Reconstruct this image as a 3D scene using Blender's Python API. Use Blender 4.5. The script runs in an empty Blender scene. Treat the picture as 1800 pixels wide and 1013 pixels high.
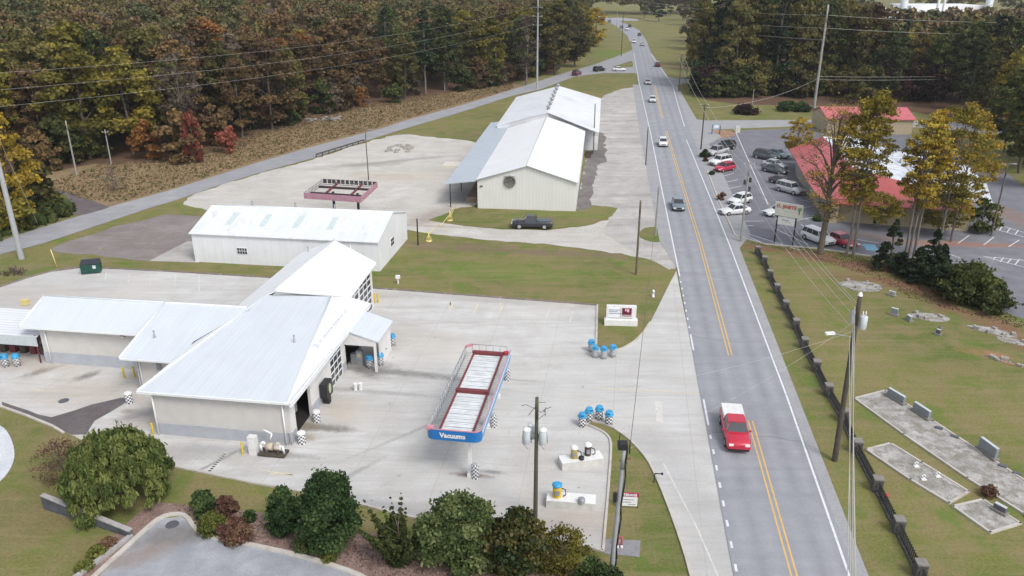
import bpy, bmesh, math, random
import numpy as np
from mathutils import Vector, Matrix

SC = bpy.context.scene
COL = SC.collection
rad = math.radians

# ------------------------------------------------------------------ camera
FPX, CAMH, PITCH = 1400.0, 34.0, rad(22.0)      # focal length in photo pixels (1800 wide), height, downward pitch
cam_d = bpy.data.cameras.new('camera'); cam = bpy.data.objects.new('camera', cam_d); COL.objects.link(cam)
cam_d.lens = 28.0; cam_d.sensor_width = 36.0; cam_d.clip_start = 0.5; cam_d.clip_end = 6000
cam.location = (0, 0, CAMH); cam.rotation_euler = (rad(90) - PITCH, 0, 0)
SC.camera = cam

# ------------------------------------------------------------------ light
SUN_EL, SUN_AZ = 50.0, 142.0      # azimuth clockwise from +Y (north, away from the camera)
w = bpy.data.worlds.new('World'); SC.world = w; w.use_nodes = True
nt = w.node_tree; nt.nodes.clear()
sky = nt.nodes.new('ShaderNodeTexSky'); sky.sky_type = 'NISHITA'; sky.sun_disc = False
sky.sun_elevation = rad(SUN_EL); sky.sun_rotation = rad(SUN_AZ); sky.altitude = 200
sky.air_density = 1.0; sky.dust_density = 3.0; sky.ozone_density = 1.0
hs = nt.nodes.new('ShaderNodeHueSaturation'); hs.inputs['Saturation'].default_value = 0.36
bg = nt.nodes.new('ShaderNodeBackground'); bg.inputs['Strength'].default_value = 0.15
wo = nt.nodes.new('ShaderNodeOutputWorld')
nt.links.new(sky.outputs[0], hs.inputs['Color']); nt.links.new(hs.outputs[0], bg.inputs['Color'])
nt.links.new(bg.outputs[0], wo.inputs['Surface'])
sd = bpy.data.lights.new('sun', 'SUN'); sd.energy = 1.15; sd.angle = rad(18); sd.color = (1.0, 0.965, 0.92)
sun = bpy.data.objects.new('sun', sd); COL.objects.link(sun)
_d = Vector((math.sin(rad(SUN_AZ)) * math.cos(rad(SUN_EL)), math.cos(rad(SUN_AZ)) * math.cos(rad(SUN_EL)), math.sin(rad(SUN_EL))))
sun.rotation_euler = _d.to_track_quat('Z', 'Y').to_euler(); sun.location = (0, 0, 80)
vs = SC.view_settings; vs.view_transform = 'Standard'; vs.look = 'None'; vs.gamma = 1.0; vs.use_curve_mapping = False
vs.exposure = 0.52
SC.cycles.max_bounces = 6; SC.cycles.diffuse_bounces = 3; SC.cycles.transparent_max_bounces = 6
SC.cycles.use_adaptive_sampling = True

# ------------------------------------------------------------------ ground projection: photo pixel -> world point at height z
_s, _c = math.sin(PITCH), math.cos(PITCH)
def G(x, y, z=0.0):
    u = (x - 900) / FPX; v = (y - 506.5) / FPX
    d = (CAMH - z) / (_s + v * _c)
    return Vector((u * d, d * (_c - v * _s), z))
def GP(pts, z=0.0): return [G(x, y, z) for x, y in pts]

# ------------------------------------------------------------------ object helpers
def tag(o, label=None, cat=None, group=None, kind=None):
    if label: o['label'] = label
    if cat: o['category'] = cat
    if group: o['group'] = group
    if kind: o['kind'] = kind
    return o
def thing(name, label, cat, loc=(0, 0, 0), rz=0.0, group=None):
    o = bpy.data.objects.new(name, None); COL.objects.link(o)
    o.location = loc; o.rotation_euler = (0, 0, rz); o.empty_display_size = 0.3
    return tag(o, label, cat, group)
def copy_tree(o, parent=None):
    c = o.copy(); COL.objects.link(c)
    if parent is not None: c.parent = parent
    for ch in o.children: copy_tree(ch, c)
    return c
def relabel(o, label, group=None, cat=None):
    o['label'] = label
    if group: o['group'] = group
    if cat: o['category'] = cat

class MB:
    """collects polygons, built as ONE mesh object"""
    def __init__(s): s.v = []; s.f = []; s.m = []; s.sm = []
    def poly(s, pts, mi=0, smooth=False):
        i = len(s.v); s.v += [tuple(p) for p in pts]; s.f.append(tuple(range(i, i + len(pts)))); s.m.append(mi); s.sm.append(smooth)
    def prism(s, pts, z0, z1, mi=0, bottom=False, mtop=None):
        """pts: list of xy (ccw)"""
        a = sum(pts[i][0] * pts[(i + 1) % len(pts)][1] - pts[(i + 1) % len(pts)][0] * pts[i][1] for i in range(len(pts)))
        if a < 0: pts = pts[::-1]
        n = len(pts)
        s.poly([(p[0], p[1], z1) for p in pts], mi if mtop is None else mtop)
        if bottom: s.poly([(p[0], p[1], z0) for p in pts[::-1]], mi)
        for i in range(n):
            a, b = pts[i], pts[(i + 1) % n]
            s.poly([(a[0], a[1], z0), (b[0], b[1], z0), (b[0], b[1], z1), (a[0], a[1], z1)], mi)
    def slab(s, pts, t, mi=0, mi2=None):
        """sloped roof plate: top polygon pts (3-D), thickness t straight down"""
        nn = Vector((0, 0, 0))
        for i in range(len(pts)):
            a, b = Vector(pts[i]), Vector(pts[(i + 1) % len(pts)]); nn += a.cross(b)
        if nn.z < 0: pts = pts[::-1]
        s.poly(pts, mi); k = mi if mi2 is None else mi2
        lo = [(p[0], p[1], p[2] - t) for p in pts]
        s.poly(lo[::-1], k)
        for i in range(len(pts)):
            j = (i + 1) % len(pts)
            s.poly([lo[i], lo[j], pts[j], pts[i]], k)
    def box(s, c, d, rz=0.0, mi=0, M=None):
        hx, hy, hz = d[0] / 2, d[1] / 2, d[2] / 2
        ca, sa = math.cos(rz), math.sin(rz)
        P = []
        for dx, dy, dz in ((-1, -1, -1), (1, -1, -1), (1, 1, -1), (-1, 1, -1), (-1, -1, 1), (1, -1, 1), (1, 1, 1), (-1, 1, 1)):
            x, y, z = dx * hx, dy * hy, dz * hz
            p = Vector((c[0] + x * ca - y * sa, c[1] + x * sa + y * ca, c[2] + z))
            if M is not None: p = M @ p
            P.append(p)
        for q in ((0, 3, 2, 1), (4, 5, 6, 7), (0, 1, 5, 4), (1, 2, 6, 5), (2, 3, 7, 6), (3, 0, 4, 7)):
            s.poly([P[k] for k in q], mi)
    def tube(s, a, b, r0, r1=None, n=8, mi=0, caps=True, smooth=True):
        a, b = Vector(a), Vector(b); r1 = r0 if r1 is None else r1
        d = (b - a)
        if d.length < 1e-6: return
        d.normalize(); up = Vector((0, 0, 1)) if abs(d.z) < 0.95 else Vector((1, 0, 0))
        x = d.cross(up).normalized(); y = d.cross(x).normalized()
        ra = []; rb = []
        for i in range(n):
            t = 2 * math.pi * i / n; o = x * math.cos(t) + y * math.sin(t)
            ra.append(a + o * r0); rb.append(b + o * r1)
        i0 = len(s.v); s.v += [tuple(p) for p in ra + rb]
        for i in range(n):
            j = (i + 1) % n
            s.f.append((i0 + i, i0 + j, i0 + n + j, i0 + n + i)); s.m.append(mi); s.sm.append(smooth)
        if caps:
            s.f.append(tuple(i0 + k for k in range(n))[::-1]); s.m.append(mi); s.sm.append(False)
            s.f.append(tuple(i0 + n + k for k in range(n))); s.m.append(mi); s.sm.append(False)
    def lathe(s, c, prof, n=16, mi=0, smooth=True):
        """prof: list of (r, z)"""
        i0 = len(s.v)
        for r, z in prof:
            for i in range(n):
                t = 2 * math.pi * i / n; s.v.append((c[0] + r * math.cos(t), c[1] + r * math.sin(t), c[2] + z))
        for k in range(len(prof) - 1):
            for i in range(n):
                j = (i + 1) % n
                s.f.append((i0 + k * n + i, i0 + k * n + j, i0 + (k + 1) * n + j, i0 + (k + 1) * n + i)); s.m.append(mi); s.sm.append(smooth)
        s.f.append(tuple(i0 + (len(prof) - 1) * n + i for i in range(n))); s.m.append(mi); s.sm.append(False)
    def build(s, name, mats, parent=None, bevel=0.0, loc=None):
        me = bpy.data.meshes.new(name); me.from_pydata(s.v, [], s.f)
        me.polygons.foreach_set('material_index', s.m); me.polygons.foreach_set('use_smooth', s.sm)
        for m in (mats if isinstance(mats, (list, tuple)) else [mats]): me.materials.append(m)
        me.update()
        o = bpy.data.objects.new(name, me); COL.objects.link(o)
        if parent is not None: o.parent = parent
        if loc is not None: o.location = loc
        if bevel > 0:
            b = o.modifiers.new('bevel', 'BEVEL'); b.width = bevel; b.segments = 2; b.limit_method = 'ANGLE'; b.angle_limit = rad(35)
        return o

# ------------------------------------------------------------------ materials
def newmat(name):
    m = bpy.data.materials.new(name); m.use_nodes = True
    b = m.node_tree.nodes['Principled BSDF']
    return m, m.node_tree, b
def rgba(c): return (c[0], c[1], c[2], 1.0)
def _noise(nt, vec, scale, detail=4.0, rough=0.55, dist=0.0):
    n = nt.nodes.new('ShaderNodeTexNoise'); n.inputs['Scale'].default_value = scale
    n.inputs['Detail'].default_value = detail; n.inputs['Roughness'].default_value = rough; n.inputs['Distortion'].default_value = dist
    if vec is not None: nt.links.new(vec, n.inputs['Vector'])
    return n.outputs['Fac']
def _remap(nt, sock, lo, hi, a=0.0, b=1.0):
    n = nt.nodes.new('ShaderNodeMapRange'); n.inputs[1].default_value = lo; n.inputs[2].default_value = hi
    n.inputs[3].default_value = a; n.inputs[4].default_value = b; n.clamp = True
    nt.links.new(sock, n.inputs[0]); return n.outputs[0]
def _mix(nt, fac, a, b, mode='MIX'):
    n = nt.nodes.new('ShaderNodeMix'); n.data_type = 'RGBA'; n.blend_type = mode
    for s_, v in ((n.inputs[0], fac), (n.inputs[6], a), (n.inputs[7], b)):
        if hasattr(v, 'links'): nt.links.new(v, s_)
        elif isinstance(v, (int, float)): s_.default_value = v
        else: s_.default_value = rgba(v)
    return n.outputs[2]
def _math(nt, op, a, b=None):
    n = nt.nodes.new('ShaderNodeMath'); n.operation = op
    for i, v in enumerate((a, b)):
        if v is None: continue
        if hasattr(v, 'links'): nt.links.new(v, n.inputs[i])
        else: n.inputs[i].default_value = v
    return n.outputs[0]
def _mapping(nt, vec, loc=(0, 0, 0), rot=(0, 0, 0), scale=(1, 1, 1), typ='POINT'):
    n = nt.nodes.new('ShaderNodeMapping'); n.vector_type = typ
    n.inputs['Location'].default_value = loc; n.inputs['Rotation'].default_value = rot; n.inputs['Scale'].default_value = scale
    nt.links.new(vec, n.inputs['Vector']); return n.outputs[0]
def plain(name, c, rough=0.6, metal=0.0, var=0.12, scale=3.0, bump=0.0, dirt=None, spec=0.5, coat=0.0):
    m, nt, b = newmat(name)
    tc = nt.nodes.new('ShaderNodeTexCoord').outputs['Object']
    f = _remap(nt, _noise(nt, tc, scale, 5), 0.3, 0.7)
    col = _mix(nt, f, tuple(x * (1 - var) for x in c), tuple(min(1, x * (1 + var)) for x in c))
    if dirt:
        g = _remap(nt, _noise(nt, tc, dirt[1], 6, 0.65, 0.6), dirt[2], dirt[2] + 0.18)
        g = _math(nt, 'MULTIPLY', g, dirt[3] if len(dirt) > 3 else 0.8)
        col = _mix(nt, g, col, dirt[0])
    nt.links.new(col, b.inputs['Base Color'])
    b.inputs['Roughness'].default_value = rough; b.inputs['Metallic'].default_value = metal
    b.inputs['Specular IOR Level'].default_value = spec; b.inputs['Coat Weight'].default_value = coat
    if bump:
        bn = nt.nodes.new('ShaderNodeBump'); bn.inputs['Strength'].default_value = bump; bn.inputs['Distance'].default_value = 0.05
        nt.links.new(_noise(nt, tc, scale * 4, 6), bn.inputs['Height']); nt.links.new(bn.outputs[0], b.inputs['Normal'])
    return m
def ribbed(name, c, axis='X', pitch=0.4, rough=0.45, var=0.06, dirt=None, width=0.12, dark=0.8, metal=0.0, loc_scale=1.0):
    """painted sheet metal: ribs across one object axis, broad faint weathering"""
    m, nt, b = newmat(name)
    tc = nt.nodes.new('ShaderNodeTexCoord').outputs['Object']
    sx = nt.nodes.new('ShaderNodeSeparateXYZ'); nt.links.new(tc, sx.inputs[0])
    t = _math(nt, 'FRACT', _math(nt, 'MULTIPLY', sx.outputs[axis], 1.0 / pitch))
    rib = _math(nt, 'LESS_THAN', t, width)
    f = _remap(nt, _noise(nt, tc, 0.35, 5), 0.3, 0.7)
    col = _mix(nt, f, tuple(x * (1 - var) for x in c), tuple(min(1, x * (1 + var)) for x in c))
    # streaks running down the sheet
    st = _mapping(nt, tc, scale=(2.5, 0.15, 0.15) if axis == 'X' else (0.15, 2.5, 0.15))
    g = _remap(nt, _noise(nt, st, 1.0, 4), 0.42, 0.72)
    col = _mix(nt, _math(nt, 'MULTIPLY', g, 0.22), col, (c[0] * 0.72, c[1] * 0.70, c[2] * 0.66))
    if dirt:
        g = _remap(nt, _noise(nt, tc, dirt[1], 6, 0.65, 0.6), dirt[2], dirt[2] + 0.18)
        col = _mix(nt, _math(nt, 'MULTIPLY', g, dirt[3]), col, dirt[0])
    col = _mix(nt, rib, col, tuple(x * dark for x in c))
    nt.links.new(col, b.inputs['Base Color']); b.inputs['Roughness'].default_value = rough; b.inputs['Metallic'].default_value = metal
    bn = nt.nodes.new('ShaderNodeBump'); bn.inputs['Strength'].default_value = 0.5; bn.inputs['Distance'].default_value = 0.03
    nt.links.new(rib, bn.inputs['Height']); nt.links.new(bn.outputs[0], b.inputs['Normal'])
    return m
def ground(name, cols, big=0.03, mid=0.25, fine=3.0, blobs=(), joints=None, streak=None, finevar=0.18, cracks=None, bump=0.3, rough=0.95, contrast=(0.36, 0.64)):
    """cols = three base colours; blobs = soft-edged patches (x, y, rx, ry, angle, colour, strength); joints = (pitch, angle, colour, width)"""
    m, nt, b = newmat(name)
    ge = nt.nodes.new('ShaderNodeNewGeometry').outputs['Position']
    f1 = _remap(nt, _noise(nt, ge, big, 5, 0.6, 0.4), *contrast)
    f2 = _remap(nt, _noise(nt, ge, mid, 6, 0.6, 0.3), contrast[0], contrast[1])
    col = _mix(nt, f1, cols[0], cols[1]); col = _mix(nt, _math(nt, 'MULTIPLY', f2, 0.7), col, cols[2])
    if streak:   # (angle, length factor, colour, amount, scale)
        mp = _mapping(nt, ge, rot=(0, 0, -streak[0]), scale=(streak[4] / streak[1], streak[4], 1))
        g = _remap(nt, _noise(nt, mp, 1.0, 5, 0.6, 0.5), 0.45, 0.72)
        col = _mix(nt, _math(nt, 'MULTIPLY', g, streak[3]), col, streak[2])
    for (x, y, rx, ry, a, c, s_) in blobs:
        mp = _mapping(nt, ge, loc=(x, y, 0), rot=(0, 0, a), scale=(rx, ry, 1000), typ='TEXTURE')
        wn = _noise(nt, ge, 1.3 / max(0.4, min(rx, ry)), 5, 0.65)
        ln = nt.nodes.new('ShaderNodeVectorMath'); ln.operation = 'LENGTH'; nt.links.new(mp, ln.inputs[0])
        d = _math(nt, 'ADD', ln.outputs['Value'], _math(nt, 'MULTIPLY', _math(nt, 'SUBTRACT', wn, 0.5), 1.3))
        g = _remap(nt, d, 1.05, 0.35)
        col = _mix(nt, _math(nt, 'MULTIPLY', g, s_), col, c)
    if joints:
        pitch, a, jc, wd = joints
        mp = _mapping(nt, ge, rot=(0, 0, -a)); sx = nt.nodes.new('ShaderNodeSeparateXYZ'); nt.links.new(mp, sx.inputs[0])
        for ax in ('X', 'Y'):
            t = _math(nt, 'FRACT', _math(nt, 'MULTIPLY', sx.outputs[ax], 1 / pitch))
            col = _mix(nt, _math(nt, 'MULTIPLY', _math(nt, 'LESS_THAN', t, wd / pitch), 0.55), col, jc)
    if cracks:   # (scale, colour, width, amount)
        vo = nt.nodes.new('ShaderNodeTexVoronoi'); vo.feature = 'DISTANCE_TO_EDGE'; vo.inputs['Scale'].default_value = cracks[0]
        wv = nt.nodes.new('ShaderNodeVectorMath'); wv.operation = 'ADD'
        nn = nt.nodes.new('ShaderNodeTexNoise'); nn.inputs['Scale'].default_value = 0.6; nt.links.new(ge, nn.inputs['Vector'])
        sc = nt.nodes.new('ShaderNodeVectorMath'); sc.operation = 'SCALE'; sc.inputs['Scale'].default_value = 2.5
        nt.links.new(nn.outputs['Color'], sc.inputs[0]); nt.links.new(ge, wv.inputs[0]); nt.links.new(sc.outputs[0], wv.inputs[1])
        nt.links.new(wv.outputs[0], vo.inputs['Vector'])
        g = _math(nt, 'LESS_THAN', vo.outputs['Distance'], cracks[2])
        col = _mix(nt, _math(nt, 'MULTIPLY', g, cracks[3]), col, cracks[1])
    fn = _noise(nt, ge, fine, 8, 0.7)
    mul = _remap(nt, fn, 0.3, 0.7, 1 - finevar, 1 + finevar)
    cm = nt.nodes.new('ShaderNodeCombineColor'); [nt.links.new(mul, cm.inputs[i]) for i in range(3)]
    col = _mix(nt, 1.0, col, cm.outputs[0], 'MULTIPLY')
    nt.links.new(col, b.inputs['Base Color']); b.inputs['Roughness'].default_value = rough; b.inputs['Specular IOR Level'].default_value = 0.2
    if bump:
        bn = nt.nodes.new('ShaderNodeBump'); bn.inputs['Strength'].default_value = bump; bn.inputs['Distance'].default_value = 0.08
        nt.links.new(fn, bn.inputs['Height']); nt.links.new(bn.outputs[0], b.inputs['Normal'])
    return m
def leafmat(name, c0, c1, c2, rough=0.75, trans=0.25):
    """leaf colour: per-clump tone stored on the mesh, small per-tree shift"""
    m, nt, b = newmat(name)
    at = nt.nodes.new('ShaderNodeAttribute'); at.attribute_name = 'tone'
    oi = nt.nodes.new('ShaderNodeObjectInfo')
    r = nt.nodes.new('ShaderNodeValToRGB'); e = r.color_ramp.elements
    e[0].position = 0.0; e[0].color = rgba(c0); e[1].position = 1.0; e[1].color = rgba(c2)
    k = e.new(0.5); k.color = rgba(c1)
    f = _math(nt, 'ADD', at.outputs['Fac'], _math(nt, 'MULTIPLY', _math(nt, 'SUBTRACT', oi.outputs['Random'], 0.5), 0.35))
    nt.links.new(f, r.inputs[0])
    h = nt.nodes.new('ShaderNodeHueSaturation')
    nt.links.new(_remap(nt, oi.outputs['Random'], 0, 1, 0.75, 1.2), h.inputs['Value']); nt.links.new(r.outputs[0], h.inputs['Color'])
    nt.links.new(h.outputs[0], b.inputs['Base Color']); b.inputs['Roughness'].default_value = rough
    b.inputs['Specular IOR Level'].default_value = 0.25
    tr = nt.nodes.new('ShaderNodeBsdfTranslucent'); nt.links.new(h.outputs[0], tr.inputs['Color'])
    ms = nt.nodes.new('ShaderNodeMixShader'); ms.inputs[0].default_value = trans
    out = nt.nodes['Material Output']; nt.links.new(b.outputs[0], ms.inputs[1]); nt.links.new(tr.outputs[0], ms.inputs[2])
    nt.links.new(ms.outputs[0], out.inputs['Surface'])
    return m

TH = rad(-8.3)          # the grid of the car wash
RD = rad(82.7)          # heading of the main road

M = {}
WAL = (0.62, 0.61, 0.585)
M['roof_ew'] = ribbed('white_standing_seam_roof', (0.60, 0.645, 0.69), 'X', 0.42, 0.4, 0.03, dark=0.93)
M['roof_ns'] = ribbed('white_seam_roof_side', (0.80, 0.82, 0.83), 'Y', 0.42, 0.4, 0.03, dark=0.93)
M['trim'] = plain('white_trim', (0.78, 0.80, 0.82), 0.4, var=0.04)
M['stucco'] = plain('cream_block_wall', (0.58, 0.56, 0.535), 0.9, var=0.05, scale=1.2, bump=0.15)
M['stucco_white'] = plain('off_white_block_wall', (0.68, 0.665, 0.65), 0.9, var=0.05, scale=1.2, bump=0.15)
M['stucco_grey'] = plain('grey_painted_plinth', (0.40, 0.42, 0.46), 0.85, var=0.08, scale=1.5)
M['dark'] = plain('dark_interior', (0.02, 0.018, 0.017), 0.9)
M['glass'] = plain('dark_window_glass', (0.035, 0.04, 0.045), 0.12, var=0.2, spec=0.7)
M['black'] = plain('black_paint', (0.02, 0.02, 0.022), 0.5)
M['steel'] = plain('galvanised_steel', (0.33, 0.35, 0.37), 0.45, metal=0.4)
M['lightgrey'] = plain('light_grey_paint', (0.52, 0.56, 0.58), 0.5, var=0.06)
M['white'] = plain('white_paint', (0.74, 0.74, 0.73), 0.55, var=0.06, dirt=((0.35, 0.32, 0.28), 2.0, 0.56, 0.5))
M['yellow'] = plain('yellow_paint', (0.62, 0.46, 0.03), 0.5, var=0.1, dirt=((0.25, 0.2, 0.1), 4.0, 0.6, 0.5))
M['paleyellow'] = plain('pale_yellow_paint', (0.66, 0.55, 0.22), 0.6, var=0.1)
M['blue'] = plain('bright_blue_plastic', (0.035, 0.30, 0.56), 0.4, var=0.15)
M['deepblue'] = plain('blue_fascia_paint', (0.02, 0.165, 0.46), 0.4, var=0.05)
M['blue_lit'] = plain('lit_side_blue_fascia', (0.12, 0.32, 0.60), 0.4, var=0.08)  # same fascia blue, brighter east-side light painted into the colour
M['red'] = plain('red_paint', (0.50, 0.03, 0.04), 0.45, var=0.1)
M['pink'] = plain('faded_pink_paint', (0.55, 0.25, 0.30), 0.5, var=0.12)
M['maroon'] = plain('maroon_primer', (0.17, 0.035, 0.04), 0.6, var=0.2)
M['wood'] = plain('weathered_wood_pole', (0.13, 0.105, 0.08), 0.9, var=0.25, scale=2.0, bump=0.4)
M['wood_dark'] = plain('dark_wood_pole', (0.075, 0.062, 0.048), 0.9, var=0.25, scale=2.0, bump=0.4)
M['wood_green'] = plain('treated_wood_pole', (0.085, 0.085, 0.055), 0.9, var=0.2, scale=2.0, bump=0.4)
M['wood_pale'] = plain('bleached_wood_pole', (0.30, 0.29, 0.28), 0.9, var=0.15, scale=2.0, bump=0.3)
M['concpole'] = plain('concrete_pole', (0.36, 0.37, 0.38), 0.85, var=0.1, dirt=((0.2, 0.2, 0.2), 3.0, 0.58, 0.5))
M['bark'] = plain('grey_brown_bark', (0.115, 0.095, 0.075), 0.95, var=0.3, scale=3.0, bump=0.6)
M['bark_pale'] = plain('pale_grey_bark', (0.17, 0.15, 0.13), 0.95, var=0.25, scale=3.0, bump=0.4)
M['wire'] = plain('cable', (0.10, 0.10, 0.10), 0.5)
M['wire_pale'] = plain('aluminium_cable', (0.50, 0.49, 0.45), 0.4, metal=0.2)
M['tyre'] = plain('tyre_rubber', (0.015, 0.015, 0.015), 0.9)
M['rim'] = plain('alloy_rim', (0.45, 0.46, 0.48), 0.3, metal=0.6)
M['lamp'] = plain('clear_lamp', (0.8, 0.8, 0.76), 0.15, spec=0.8)
M['tail'] = plain('red_lamp', (0.4, 0.01, 0.01), 0.2)
M['conc'] = plain('pale_concrete', (0.55, 0.54, 0.51), 0.9, var=0.1, scale=1.5, bump=0.2, dirt=((0.28, 0.27, 0.25), 1.2, 0.57, 0.5))
M['kerb'] = plain('concrete_kerb', (0.50, 0.47, 0.43), 0.9, var=0.12, scale=1.0, dirt=((0.30, 0.24, 0.18), 0.5, 0.53, 0.6))
M['kerb_dark'] = plain('stained_kerb', (0.20, 0.165, 0.15), 0.9, var=0.2, scale=1.0, dirt=((0.45, 0.42, 0.38), 0.8, 0.56, 0.8))
M['granite'] = plain('grey_granite', (0.22, 0.24, 0.255), 0.5, var=0.2, scale=12)
M['granite_dk'] = plain('dark_granite', (0.10, 0.105, 0.12), 0.4, var=0.2, scale=12)
M['rubble'] = plain('broken_stone', (0.34, 0.32, 0.29), 0.95, var=0.3, scale=3.0, bump=0.5)
M['stonepillar'] = plain('dark_field_stone', (0.085, 0.08, 0.08), 0.95, var=0.5, scale=5.0, bump=0.8, dirt=((0.2, 0.19, 0.18), 6.0, 0.56, 0.8))
M['stonecap'] = plain('pillar_cap_stone', (0.22, 0.205, 0.185), 0.95, var=0.15, scale=4.0)
M['iron'] = plain('wrought_iron', (0.03, 0.03, 0.03), 0.7)
M['cedar'] = plain('green_dumpster_paint', (0.008, 0.065, 0.05), 0.5, var=0.25, dirt=((0.1, 0.08, 0.06), 2.0, 0.6, 0.5))
M['tan'] = plain('tan_housing', (0.50, 0.43, 0.33), 0.6, var=0.1)
M['gold'] = plain('brass_yellow_machine', (0.42, 0.32, 0.08), 0.4, var=0.25, metal=0.2)
M['blockdk'] = plain('dark_retaining_block', (0.085, 0.09, 0.105), 0.9, var=0.3, scale=1.5, bump=0.3, dirt=((0.28, 0.28, 0.29), 0.7, 0.58, 0.7))
M['blocktop'] = plain('pale_coping', (0.36, 0.35, 0.34), 0.9, var=0.15)

# checkered barrel body
def checker_mat():
    m, nt, b = newmat('black_white_check')
    tc = nt.nodes.new('ShaderNodeTexCoord').outputs['Object']
    sx = nt.nodes.new('ShaderNodeSeparateXYZ'); nt.links.new(tc, sx.inputs[0])
    an = _math(nt, 'ARCTAN2', sx.outputs['Y'], sx.outputs['X'])
    a = _math(nt, 'FLOOR', _math(nt, 'MULTIPLY', an, 12 / (2 * math.pi)))
    z = _math(nt, 'FLOOR', _math(nt, 'MULTIPLY', sx.outputs['Z'], 1 / 0.15))
    k = _math(nt, 'MODULO', _math(nt, 'ADD', _math(nt, 'ADD', a, z), 40.0), 2.0)
    nt.links.new(_mix(nt, k, (0.72, 0.72, 0.72), (0.05, 0.06, 0.08)), b.inputs['Base Color']); b.inputs['Roughness'].default_value = 0.6
    return m
M['check'] = checker_mat()

# ------------------------------------------------------------------ ground materials
GR0, GR1, GR2 = (0.110, 0.140, 0.034), (0.175, 0.178, 0.055), (0.21, 0.170, 0.082)
_e = lambda x, y: G(x, y)
def blob(px, py, rx, ry, a, c, s_): p = G(px, py); return (p.x, p.y, rx, ry, a, c, s_)
BR = (0.20, 0.135, 0.085)
M['grass'] = ground('mown_grass', (GR0, GR1, GR2), 0.05, 0.35, 5.0, finevar=0.32,
    streak=(rad(140), 9.0, (0.225, 0.185, 0.10), 0.4, 0.5), contrast=(0.42, 0.58),
    blobs=[blob(880, 478, 14, 3.5, TH, (0.135, 0.19, 0.04), 0.7), blob(1000, 378, 10, 1.5, TH, (0.11, 0.18, 0.03), 0.7), blob(1000, 512, 16, 1.2, TH, (0.22, 0.18, 0.085), 0.6), blob(1075, 95, 12, 22, 0, (0.10, 0.19, 0.03), 0.7), blob(1735, 622, 3.2, 0.9, rad(-20), (0.36, 0.17, 0.11), 0.75), blob(1560, 600, 5, 1.2, rad(-35), (0.2, 0.165, 0.09), 0.5),
           blob(1640, 850, 6, 1.5, RD, (0.24, 0.2, 0.11), 0.4), blob(830, 436, 22, 2.2, TH, (0.17, 0.13, 0.085), 0.85), blob(1000, 447, 14, 1.2, TH, (0.19, 0.14, 0.1), 0.6),
           blob(1410, 640, 2.0, 18, rad(-7), (0.11, 0.14, 0.045), 0.5), blob(1380, 540, 1.6, 16, rad(-7), (0.18, 0.16, 0.07), 0.6),
           blob(60, 900, 8, 6, 0, (0.19, 0.145, 0.075), 0.45), blob(120, 760, 3, 6, 0, (0.19, 0.15, 0.08), 0.5),
           blob(800, 240, 22, 3.0, rad(30), (0.17, 0.14, 0.08), 0.6), blob(1180, 118, 14, 12, 0, (0.22, 0.15, 0.09), 0.7),
           blob(1200, 70, 12, 30, 0, (0.17, 0.15, 0.08), 0.5), blob(60, 478, 10, 3, 0, (0.2, 0.16, 0.1), 0.5),
           blob(1360, 440, 7, 2.0, rad(-25), (0.20, 0.105, 0.07), 0.9), blob(1440, 452, 7, 2.4, rad(-20), (0.20, 0.105, 0.07), 0.95), blob(1520, 470, 6, 2.6, rad(-35), (0.20, 0.105, 0.07), 0.95), blob(1600, 505, 6, 2.6, rad(-45), (0.20, 0.105, 0.07), 0.95), blob(1690, 545, 6, 2.4, rad(-50), (0.20, 0.105, 0.07), 0.95), blob(1780, 585, 5, 2.6, rad(-55), (0.20, 0.105, 0.07), 0.95), blob(1850, 620, 5, 3, rad(-55), (0.20, 0.105, 0.07), 0.9), blob(1500, 490, 5, 2.0, rad(-30), (0.20, 0.105, 0.07), 0.5)])
def turf(m):
    nt = m.node_tree; b = nt.nodes['Principled BSDF']; ge = nt.nodes.new('ShaderNodeNewGeometry').outputs['Position']
    col = b.inputs['Base Color'].links[0].from_socket
    g = _remap(nt, _noise(nt, _mapping(nt, ge, rot=(0, 0, -rad(140)), scale=(0.12, 1.1, 1)), 1.0, 6, 0.7, 0.5), 0.47, 0.62); col = _mix(nt, _math(nt, 'MULTIPLY', g, 0.50), col, (0.25, 0.205, 0.105))
    g = _remap(nt, _noise(nt, ge, 0.22, 7, 0.72), 0.53, 0.63); col = _mix(nt, _math(nt, 'MULTIPLY', g, 0.7), col, (0.105, 0.165, 0.028))
    g = _remap(nt, _noise(nt, ge, 2.6, 4, 0.7), 0.60, 0.66); col = _mix(nt, _math(nt, 'MULTIPLY', g, 0.5), col, (0.25, 0.17, 0.09))
    g = _remap(nt, _noise(nt, ge, 0.7, 6, 0.75), 0.60, 0.68); col = _mix(nt, _math(nt, 'MULTIPLY', g, 0.45), col, (0.26, 0.20, 0.12))
    nt.links.new(col, b.inputs['Base Color'])
turf(M['grass'])
M['litter'] = ground('leaf_litter', ((0.125, 0.075, 0.05), (0.165, 0.095, 0.06), (0.085, 0.06, 0.04)), 0.06, 0.5, 4.0, finevar=0.45)
M['verge'] = ground('dry_brown_grass', ((0.24, 0.165, 0.10), (0.31, 0.205, 0.13), (0.18, 0.165, 0.075)), 0.08, 0.6, 3.0, finevar=0.4)
M['mulch'] = ground('pine_bark_mulch', ((0.25, 0.165, 0.14), (0.33, 0.235, 0.205), (0.17, 0.12, 0.10)), 0.2, 1.2, 7.0, finevar=0.45)
M['side_road'] = ground('weathered_grey_asphalt', ((0.30, 0.305, 0.325), (0.36, 0.36, 0.375), (0.27, 0.27, 0.29)), 0.03, 0.3, 6.0, finevar=0.10, bump=0.1,
    streak=(rad(30), 20, (0.22, 0.22, 0.235), 0.4, 0.9))
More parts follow.
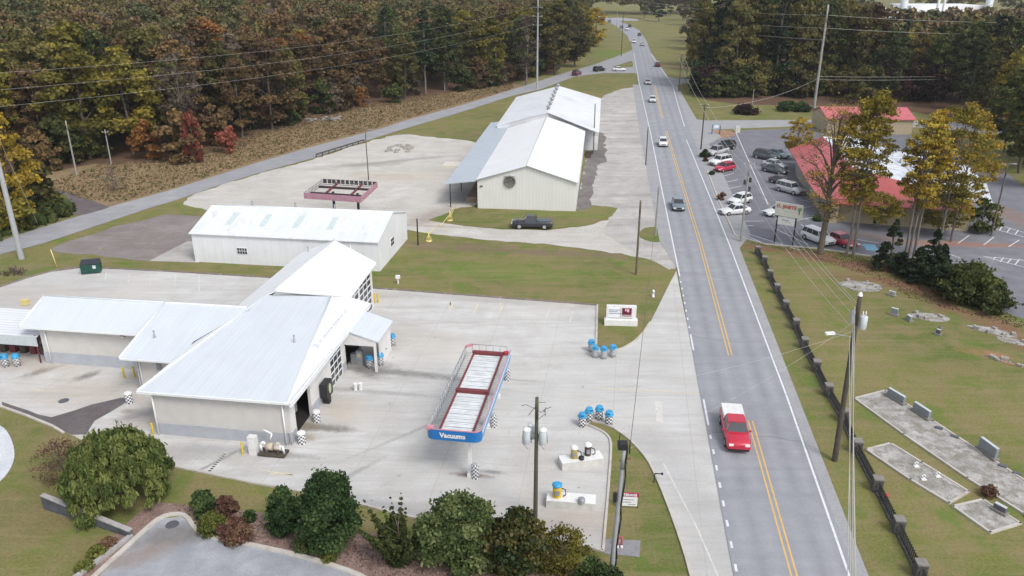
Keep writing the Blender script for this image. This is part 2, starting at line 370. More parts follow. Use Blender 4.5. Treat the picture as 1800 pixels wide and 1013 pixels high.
M['road'] = ground('main_road_asphalt', ((0.29, 0.298, 0.325), (0.325, 0.332, 0.355), (0.265, 0.272, 0.298)), 0.03, 0.4, 7.0, finevar=0.10, bump=0.1,
    streak=(RD, 40, (0.225, 0.232, 0.26), 0.55, 0.9))
def road_wear(m):
    nt = m.node_tree; b = nt.nodes['Principled BSDF']; ge = nt.nodes.new('ShaderNodeNewGeometry').outputs['Position']
    old = b.inputs['Base Color'].links[0].from_socket
    mp = _mapping(nt, ge, loc=(17.35, 41.0, 0), rot=(0, 0, RD - rad(90)), typ='TEXTURE'); sx = nt.nodes.new('ShaderNodeSeparateXYZ'); nt.links.new(mp, sx.inputs[0])
    o = _math(nt, 'ABSOLUTE', _math(nt, 'SUBTRACT', _math(nt, 'ABSOLUTE', sx.outputs['X']), 1.8))      # distance from a lane's centre
    wp = _remap(nt, _math(nt, 'ABSOLUTE', _math(nt, 'SUBTRACT', o, 0.85)), 0.55, 0.05)                  # wheel paths
    nz = _remap(nt, _noise(nt, _mapping(nt, ge, rot=(0, 0, -RD), scale=(0.05, 0.6, 1)), 1.0, 4), 0.3, 0.7)
    col = _mix(nt, _math(nt, 'MULTIPLY', _math(nt, 'MULTIPLY', wp, nz), 0.45), old, (0.40, 0.405, 0.42))
    cl = _remap(nt, o, 0.35, 0.0)
    col = _mix(nt, _math(nt, 'MULTIPLY', _math(nt, 'MULTIPLY', cl, nz), 0.5), col, (0.20, 0.20, 0.215))   # oil line between the wheels
    t = _math(nt, 'FRACT', _math(nt, 'ADD', _math(nt, 'MULTIPLY', sx.outputs['Y'], 1 / 17.0), _math(nt, 'MULTIPLY', _noise(nt, ge, 0.08, 2), 0.5)))
    col = _mix(nt, _math(nt, 'MULTIPLY', _math(nt, 'LESS_THAN', t, 0.006), 0.35), col, (0.13, 0.13, 0.14))
    nt.links.new(col, b.inputs['Base Color'])
road_wear(M['road'])
M['shoulder'] = ground('shoulder_asphalt', ((0.33, 0.335, 0.345), (0.37, 0.37, 0.375), (0.30, 0.30, 0.31)), 0.05, 0.5, 6.0, finevar=0.14, bump=0.1,
    streak=(RD, 20, (0.28, 0.28, 0.29), 0.5, 0.8))
DK = (0.14, 0.12, 0.10)
M['concrete'] = ground('concrete_yard', ((0.53, 0.525, 0.51), (0.61, 0.61, 0.605), (0.46, 0.445, 0.42)), 0.05, 0.35, 5.0, finevar=0.08, bump=0.08,
    joints=(6.1, TH, (0.34, 0.32, 0.30), 0.05), streak=(TH, 9, (0.42, 0.41, 0.395), 0.6, 0.35),
    blobs=[blob(700, 655, 8.5, 0.8, rad(-12), (0.17, 0.165, 0.16), 0.85), blob(645, 652, 3.0, 1.2, rad(-40), (0.16, 0.15, 0.14), 0.8), blob(605, 720, 2.2, 3.2, rad(20), (0.46, 0.40, 0.32), 0.6), blob(760, 745, 9, 0.25, rad(40), (0.3, 0.29, 0.28), 0.6), blob(500, 800, 3.5, 0.5, TH, (0.2, 0.19, 0.18), 0.6), blob(1150, 775, 5, 2, rad(-30), (0.36, 0.35, 0.34), 0.5), blob(1175, 720, 3, 8, rad(10), (0.60, 0.60, 0.60), 0.5), blob(530, 770, 1.8, 0.8, 0, (0.3, 0.26, 0.18), 0.8), blob(670, 690, 8, 0.5, rad(-9), (0.26, 0.25, 0.24), 0.6), blob(640, 640, 3.5, 1.2, TH, (0.24, 0.23, 0.21), 0.7),
           blob(570, 752, 3.2, 0.7, rad(-10), (0.17, 0.15, 0.13), 0.8), blob(540, 750, 1.3, 0.9, 0, (0.22, 0.19, 0.12), 0.8), blob(700, 600, 9, 5, TH, (0.50, 0.46, 0.40), 0.5),
           blob(828, 836, 1.8, 0.35, TH, (0.17, 0.12, 0.09), 0.85), blob(865, 830, 1.2, 0.3, TH, (0.2, 0.18, 0.17), 0.7), blob(900, 668, 3.5, 0.25, TH, (0.2, 0.19, 0.18), 0.8),
           blob(590, 850, 5.5, 0.35, rad(48), (0.25, 0.245, 0.24), 0.55), blob(370, 790, 5, 0.8, TH, (0.30, 0.30, 0.31), 0.6), blob(385, 810, 0.25, 2.6, rad(-38), (0.05, 0.05, 0.05), 0.5),
           blob(150, 662, 0.7, 1.5, rad(-40), (0.12, 0.11, 0.1), 0.85), blob(75, 652, 0.7, 2.2, rad(-45), (0.13, 0.12, 0.11), 0.85), blob(110, 705, 0.6, 0.35, 0, (0.2, 0.18, 0.17), 0.8),
           blob(225, 723, 0.7, 0.45, 0, (0.24, 0.2, 0.18), 0.8), blob(240, 730, 1.8, 1.2, rad(30), (0.22, 0.2, 0.19), 0.7), blob(1020, 700, 18, 6, TH, (0.5, 0.5, 0.49), 0.5),
           blob(680, 890, 4.5, 0.8, rad(-20), (0.3, 0.3, 0.32), 0.7), blob(1000, 920, 5, 2.0, 0, (0.42, 0.36, 0.3), 0.7), blob(940, 820, 2.2, 5, 0, (0.44, 0.40, 0.36), 0.5),
           blob(650, 520, 4, 0.8, TH, (0.28, 0.26, 0.24), 0.6), blob(900, 530, 20, 1.3, TH, (0.38, 0.36, 0.33), 0.6), blob(1220, 880, 2.2, 12, rad(7), (0.42, 0.42, 0.42), 0.55),
           blob(40, 640, 8, 2, TH, (0.42, 0.36, 0.30), 0.6), blob(150, 690, 9, 3.5, TH, (0.47, 0.41, 0.35), 0.6), blob(60, 520, 14, 4, TH, (0.46, 0.42, 0.38), 0.6), blob(330, 800, 6, 1.0, TH, (0.33, 0.32, 0.31), 0.6), blob(620, 600, 3, 6, 0, (0.40, 0.37, 0.33), 0.4), blob(800, 900, 8, 1.2, rad(-15), (0.40, 0.38, 0.36), 0.5), blob(200, 760, 8, 1.5, rad(35), (0.46, 0.38, 0.30), 0.5)])
def concrete_wear(m, dark, amt, ang):
    nt = m.node_tree; b = nt.nodes['Principled BSDF']; ge = nt.nodes.new('ShaderNodeNewGeometry').outputs['Position']
    col = b.inputs['Base Color'].links[0].from_socket
    for a_, ln_, sc_, am_ in ((ang, 7.0, 0.55, amt), (ang + 1.2, 12.0, 0.9, amt * 0.6), (ang - 0.5, 20.0, 1.6, amt * 0.45)):
        g = _remap(nt, _noise(nt, _mapping(nt, ge, rot=(0, 0, -a_), scale=(sc_ / ln_, sc_, 1)), 1.0, 6, 0.68, 0.9), 0.50, 0.70)
        col = _mix(nt, _math(nt, 'MULTIPLY', g, am_), col, dark)
    sp = _remap(nt, _noise(nt, ge, 1.4, 3, 0.5), 0.70, 0.76); col = _mix(nt, _math(nt, 'MULTIPLY', sp, 0.55), col, (dark[0] * .6, dark[1] * .58, dark[2] * .55))
    br = _remap(nt, _noise(nt, ge, 0.10, 4, 0.6), 0.52, 0.66); col = _mix(nt, _math(nt, 'MULTIPLY', br, 0.4), col, (0.56, 0.53, 0.48))
    nt.links.new(col, b.inputs['Base Color'])
concrete_wear(M['concrete'], (0.37, 0.355, 0.335), 0.55, TH)
M['gravel'] = ground('gravel_yard', ((0.50, 0.485, 0.455), (0.60, 0.585, 0.555), (0.42, 0.395, 0.36)), 0.04, 0.3, 4.0, finevar=0.22, bump=0.3,
    streak=(rad(20), 6, (0.50, 0.46, 0.40), 0.6, 0.2),
    blobs=[blob(690, 310, 14, 3.5, 0, (0.5, 0.42, 0.33), 0.45), blob(640, 290, 9, 2.2, rad(10), (0.26, 0.23, 0.19), 0.55), blob(700, 283, 14, 1.4, rad(25), (0.27, 0.25, 0.23), 0.6),
           blob(760, 380, 6, 3, rad(50), (0.25, 0.20, 0.16), 0.6), blob(815, 345, 3, 6, 0, (0.22, 0.21, 0.21), 0.6), blob(900, 420, 22, 0.8, TH, (0.48, 0.46, 0.44), 0.6), blob(760, 398, 10, 0.8, TH, (0.3, 0.25, 0.21), 0.5)])
M['old_yard'] = ground('old_parking_yard', ((0.44, 0.425, 0.405), (0.53, 0.515, 0.49), (0.36, 0.34, 0.325)), 0.06, 0.45, 4.0, finevar=0.18, bump=0.2,
    streak=(rad(-8), 9, (0.27, 0.25, 0.24), 0.65, 0.28), cracks=(0.08, (0.24, 0.22, 0.2), 0.008, 0.25))
concrete_wear(M['old_yard'], (0.28, 0.265, 0.25), 0.4, rad(60))
concrete_wear(M['gravel'], (0.36, 0.33, 0.29), 0.35, rad(20))
M['dark_yard'] = ground('stained_dark_concrete', ((0.17, 0.155, 0.145), (0.24, 0.225, 0.215), (0.12, 0.11, 0.105)), 0.08, 0.5, 4.0, finevar=0.2)
M['asphalt_pad'] = ground('brown_old_asphalt', ((0.235, 0.21, 0.205), (0.275, 0.25, 0.24), (0.20, 0.175, 0.165)), 0.06, 0.4, 5.0, finevar=0.16,
    streak=(rad(20), 8, (0.18, 0.15, 0.13), 0.6, 0.4), cracks=(0.11, (0.33, 0.29, 0.24), 0.010, 0.35))
M['dark_asphalt'] = ground('patched_dark_asphalt', ((0.14, 0.125, 0.13), (0.18, 0.16, 0.165), (0.11, 0.095, 0.095)), 0.1, 0.6, 5.0, finevar=0.2)
M['lot_asphalt'] = ground('parking_lot_asphalt', ((0.185, 0.19, 0.215), (0.23, 0.232, 0.255), (0.15, 0.15, 0.172)), 0.05, 0.4, 6.0, finevar=0.14, bump=0.1,
    blobs=[blob(1560, 420, 9, 2, rad(-30), (0.27, 0.17, 0.13), 0.45), blob(1700, 430, 12, 1.2, rad(-5), (0.33, 0.16, 0.10), 0.7), blob(1640, 425, 5, 1, 0, (0.35, 0.2, 0.14), 0.5), blob(1780, 380, 3, 10, 0, (0.25, 0.16, 0.12), 0.6)])
M['near_asphalt'] = ground('blue_grey_asphalt', ((0.32, 0.335, 0.37), (0.41, 0.425, 0.46), (0.24, 0.245, 0.265)), 0.12, 0.5, 7.0, finevar=0.12, bump=0.1,
    blobs=[blob(300, 940, 3.0, 1.6, rad(20), (0.16, 0.145, 0.13), 0.7), blob(240, 980, 1.2, 3.0, rad(-60), (0.25, 0.19, 0.15), 0.6)])
M['orange_dirt'] = ground('orange_clay', ((0.33, 0.20, 0.14), (0.38, 0.24, 0.17), (0.26, 0.16, 0.11)), 0.2, 0.8, 5.0)
M['pebble'] = ground('pale_pebbles', ((0.55, 0.58, 0.62), (0.62, 0.64, 0.67), (0.48, 0.50, 0.54)), 0.2, 1.0, 9.0, finevar=0.2)
M['plot'] = ground('cemetery_plot_gravel', ((0.33, 0.32, 0.305), (0.43, 0.42, 0.40), (0.20, 0.18, 0.145)), 0.5, 1.1, 7.0, finevar=0.3, contrast=(0.44, 0.58))
M['pad'] = ground('blue_grey_pad', ((0.24, 0.24, 0.26), (0.28, 0.28, 0.30), (0.21, 0.2, 0.21)), 0.3, 1.5, 8.0)
M['white_mark'] = plain('white_road_paint', (0.70, 0.70, 0.72), 0.7, var=0.08, scale=3.0, dirt=((0.36, 0.37, 0.39), 2.2, 0.52, 0.65))
M['faded_mark'] = plain('faded_white_paint', (0.60, 0.59, 0.56), 0.8, var=0.1, dirt=((0.47, 0.45, 0.42), 1.5, 0.47, 0.9))
M['yellow_mark'] = plain('yellow_road_paint', (0.66, 0.42, 0.14), 0.7, var=0.08, dirt=((0.36, 0.34, 0.32), 2.2, 0.53, 0.6))
M['faded_yellow'] = plain('faded_yellow_paint', (0.60, 0.54, 0.40), 0.8, var=0.1, dirt=((0.47, 0.45, 0.42), 1.5, 0.5, 0.9))

# ------------------------------------------------------------------ setting: ground sheets
def smooth(pts, it=1, closed=True):
    for _ in range(it):
        q = []; n = len(pts)
        for i in range(n if closed else n - 1):
            a, b = pts[i], pts[(i + 1) % n]
            q += [a * 0.75 + b * 0.25, a * 0.25 + b * 0.75]
        if not closed: q = [pts[0]] + q + [pts[-1]]
        pts = q
    return pts
LV = [0.0]
def sheet(name, pts, mat, z, it=0, world=False, jag=0.0, seed=1):
    P = [Vector((p[0], p[1], z)) for p in pts] if world else GP(pts, 0.0)
    if it: P = smooth(P, it)
    if jag:
        rn = random.Random(seed); Q = []
        for i in range(len(P)):
            a, b = P[i], P[(i + 1) % len(P)]; L = (b - a).length; n = min(60, max(1, int(L / 1.2)))
            for k in range(n):
                p = a.lerp(b, k / n); Q.append(p + Vector((rn.gauss(0, jag), rn.gauss(0, jag), 0)))
        P = Q
    bm = bmesh.new(); vs_ = [bm.verts.new((p.x, p.y, z)) for p in P]
    f = bm.faces.new(vs_); f.normal_update()
    if f.normal.z < 0: f.normal_flip()
    bmesh.ops.triangulate(bm, faces=bm.faces[:])
    me = bpy.data.meshes.new(name); bm.to_mesh(me); bm.free(); me.materials.append(mat)
    o = bpy.data.objects.new(name, me); COL.objects.link(o)
    return tag(o, kind='structure')
def kerb(pts, mat='kerb', wdt=0.16, h=0.13, it=0, closed=False, name='kerb'):
    P = GP(pts)
    if it: P = smooth(P, it, closed)
    mb = MB(); n = len(P)
    offs = []
    for i in range(n):
        a = P[i - 1] if (i > 0 or closed) else P[i]; b = P[(i + 1) % n] if (i < n - 1 or closed) else P[i]
        d = (b - a).normalized(); offs.append(Vector((-d.y, d.x, 0)) * wdt / 2)
    for i in range(n if closed else n - 1):
        j = (i + 1) % n
        a0, a1, b0, b1 = P[i] - offs[i], P[i] + offs[i], P[j] - offs[j], P[j] + offs[j]
        up = Vector((0, 0, h))
        mb.poly([a0 + up, b0 + up, b1 + up, a1 + up]); mb.poly([a0, b0, b0 + up, a0 + up]); mb.poly([b1, a1, a1 + up, b1 + up])
        if i == 0 and not closed: mb.poly([a1, a0, a0 + up, a1 + up])
        if i == n - 2 and not closed: mb.poly([b0, b1, b1 + up, b0 + up])
    return tag(mb.build(name, M[mat]), kind='structure')
def ribbon(mb, pts, wd, z, world=False, mi=0, dash=None):
    P = [Vector((p[0], p[1], 0)) for p in pts] if world else GP(pts)
    for i in range(len(P) - 1):
        a, b = P[i], P[i + 1]; d = b - a; L = d.length; d.normalize(); o = Vector((-d.y, d.x, 0)) * wd / 2
        segs = [(0, L)] if not dash else [(s_, min(L, s_ + dash[0])) for s_ in np.arange(0, L, dash[0] + dash[1])]
        for s0, s1 in segs:
            p, q = a + d * s0, a + d * s1
            mb.poly([(p - o) + Vector((0, 0, z)), (q - o) + Vector((0, 0, z)), (q + o) + Vector((0, 0, z)), (p + o) + Vector((0, 0, z))][::1], mi)
def fixup(mb):
    for k, f in enumerate(mb.f):
        a, b, c = (Vector(mb.v[i]) for i in f[:3])
        if (b - a).cross(c - a).z < 0: mb.f[k] = tuple(reversed(f))

sheet('ground', [(-2500, -400), (2500, -400), (2500, 3500), (-2500, 3500)], M['grass'], 0.0, world=True)

# --- left wood: rising leaf-covered hill behind the side road
EDGE = [(-260, 60), (-128, 96), (-101, 118)] + [tuple(G(x, y)[:2]) for x, y in
        [(95, 306), (170, 284), (245, 290), (330, 290), (440, 252), (560, 212), (640, 192), (740, 176), (830, 162), (900, 149), (975, 128), (1032, 92)]] + [(40, 420), (60, 620), (60, 900)]
EDGE = [Vector((x, y)) for x, y in EDGE]
def edge_dist(x, y):
    """signed distance to the wood's edge, positive inside (left of the line)"""
    p = Vector((x, y)); best = 1e9; sgn = 1
    for a, b in zip(EDGE[:-1], EDGE[1:]):
        ab = b - a; t = max(0, min(1, (p - a).dot(ab) / ab.length_squared)); q = a + ab * t; d = (p - q).length
        if d < best - 1e-6: best = d; sgn = 1 if ab.x * (y - a.y) - ab.y * (x - a.x) > 0 else -1
    return best * sgn
def hillz(x, y):
    d = edge_dist(x, y)
    if d <= 0: return 0.0
    return 0.11 * d * (d / (d + 25.0)) * (1 - min(1, max(0, (y - 260) / 400)) * 0.6)
def hill():
    xs = np.linspace(-620, 70, 90); ys = np.linspace(60, 900, 110)
    mb = MB(); idx = {}
    for j, y in enumerate(ys):
        for i, x in enumerate(xs):
            d = edge_dist(x, y)
            mb.v.append((x, y, hillz(x, y) + (0.02 if d > -2 else -0.6)))
    nx = len(xs)
    for j in range(len(ys) - 1):
        for i in range(nx - 1):
            a = j * nx + i
            if max(mb.v[k][2] for k in (a, a + 1, a + nx, a + nx + 1)) < 0: continue
            mb.f.append((a, a + 1, a + nx + 1, a + nx)); mb.m.append(0); mb.sm.append(True)
    return tag(mb.build('hill', M['litter']), kind='structure')
hill()
sheet('verge', [(50, 332), (90, 300), (170, 276), (250, 280), (330, 268), (440, 228), (560, 190), (640, 176), (740, 164), (830, 154), (905, 143), (925, 155), (900, 161), (809, 187), (707, 215), (668, 228), (550, 259), (450, 288),
      (295, 338), (210, 361), (178, 372), (150, 358), (110, 342)], M['verge'], 0.03, jag=0.35, seed=3)
# yards and pavements
sheet('gravel_yard', [(306, 356), (375, 330), (450, 307), (560, 278), (632, 253), (710, 234), (750, 241), (830, 247), (850, 262), (850, 330), (838, 365), (800, 366), (770, 384), (735, 392), (712, 397), (700, 392), (560, 380), (365, 372)], M['gravel'], 0.006, it=1, jag=0.25)
sheet('gravel_lane', [(690, 384), (735, 384), (800, 396), (880, 404), (960, 405), (1030, 397), (1070, 386), (1086, 366), (1120, 330), (1160, 360), (1186, 470), (1178, 474), (1160, 462), (1110, 450), (1020, 437), (940, 428), (840, 420), (765, 413), (700, 402)], M['gravel'], 0.012, jag=0.15)
sheet('old_yard', [(1062, 168), (1090, 157), (1121, 153), (1130, 200), (1143, 262), (1160, 350), (1176, 420), (1187, 474), (1178, 473), (1120, 447), (1060, 410), (1072, 380), (1088, 366), (1030, 360), (1012, 372), (1040, 235), (1046, 190)], M['old_yard'], 0.018, jag=0.12)
sheet('dark_strip', [(1011, 374), (1037, 371), (1042, 330), (1050, 290), (1066, 285), (1064, 240), (1056, 232), (1040, 232)], M['dark_yard'], 0.024, jag=0.2)
sheet('grass_island', [(768, 388), (800, 366), (840, 363), (1010, 374), (1058, 361), (1086, 367), (1071, 384), (1030, 396), (960, 404), (880, 402), (800, 396)], M['grass'], 0.028, it=1, jag=0.1)
sheet('grass_island', [(1122, 410), (1130, 402), (1150, 398), (1170, 402), (1174, 412), (1168, 424), (1148, 427), (1128, 421)], M['grass'], 0.026, it=1, jag=0.08)
sheet('asphalt_pad', [(86, 437), (120, 425), (200, 400), (290, 377), (362, 382), (350, 400), (340, 412), (345, 440), (345, 462), (262, 459), (180, 450), (105, 443)], M['asphalt_pad'], 0.008, jag=0.2)
sheet('concrete_strip', [(262, 459), (330, 424), (345, 425), (350, 462)], M['old_yard'], 0.014)
sheet('concrete_yard', [(-500, 640), (-200, 545), (0, 505), (45, 490), (88, 478), (140, 472), (180, 472), (300, 478), (480, 489), (560, 497), (660, 507), (800, 518), (1050, 537), (1048, 606), (1060, 617), (1085, 617),
      (1108, 607), (1128, 590), (1143, 567), (1160, 533), (1178, 497), (1189, 476), (1197, 520), (1206, 562), (1225, 637), (1251, 757), (1285, 960), (1300, 1060), (1310, 1200), (1290, 1300), (1235, 1100), (1211, 1000), (1196, 950), (1170, 878),
      (1152, 836), (1138, 808), (1112, 778), (1085, 757), (1060, 745), (1038, 741), (1033, 748), (1050, 755), (1066, 764), (1074, 776), (1074, 800), (1068, 880), (1060, 970), (960, 945), (770, 920), (700, 905), (640, 889),
      (540, 867), (450, 851), (300, 820), (180, 792), (140, 772), (110, 757), (90, 745), (0, 712), (-200, 680), (-500, 900)], M['concrete'], 0.010)
sheet('asphalt_patch', [(0, 708), (30, 715), (90, 734), (160, 712), (215, 700), (226, 703), (215, 712), (165, 740), (150, 765), (125, 765), (92, 747), (0, 712)], M['dark_asphalt'], 0.020, jag=0.08)
sheet('planting_strip', [(1052, 540), (1160, 533), (1143, 567), (1128, 590), (1108, 605), (1085, 615), (1062, 615), (1050, 605)], M['grass'], 0.026)
sheet('lot_asphalt', [(1236, 268), (1258, 243), (1310, 229), (1400, 226), (1560, 226), (1700, 270), (1765, 300), (1800, 330), (2100, 480), (2300, 900), (1900, 610), (1830, 572), (1765, 548), (1720, 520), (1680, 490), (1620, 468), (1560, 455), (1530, 450),
      (1440, 437), (1345, 429), (1318, 424), (1292, 415), (1275, 380), (1255, 340), (1243, 300)], M['lot_asphalt'], 0.010, jag=0.05)
sheet('forest_floor', [(1215, 165), (1240, 176), (1300, 184), (1430, 186), (1560, 188), (1700, 215), (1800, 250), (2400, 330), (2600, 60), (1225, 30), (1212, 90)], M['litter'], 0.006)
# mulch bed and near road at the bottom left
sheet('mulch_bed', [(262, 885), (300, 884), (345, 888), (430, 897), (520, 912), (640, 935), (760, 960), (900, 985), (1040, 1000), (1060, 1080), (880, 1150), (760, 1090), (640, 1005), (500, 965), (420, 952), (355, 942), (320, 908), (268, 908), (215, 950), (150, 1020), (120, 1012), (200, 945)], M['mulch'], 0.012, jag=0.08, it=1)
sheet('near_road', [(175, 1013), (215, 972), (258, 932), (285, 912), (325, 908), (350, 940), (420, 958), (520, 976), (600, 1000), (640, 1013), (760, 1090), (900, 1250), (-300, 1400), (60, 1120)], M['near_asphalt'], 0.02)
sheet('mulch_strip', [(128, 1013), (200, 950), (235, 925), (268, 905), (285, 910), (225, 955), (165, 1013), (110, 1080), (60, 1090)], M['mulch'], 0.024, jag=0.05)
sheet('pebble_pad', [(-60, 730), (0, 745), (18, 765), (27, 795), (22, 820), (0, 850), (-60, 880), (-150, 820)], M['pebble'], 0.015, it=2)
sheet('concrete_pad', [(1063, 948), (1126, 951), (1124, 980), (1061, 974)], M['pad'], 0.03)
# roads
sheet('side_road', [(-500, 640), (-200, 505), (0, 448), (77, 428), (180, 394), (257, 368), (308, 353), (380, 328), (450, 306), (555, 277), (630, 252), (707, 228), (796, 202), (900, 169), (951, 157), (1010, 135), (1060, 129), (1123, 129), (1150, 126), (1112, 95), (1112, 88), (1080, 101),
      (1044, 114), (987, 130), (900, 158), (809, 186), (707, 214), (668, 227), (550, 258), (450, 287), (295, 336), (210, 359), (133, 382), (68, 402), (0, 424), (-200, 480), (-500, 600)], M['side_road'], 0.034)
sheet('grass_island', [(1076, 118), (1095, 112), (1110, 107), (1113, 112), (1112, 118), (1090, 120)], M['grass'], 0.045)
sheet('gravel_drive', [(133, 382), (118, 366), (95, 350), (62, 334), (40, 326), (70, 324), (110, 334), (150, 348), (185, 362), (196, 365)], M['dark_asphalt'], 0.036, it=1)
sheet('cross_road', [(1172, 200), (1195, 206), (1240, 212), (1430, 211), (1600, 211), (1900, 230), (1900, 245), (1600, 224), (1425, 222), (1300, 226), (1250, 229), (1225, 234), (1212, 245)], M['shoulder'], 0.030)
sheet('cross_road', [(1154, 120), (1165, 133), (1185, 138), (1222, 140), (1222, 146), (1200, 147), (1182, 154), (1172, 165)], M['shoulder'], 0.030)
sheet('clay_island', [(1218, 240), (1235, 231), (1262, 228), (1290, 231), (1296, 237), (1275, 243), (1240, 247), (1222, 246)], M['orange_dirt'], 0.034, it=1)

RDIR = Vector((math.cos(RD), math.sin(RD), 0)); RNRM = Vector((math.sin(RD), -math.cos(RD), 0))
RC0 = Vector((17.35, 41.0, 0))
def rp(s_, off): return RC0 + RDIR * s_ + RNRM * off      # station along the centre line, offset to the right
S_END = 212.0
far_l = [G(x, y) for x, y in [(1110, 80), (1103, 64), (1087, 49), (1072, 40), (1050, 32), (1000, 22)]]
far_r = [G(x, y) for x, y in [(1144, 92), (1137, 73), (1124, 54), (1105, 44), (1085, 36), (1060, 29), (1005, 18)]]
main_l = [rp(-60, -3.55), rp(60, -3.65), rp(130, -4.2), rp(S_END, -5.2)]
main_r = [rp(S_END, 5.6), rp(130, 4.8), rp(60, 3.95), rp(-60, 3.45)]
sheet('main_road', [p[:2] for p in main_l + far_l + far_r[::-1] + main_r], M['road'], 0.050, world=True)
sheet('road_shoulder', [p[:2] for p in [rp(49, -3.6), rp(60, -5.3), rp(135, -6.4), rp(S_END, -7.0), rp(S_END, -4), rp(60, -3)]], M['shoulder'], 0.040, world=True)
sheet('road_shoulder', [p[:2] for p in [rp(-60, 3.3), rp(-60, 4.0), rp(58, 4.9), rp(64, 7.2), rp(100, 7.4), rp(124, 7.5), rp(132, 11), rp(150, 7.5), rp(S_END, 6.5), rp(S_END, 4)]], M['shoulder'], 0.042, world=True)
sheet('far_lane', [(1069, 38), (1060, 33), (1085, 31), (1122, 34), (1122, 37), (1090, 37)], M['shoulder'], 0.03)

# road markings
mk = MB()
ribbon(mk, [rp(-60, 3.15), rp(-3, 3.28), rp(19, 3.65), rp(60, 3.75), rp(107, 3.4), rp(128, 3.2)], 0.15, 0.056, world=True)
ribbon(mk, [rp(143, 3.9), rp(175, 4.4), rp(S_END, 5.2), G(1144, 95)], 0.16, 0.056, world=True)
ribbon(mk, [rp(47, -3.5), rp(90, -3.8), rp(130, -4.0), rp(S_END, -4.9), G(1114, 93)], 0.16, 0.056, world=True)
ribbon(mk, [rp(13.5, -3.42), rp(17.6, -3.42)], 0.15, 0.056, world=True)
ribbon(mk, [rp(27, -3.5), rp(30.5, -3.5)], 0.15, 0.056, world=True)
ribbon(mk, [rp(-20, -3.35), rp(12, -3.42)], 0.16, 0.056, world=True, dash=(0.65, 1.45))
ribbon(mk, [rp(32, -3.5), rp(47, -3.5)], 0.16, 0.056, world=True, dash=(0.5, 1.6))
fixup(mk); tag(mk.build('road_markings', M['white_mark']), kind='structure')
mk = MB()
for o_ in (-0.17, 0.17):
    ribbon(mk, [rp(-60, o_), rp(14.6, o_)], 0.12, 0.056, world=True)
    ribbon(mk, [rp(26.3, o_ - 0.15), rp(60, o_), rp(137, o_ - 0.55)], 0.12, 0.056, world=True)
    ribbon(mk, [rp(153, o_ - 0.6), rp(S_END, o_ - 0.3)], 0.14, 0.056, world=True)
fixup(mk); tag(mk.build('centre_line', M['yellow_mark']), kind='structure')
# bay lines on the restaurant lot
mk = MB()
for a, b in [((1260, 313), (1290, 305)), ((1257, 325), (1297, 316)), ((1268, 335), (1303, 327)), ((1278, 345), (1311, 337)), ((1388, 370), (1432, 362)), ((1375, 379), (1440, 389)), ((1400, 388), (1440, 380)),
             ((1302, 389), (1345, 389)), ((1300, 397), (1325, 397)), ((1310, 410), (1405, 440)), ((1362, 402), (1420, 430)), ((1408, 395), (1450, 425)), ((1296, 408), (1340, 427)),
             ((1498, 425), (1560, 447)), ((1500, 420), (1545, 428)), ((1684, 428), (1704, 414)), ((1729, 431), (1747, 417)), ((1773, 434), (1792, 422)), ((1672, 448), (1688, 454)), ((1728, 451), (1800, 458)), ((1732, 452), (1800, 470)),
             ((1750, 452), (1746, 457)), ((1764, 453), (1758, 461)), ((1778, 455), (1770, 463)), ((1792, 456), (1784, 466)), ((1758, 500), (1767, 530)), ((1748, 403), (1800, 417)), ((1752, 395), (1800, 409)), ((1762, 398), (1757, 405)), ((1776, 401), (1770, 409)), ((1790, 405), (1784, 413)),
             ((1290, 225), (1350, 360)), ((1405, 352), (1440, 357)), ((1418, 345), (1470, 350)), ((1535, 397), (1560, 395)), ((1580, 400), (1622, 404))]:
    ribbon(mk, [a, b], 0.13, 0.018)
fixup(mk); tag(mk.build('parking_markings', M['white_mark']), kind='structure')
mk = MB(); ribbon(mk, [(1527, 430), (1534, 441)], 1.5, 0.020); fixup(mk); tag(mk.build('blue_bay_marking', plain('faded_light_blue_paint', (0.20, 0.42, 0.58), 0.7, var=0.1)), kind='structure')
mk = MB()
for a, b in [((918, 557), (922, 541)), ((960, 560), (966, 545)), ((1002, 566), (1007, 547)), ((878, 550), (884, 538)), ((835, 547), (840, 532)), ((790, 548), (797, 531)), ((309, 482), (307, 502)), ((350, 484), (350, 512)), ((228, 480), (226, 496)), ((266, 484), (264, 500)), ((187, 479), (185, 492))]:
    ribbon(mk, [a, b], 0.12, 0.018)
for a, b in [((250, 515), (372, 516))]: ribbon(mk, [a, b], 0.22, 0.018)
ribbon(mk, [(1157, 706), (1160, 745)], 0.55, 0.018)
for a, b in [((1166, 815), (1226, 930)), ((1226, 930), (1262, 1013)), ((1262, 1013), (1300, 1100))]: ribbon(mk, [a, b], 0.12, 0.018)
fixup(mk); tag(mk.build('faded_markings', M['faded_mark']), kind='structure')
mk = MB()
for a, b in [((1050, 683), (1230, 692)), ((793, 530), (789, 545)), ((790, 531), (798, 545)), ((842, 533), (832, 552)), ((880, 533), (878, 552)), ((470, 829), (515, 835)), ((475, 833), (515, 836)), ((53, 684), (78, 688))]: ribbon(mk, [a, b], 0.15, 0.019)
fixup(mk); tag(mk.build('faded_yellow_markings', M['faded_yellow']), kind='structure')
# black/white crossing strip in front of the hall
mk = MB()
a, b = G(368, 829), G(397, 796); n = 9
for i in range(n):
    p, q = a.lerp(b, i / n), a.lerp(b, (i + 0.5) / n); r = a.lerp(b, (i + 1) / n)
    ribbon(mk, [p, q], 0.22, 0.020, world=True, mi=0); ribbon(mk, [q, r], 0.22, 0.020, world=True, mi=1)
fixup(mk); tag(mk.build('hose_strip', [M['black'], M['faded_mark']]), kind='structure')

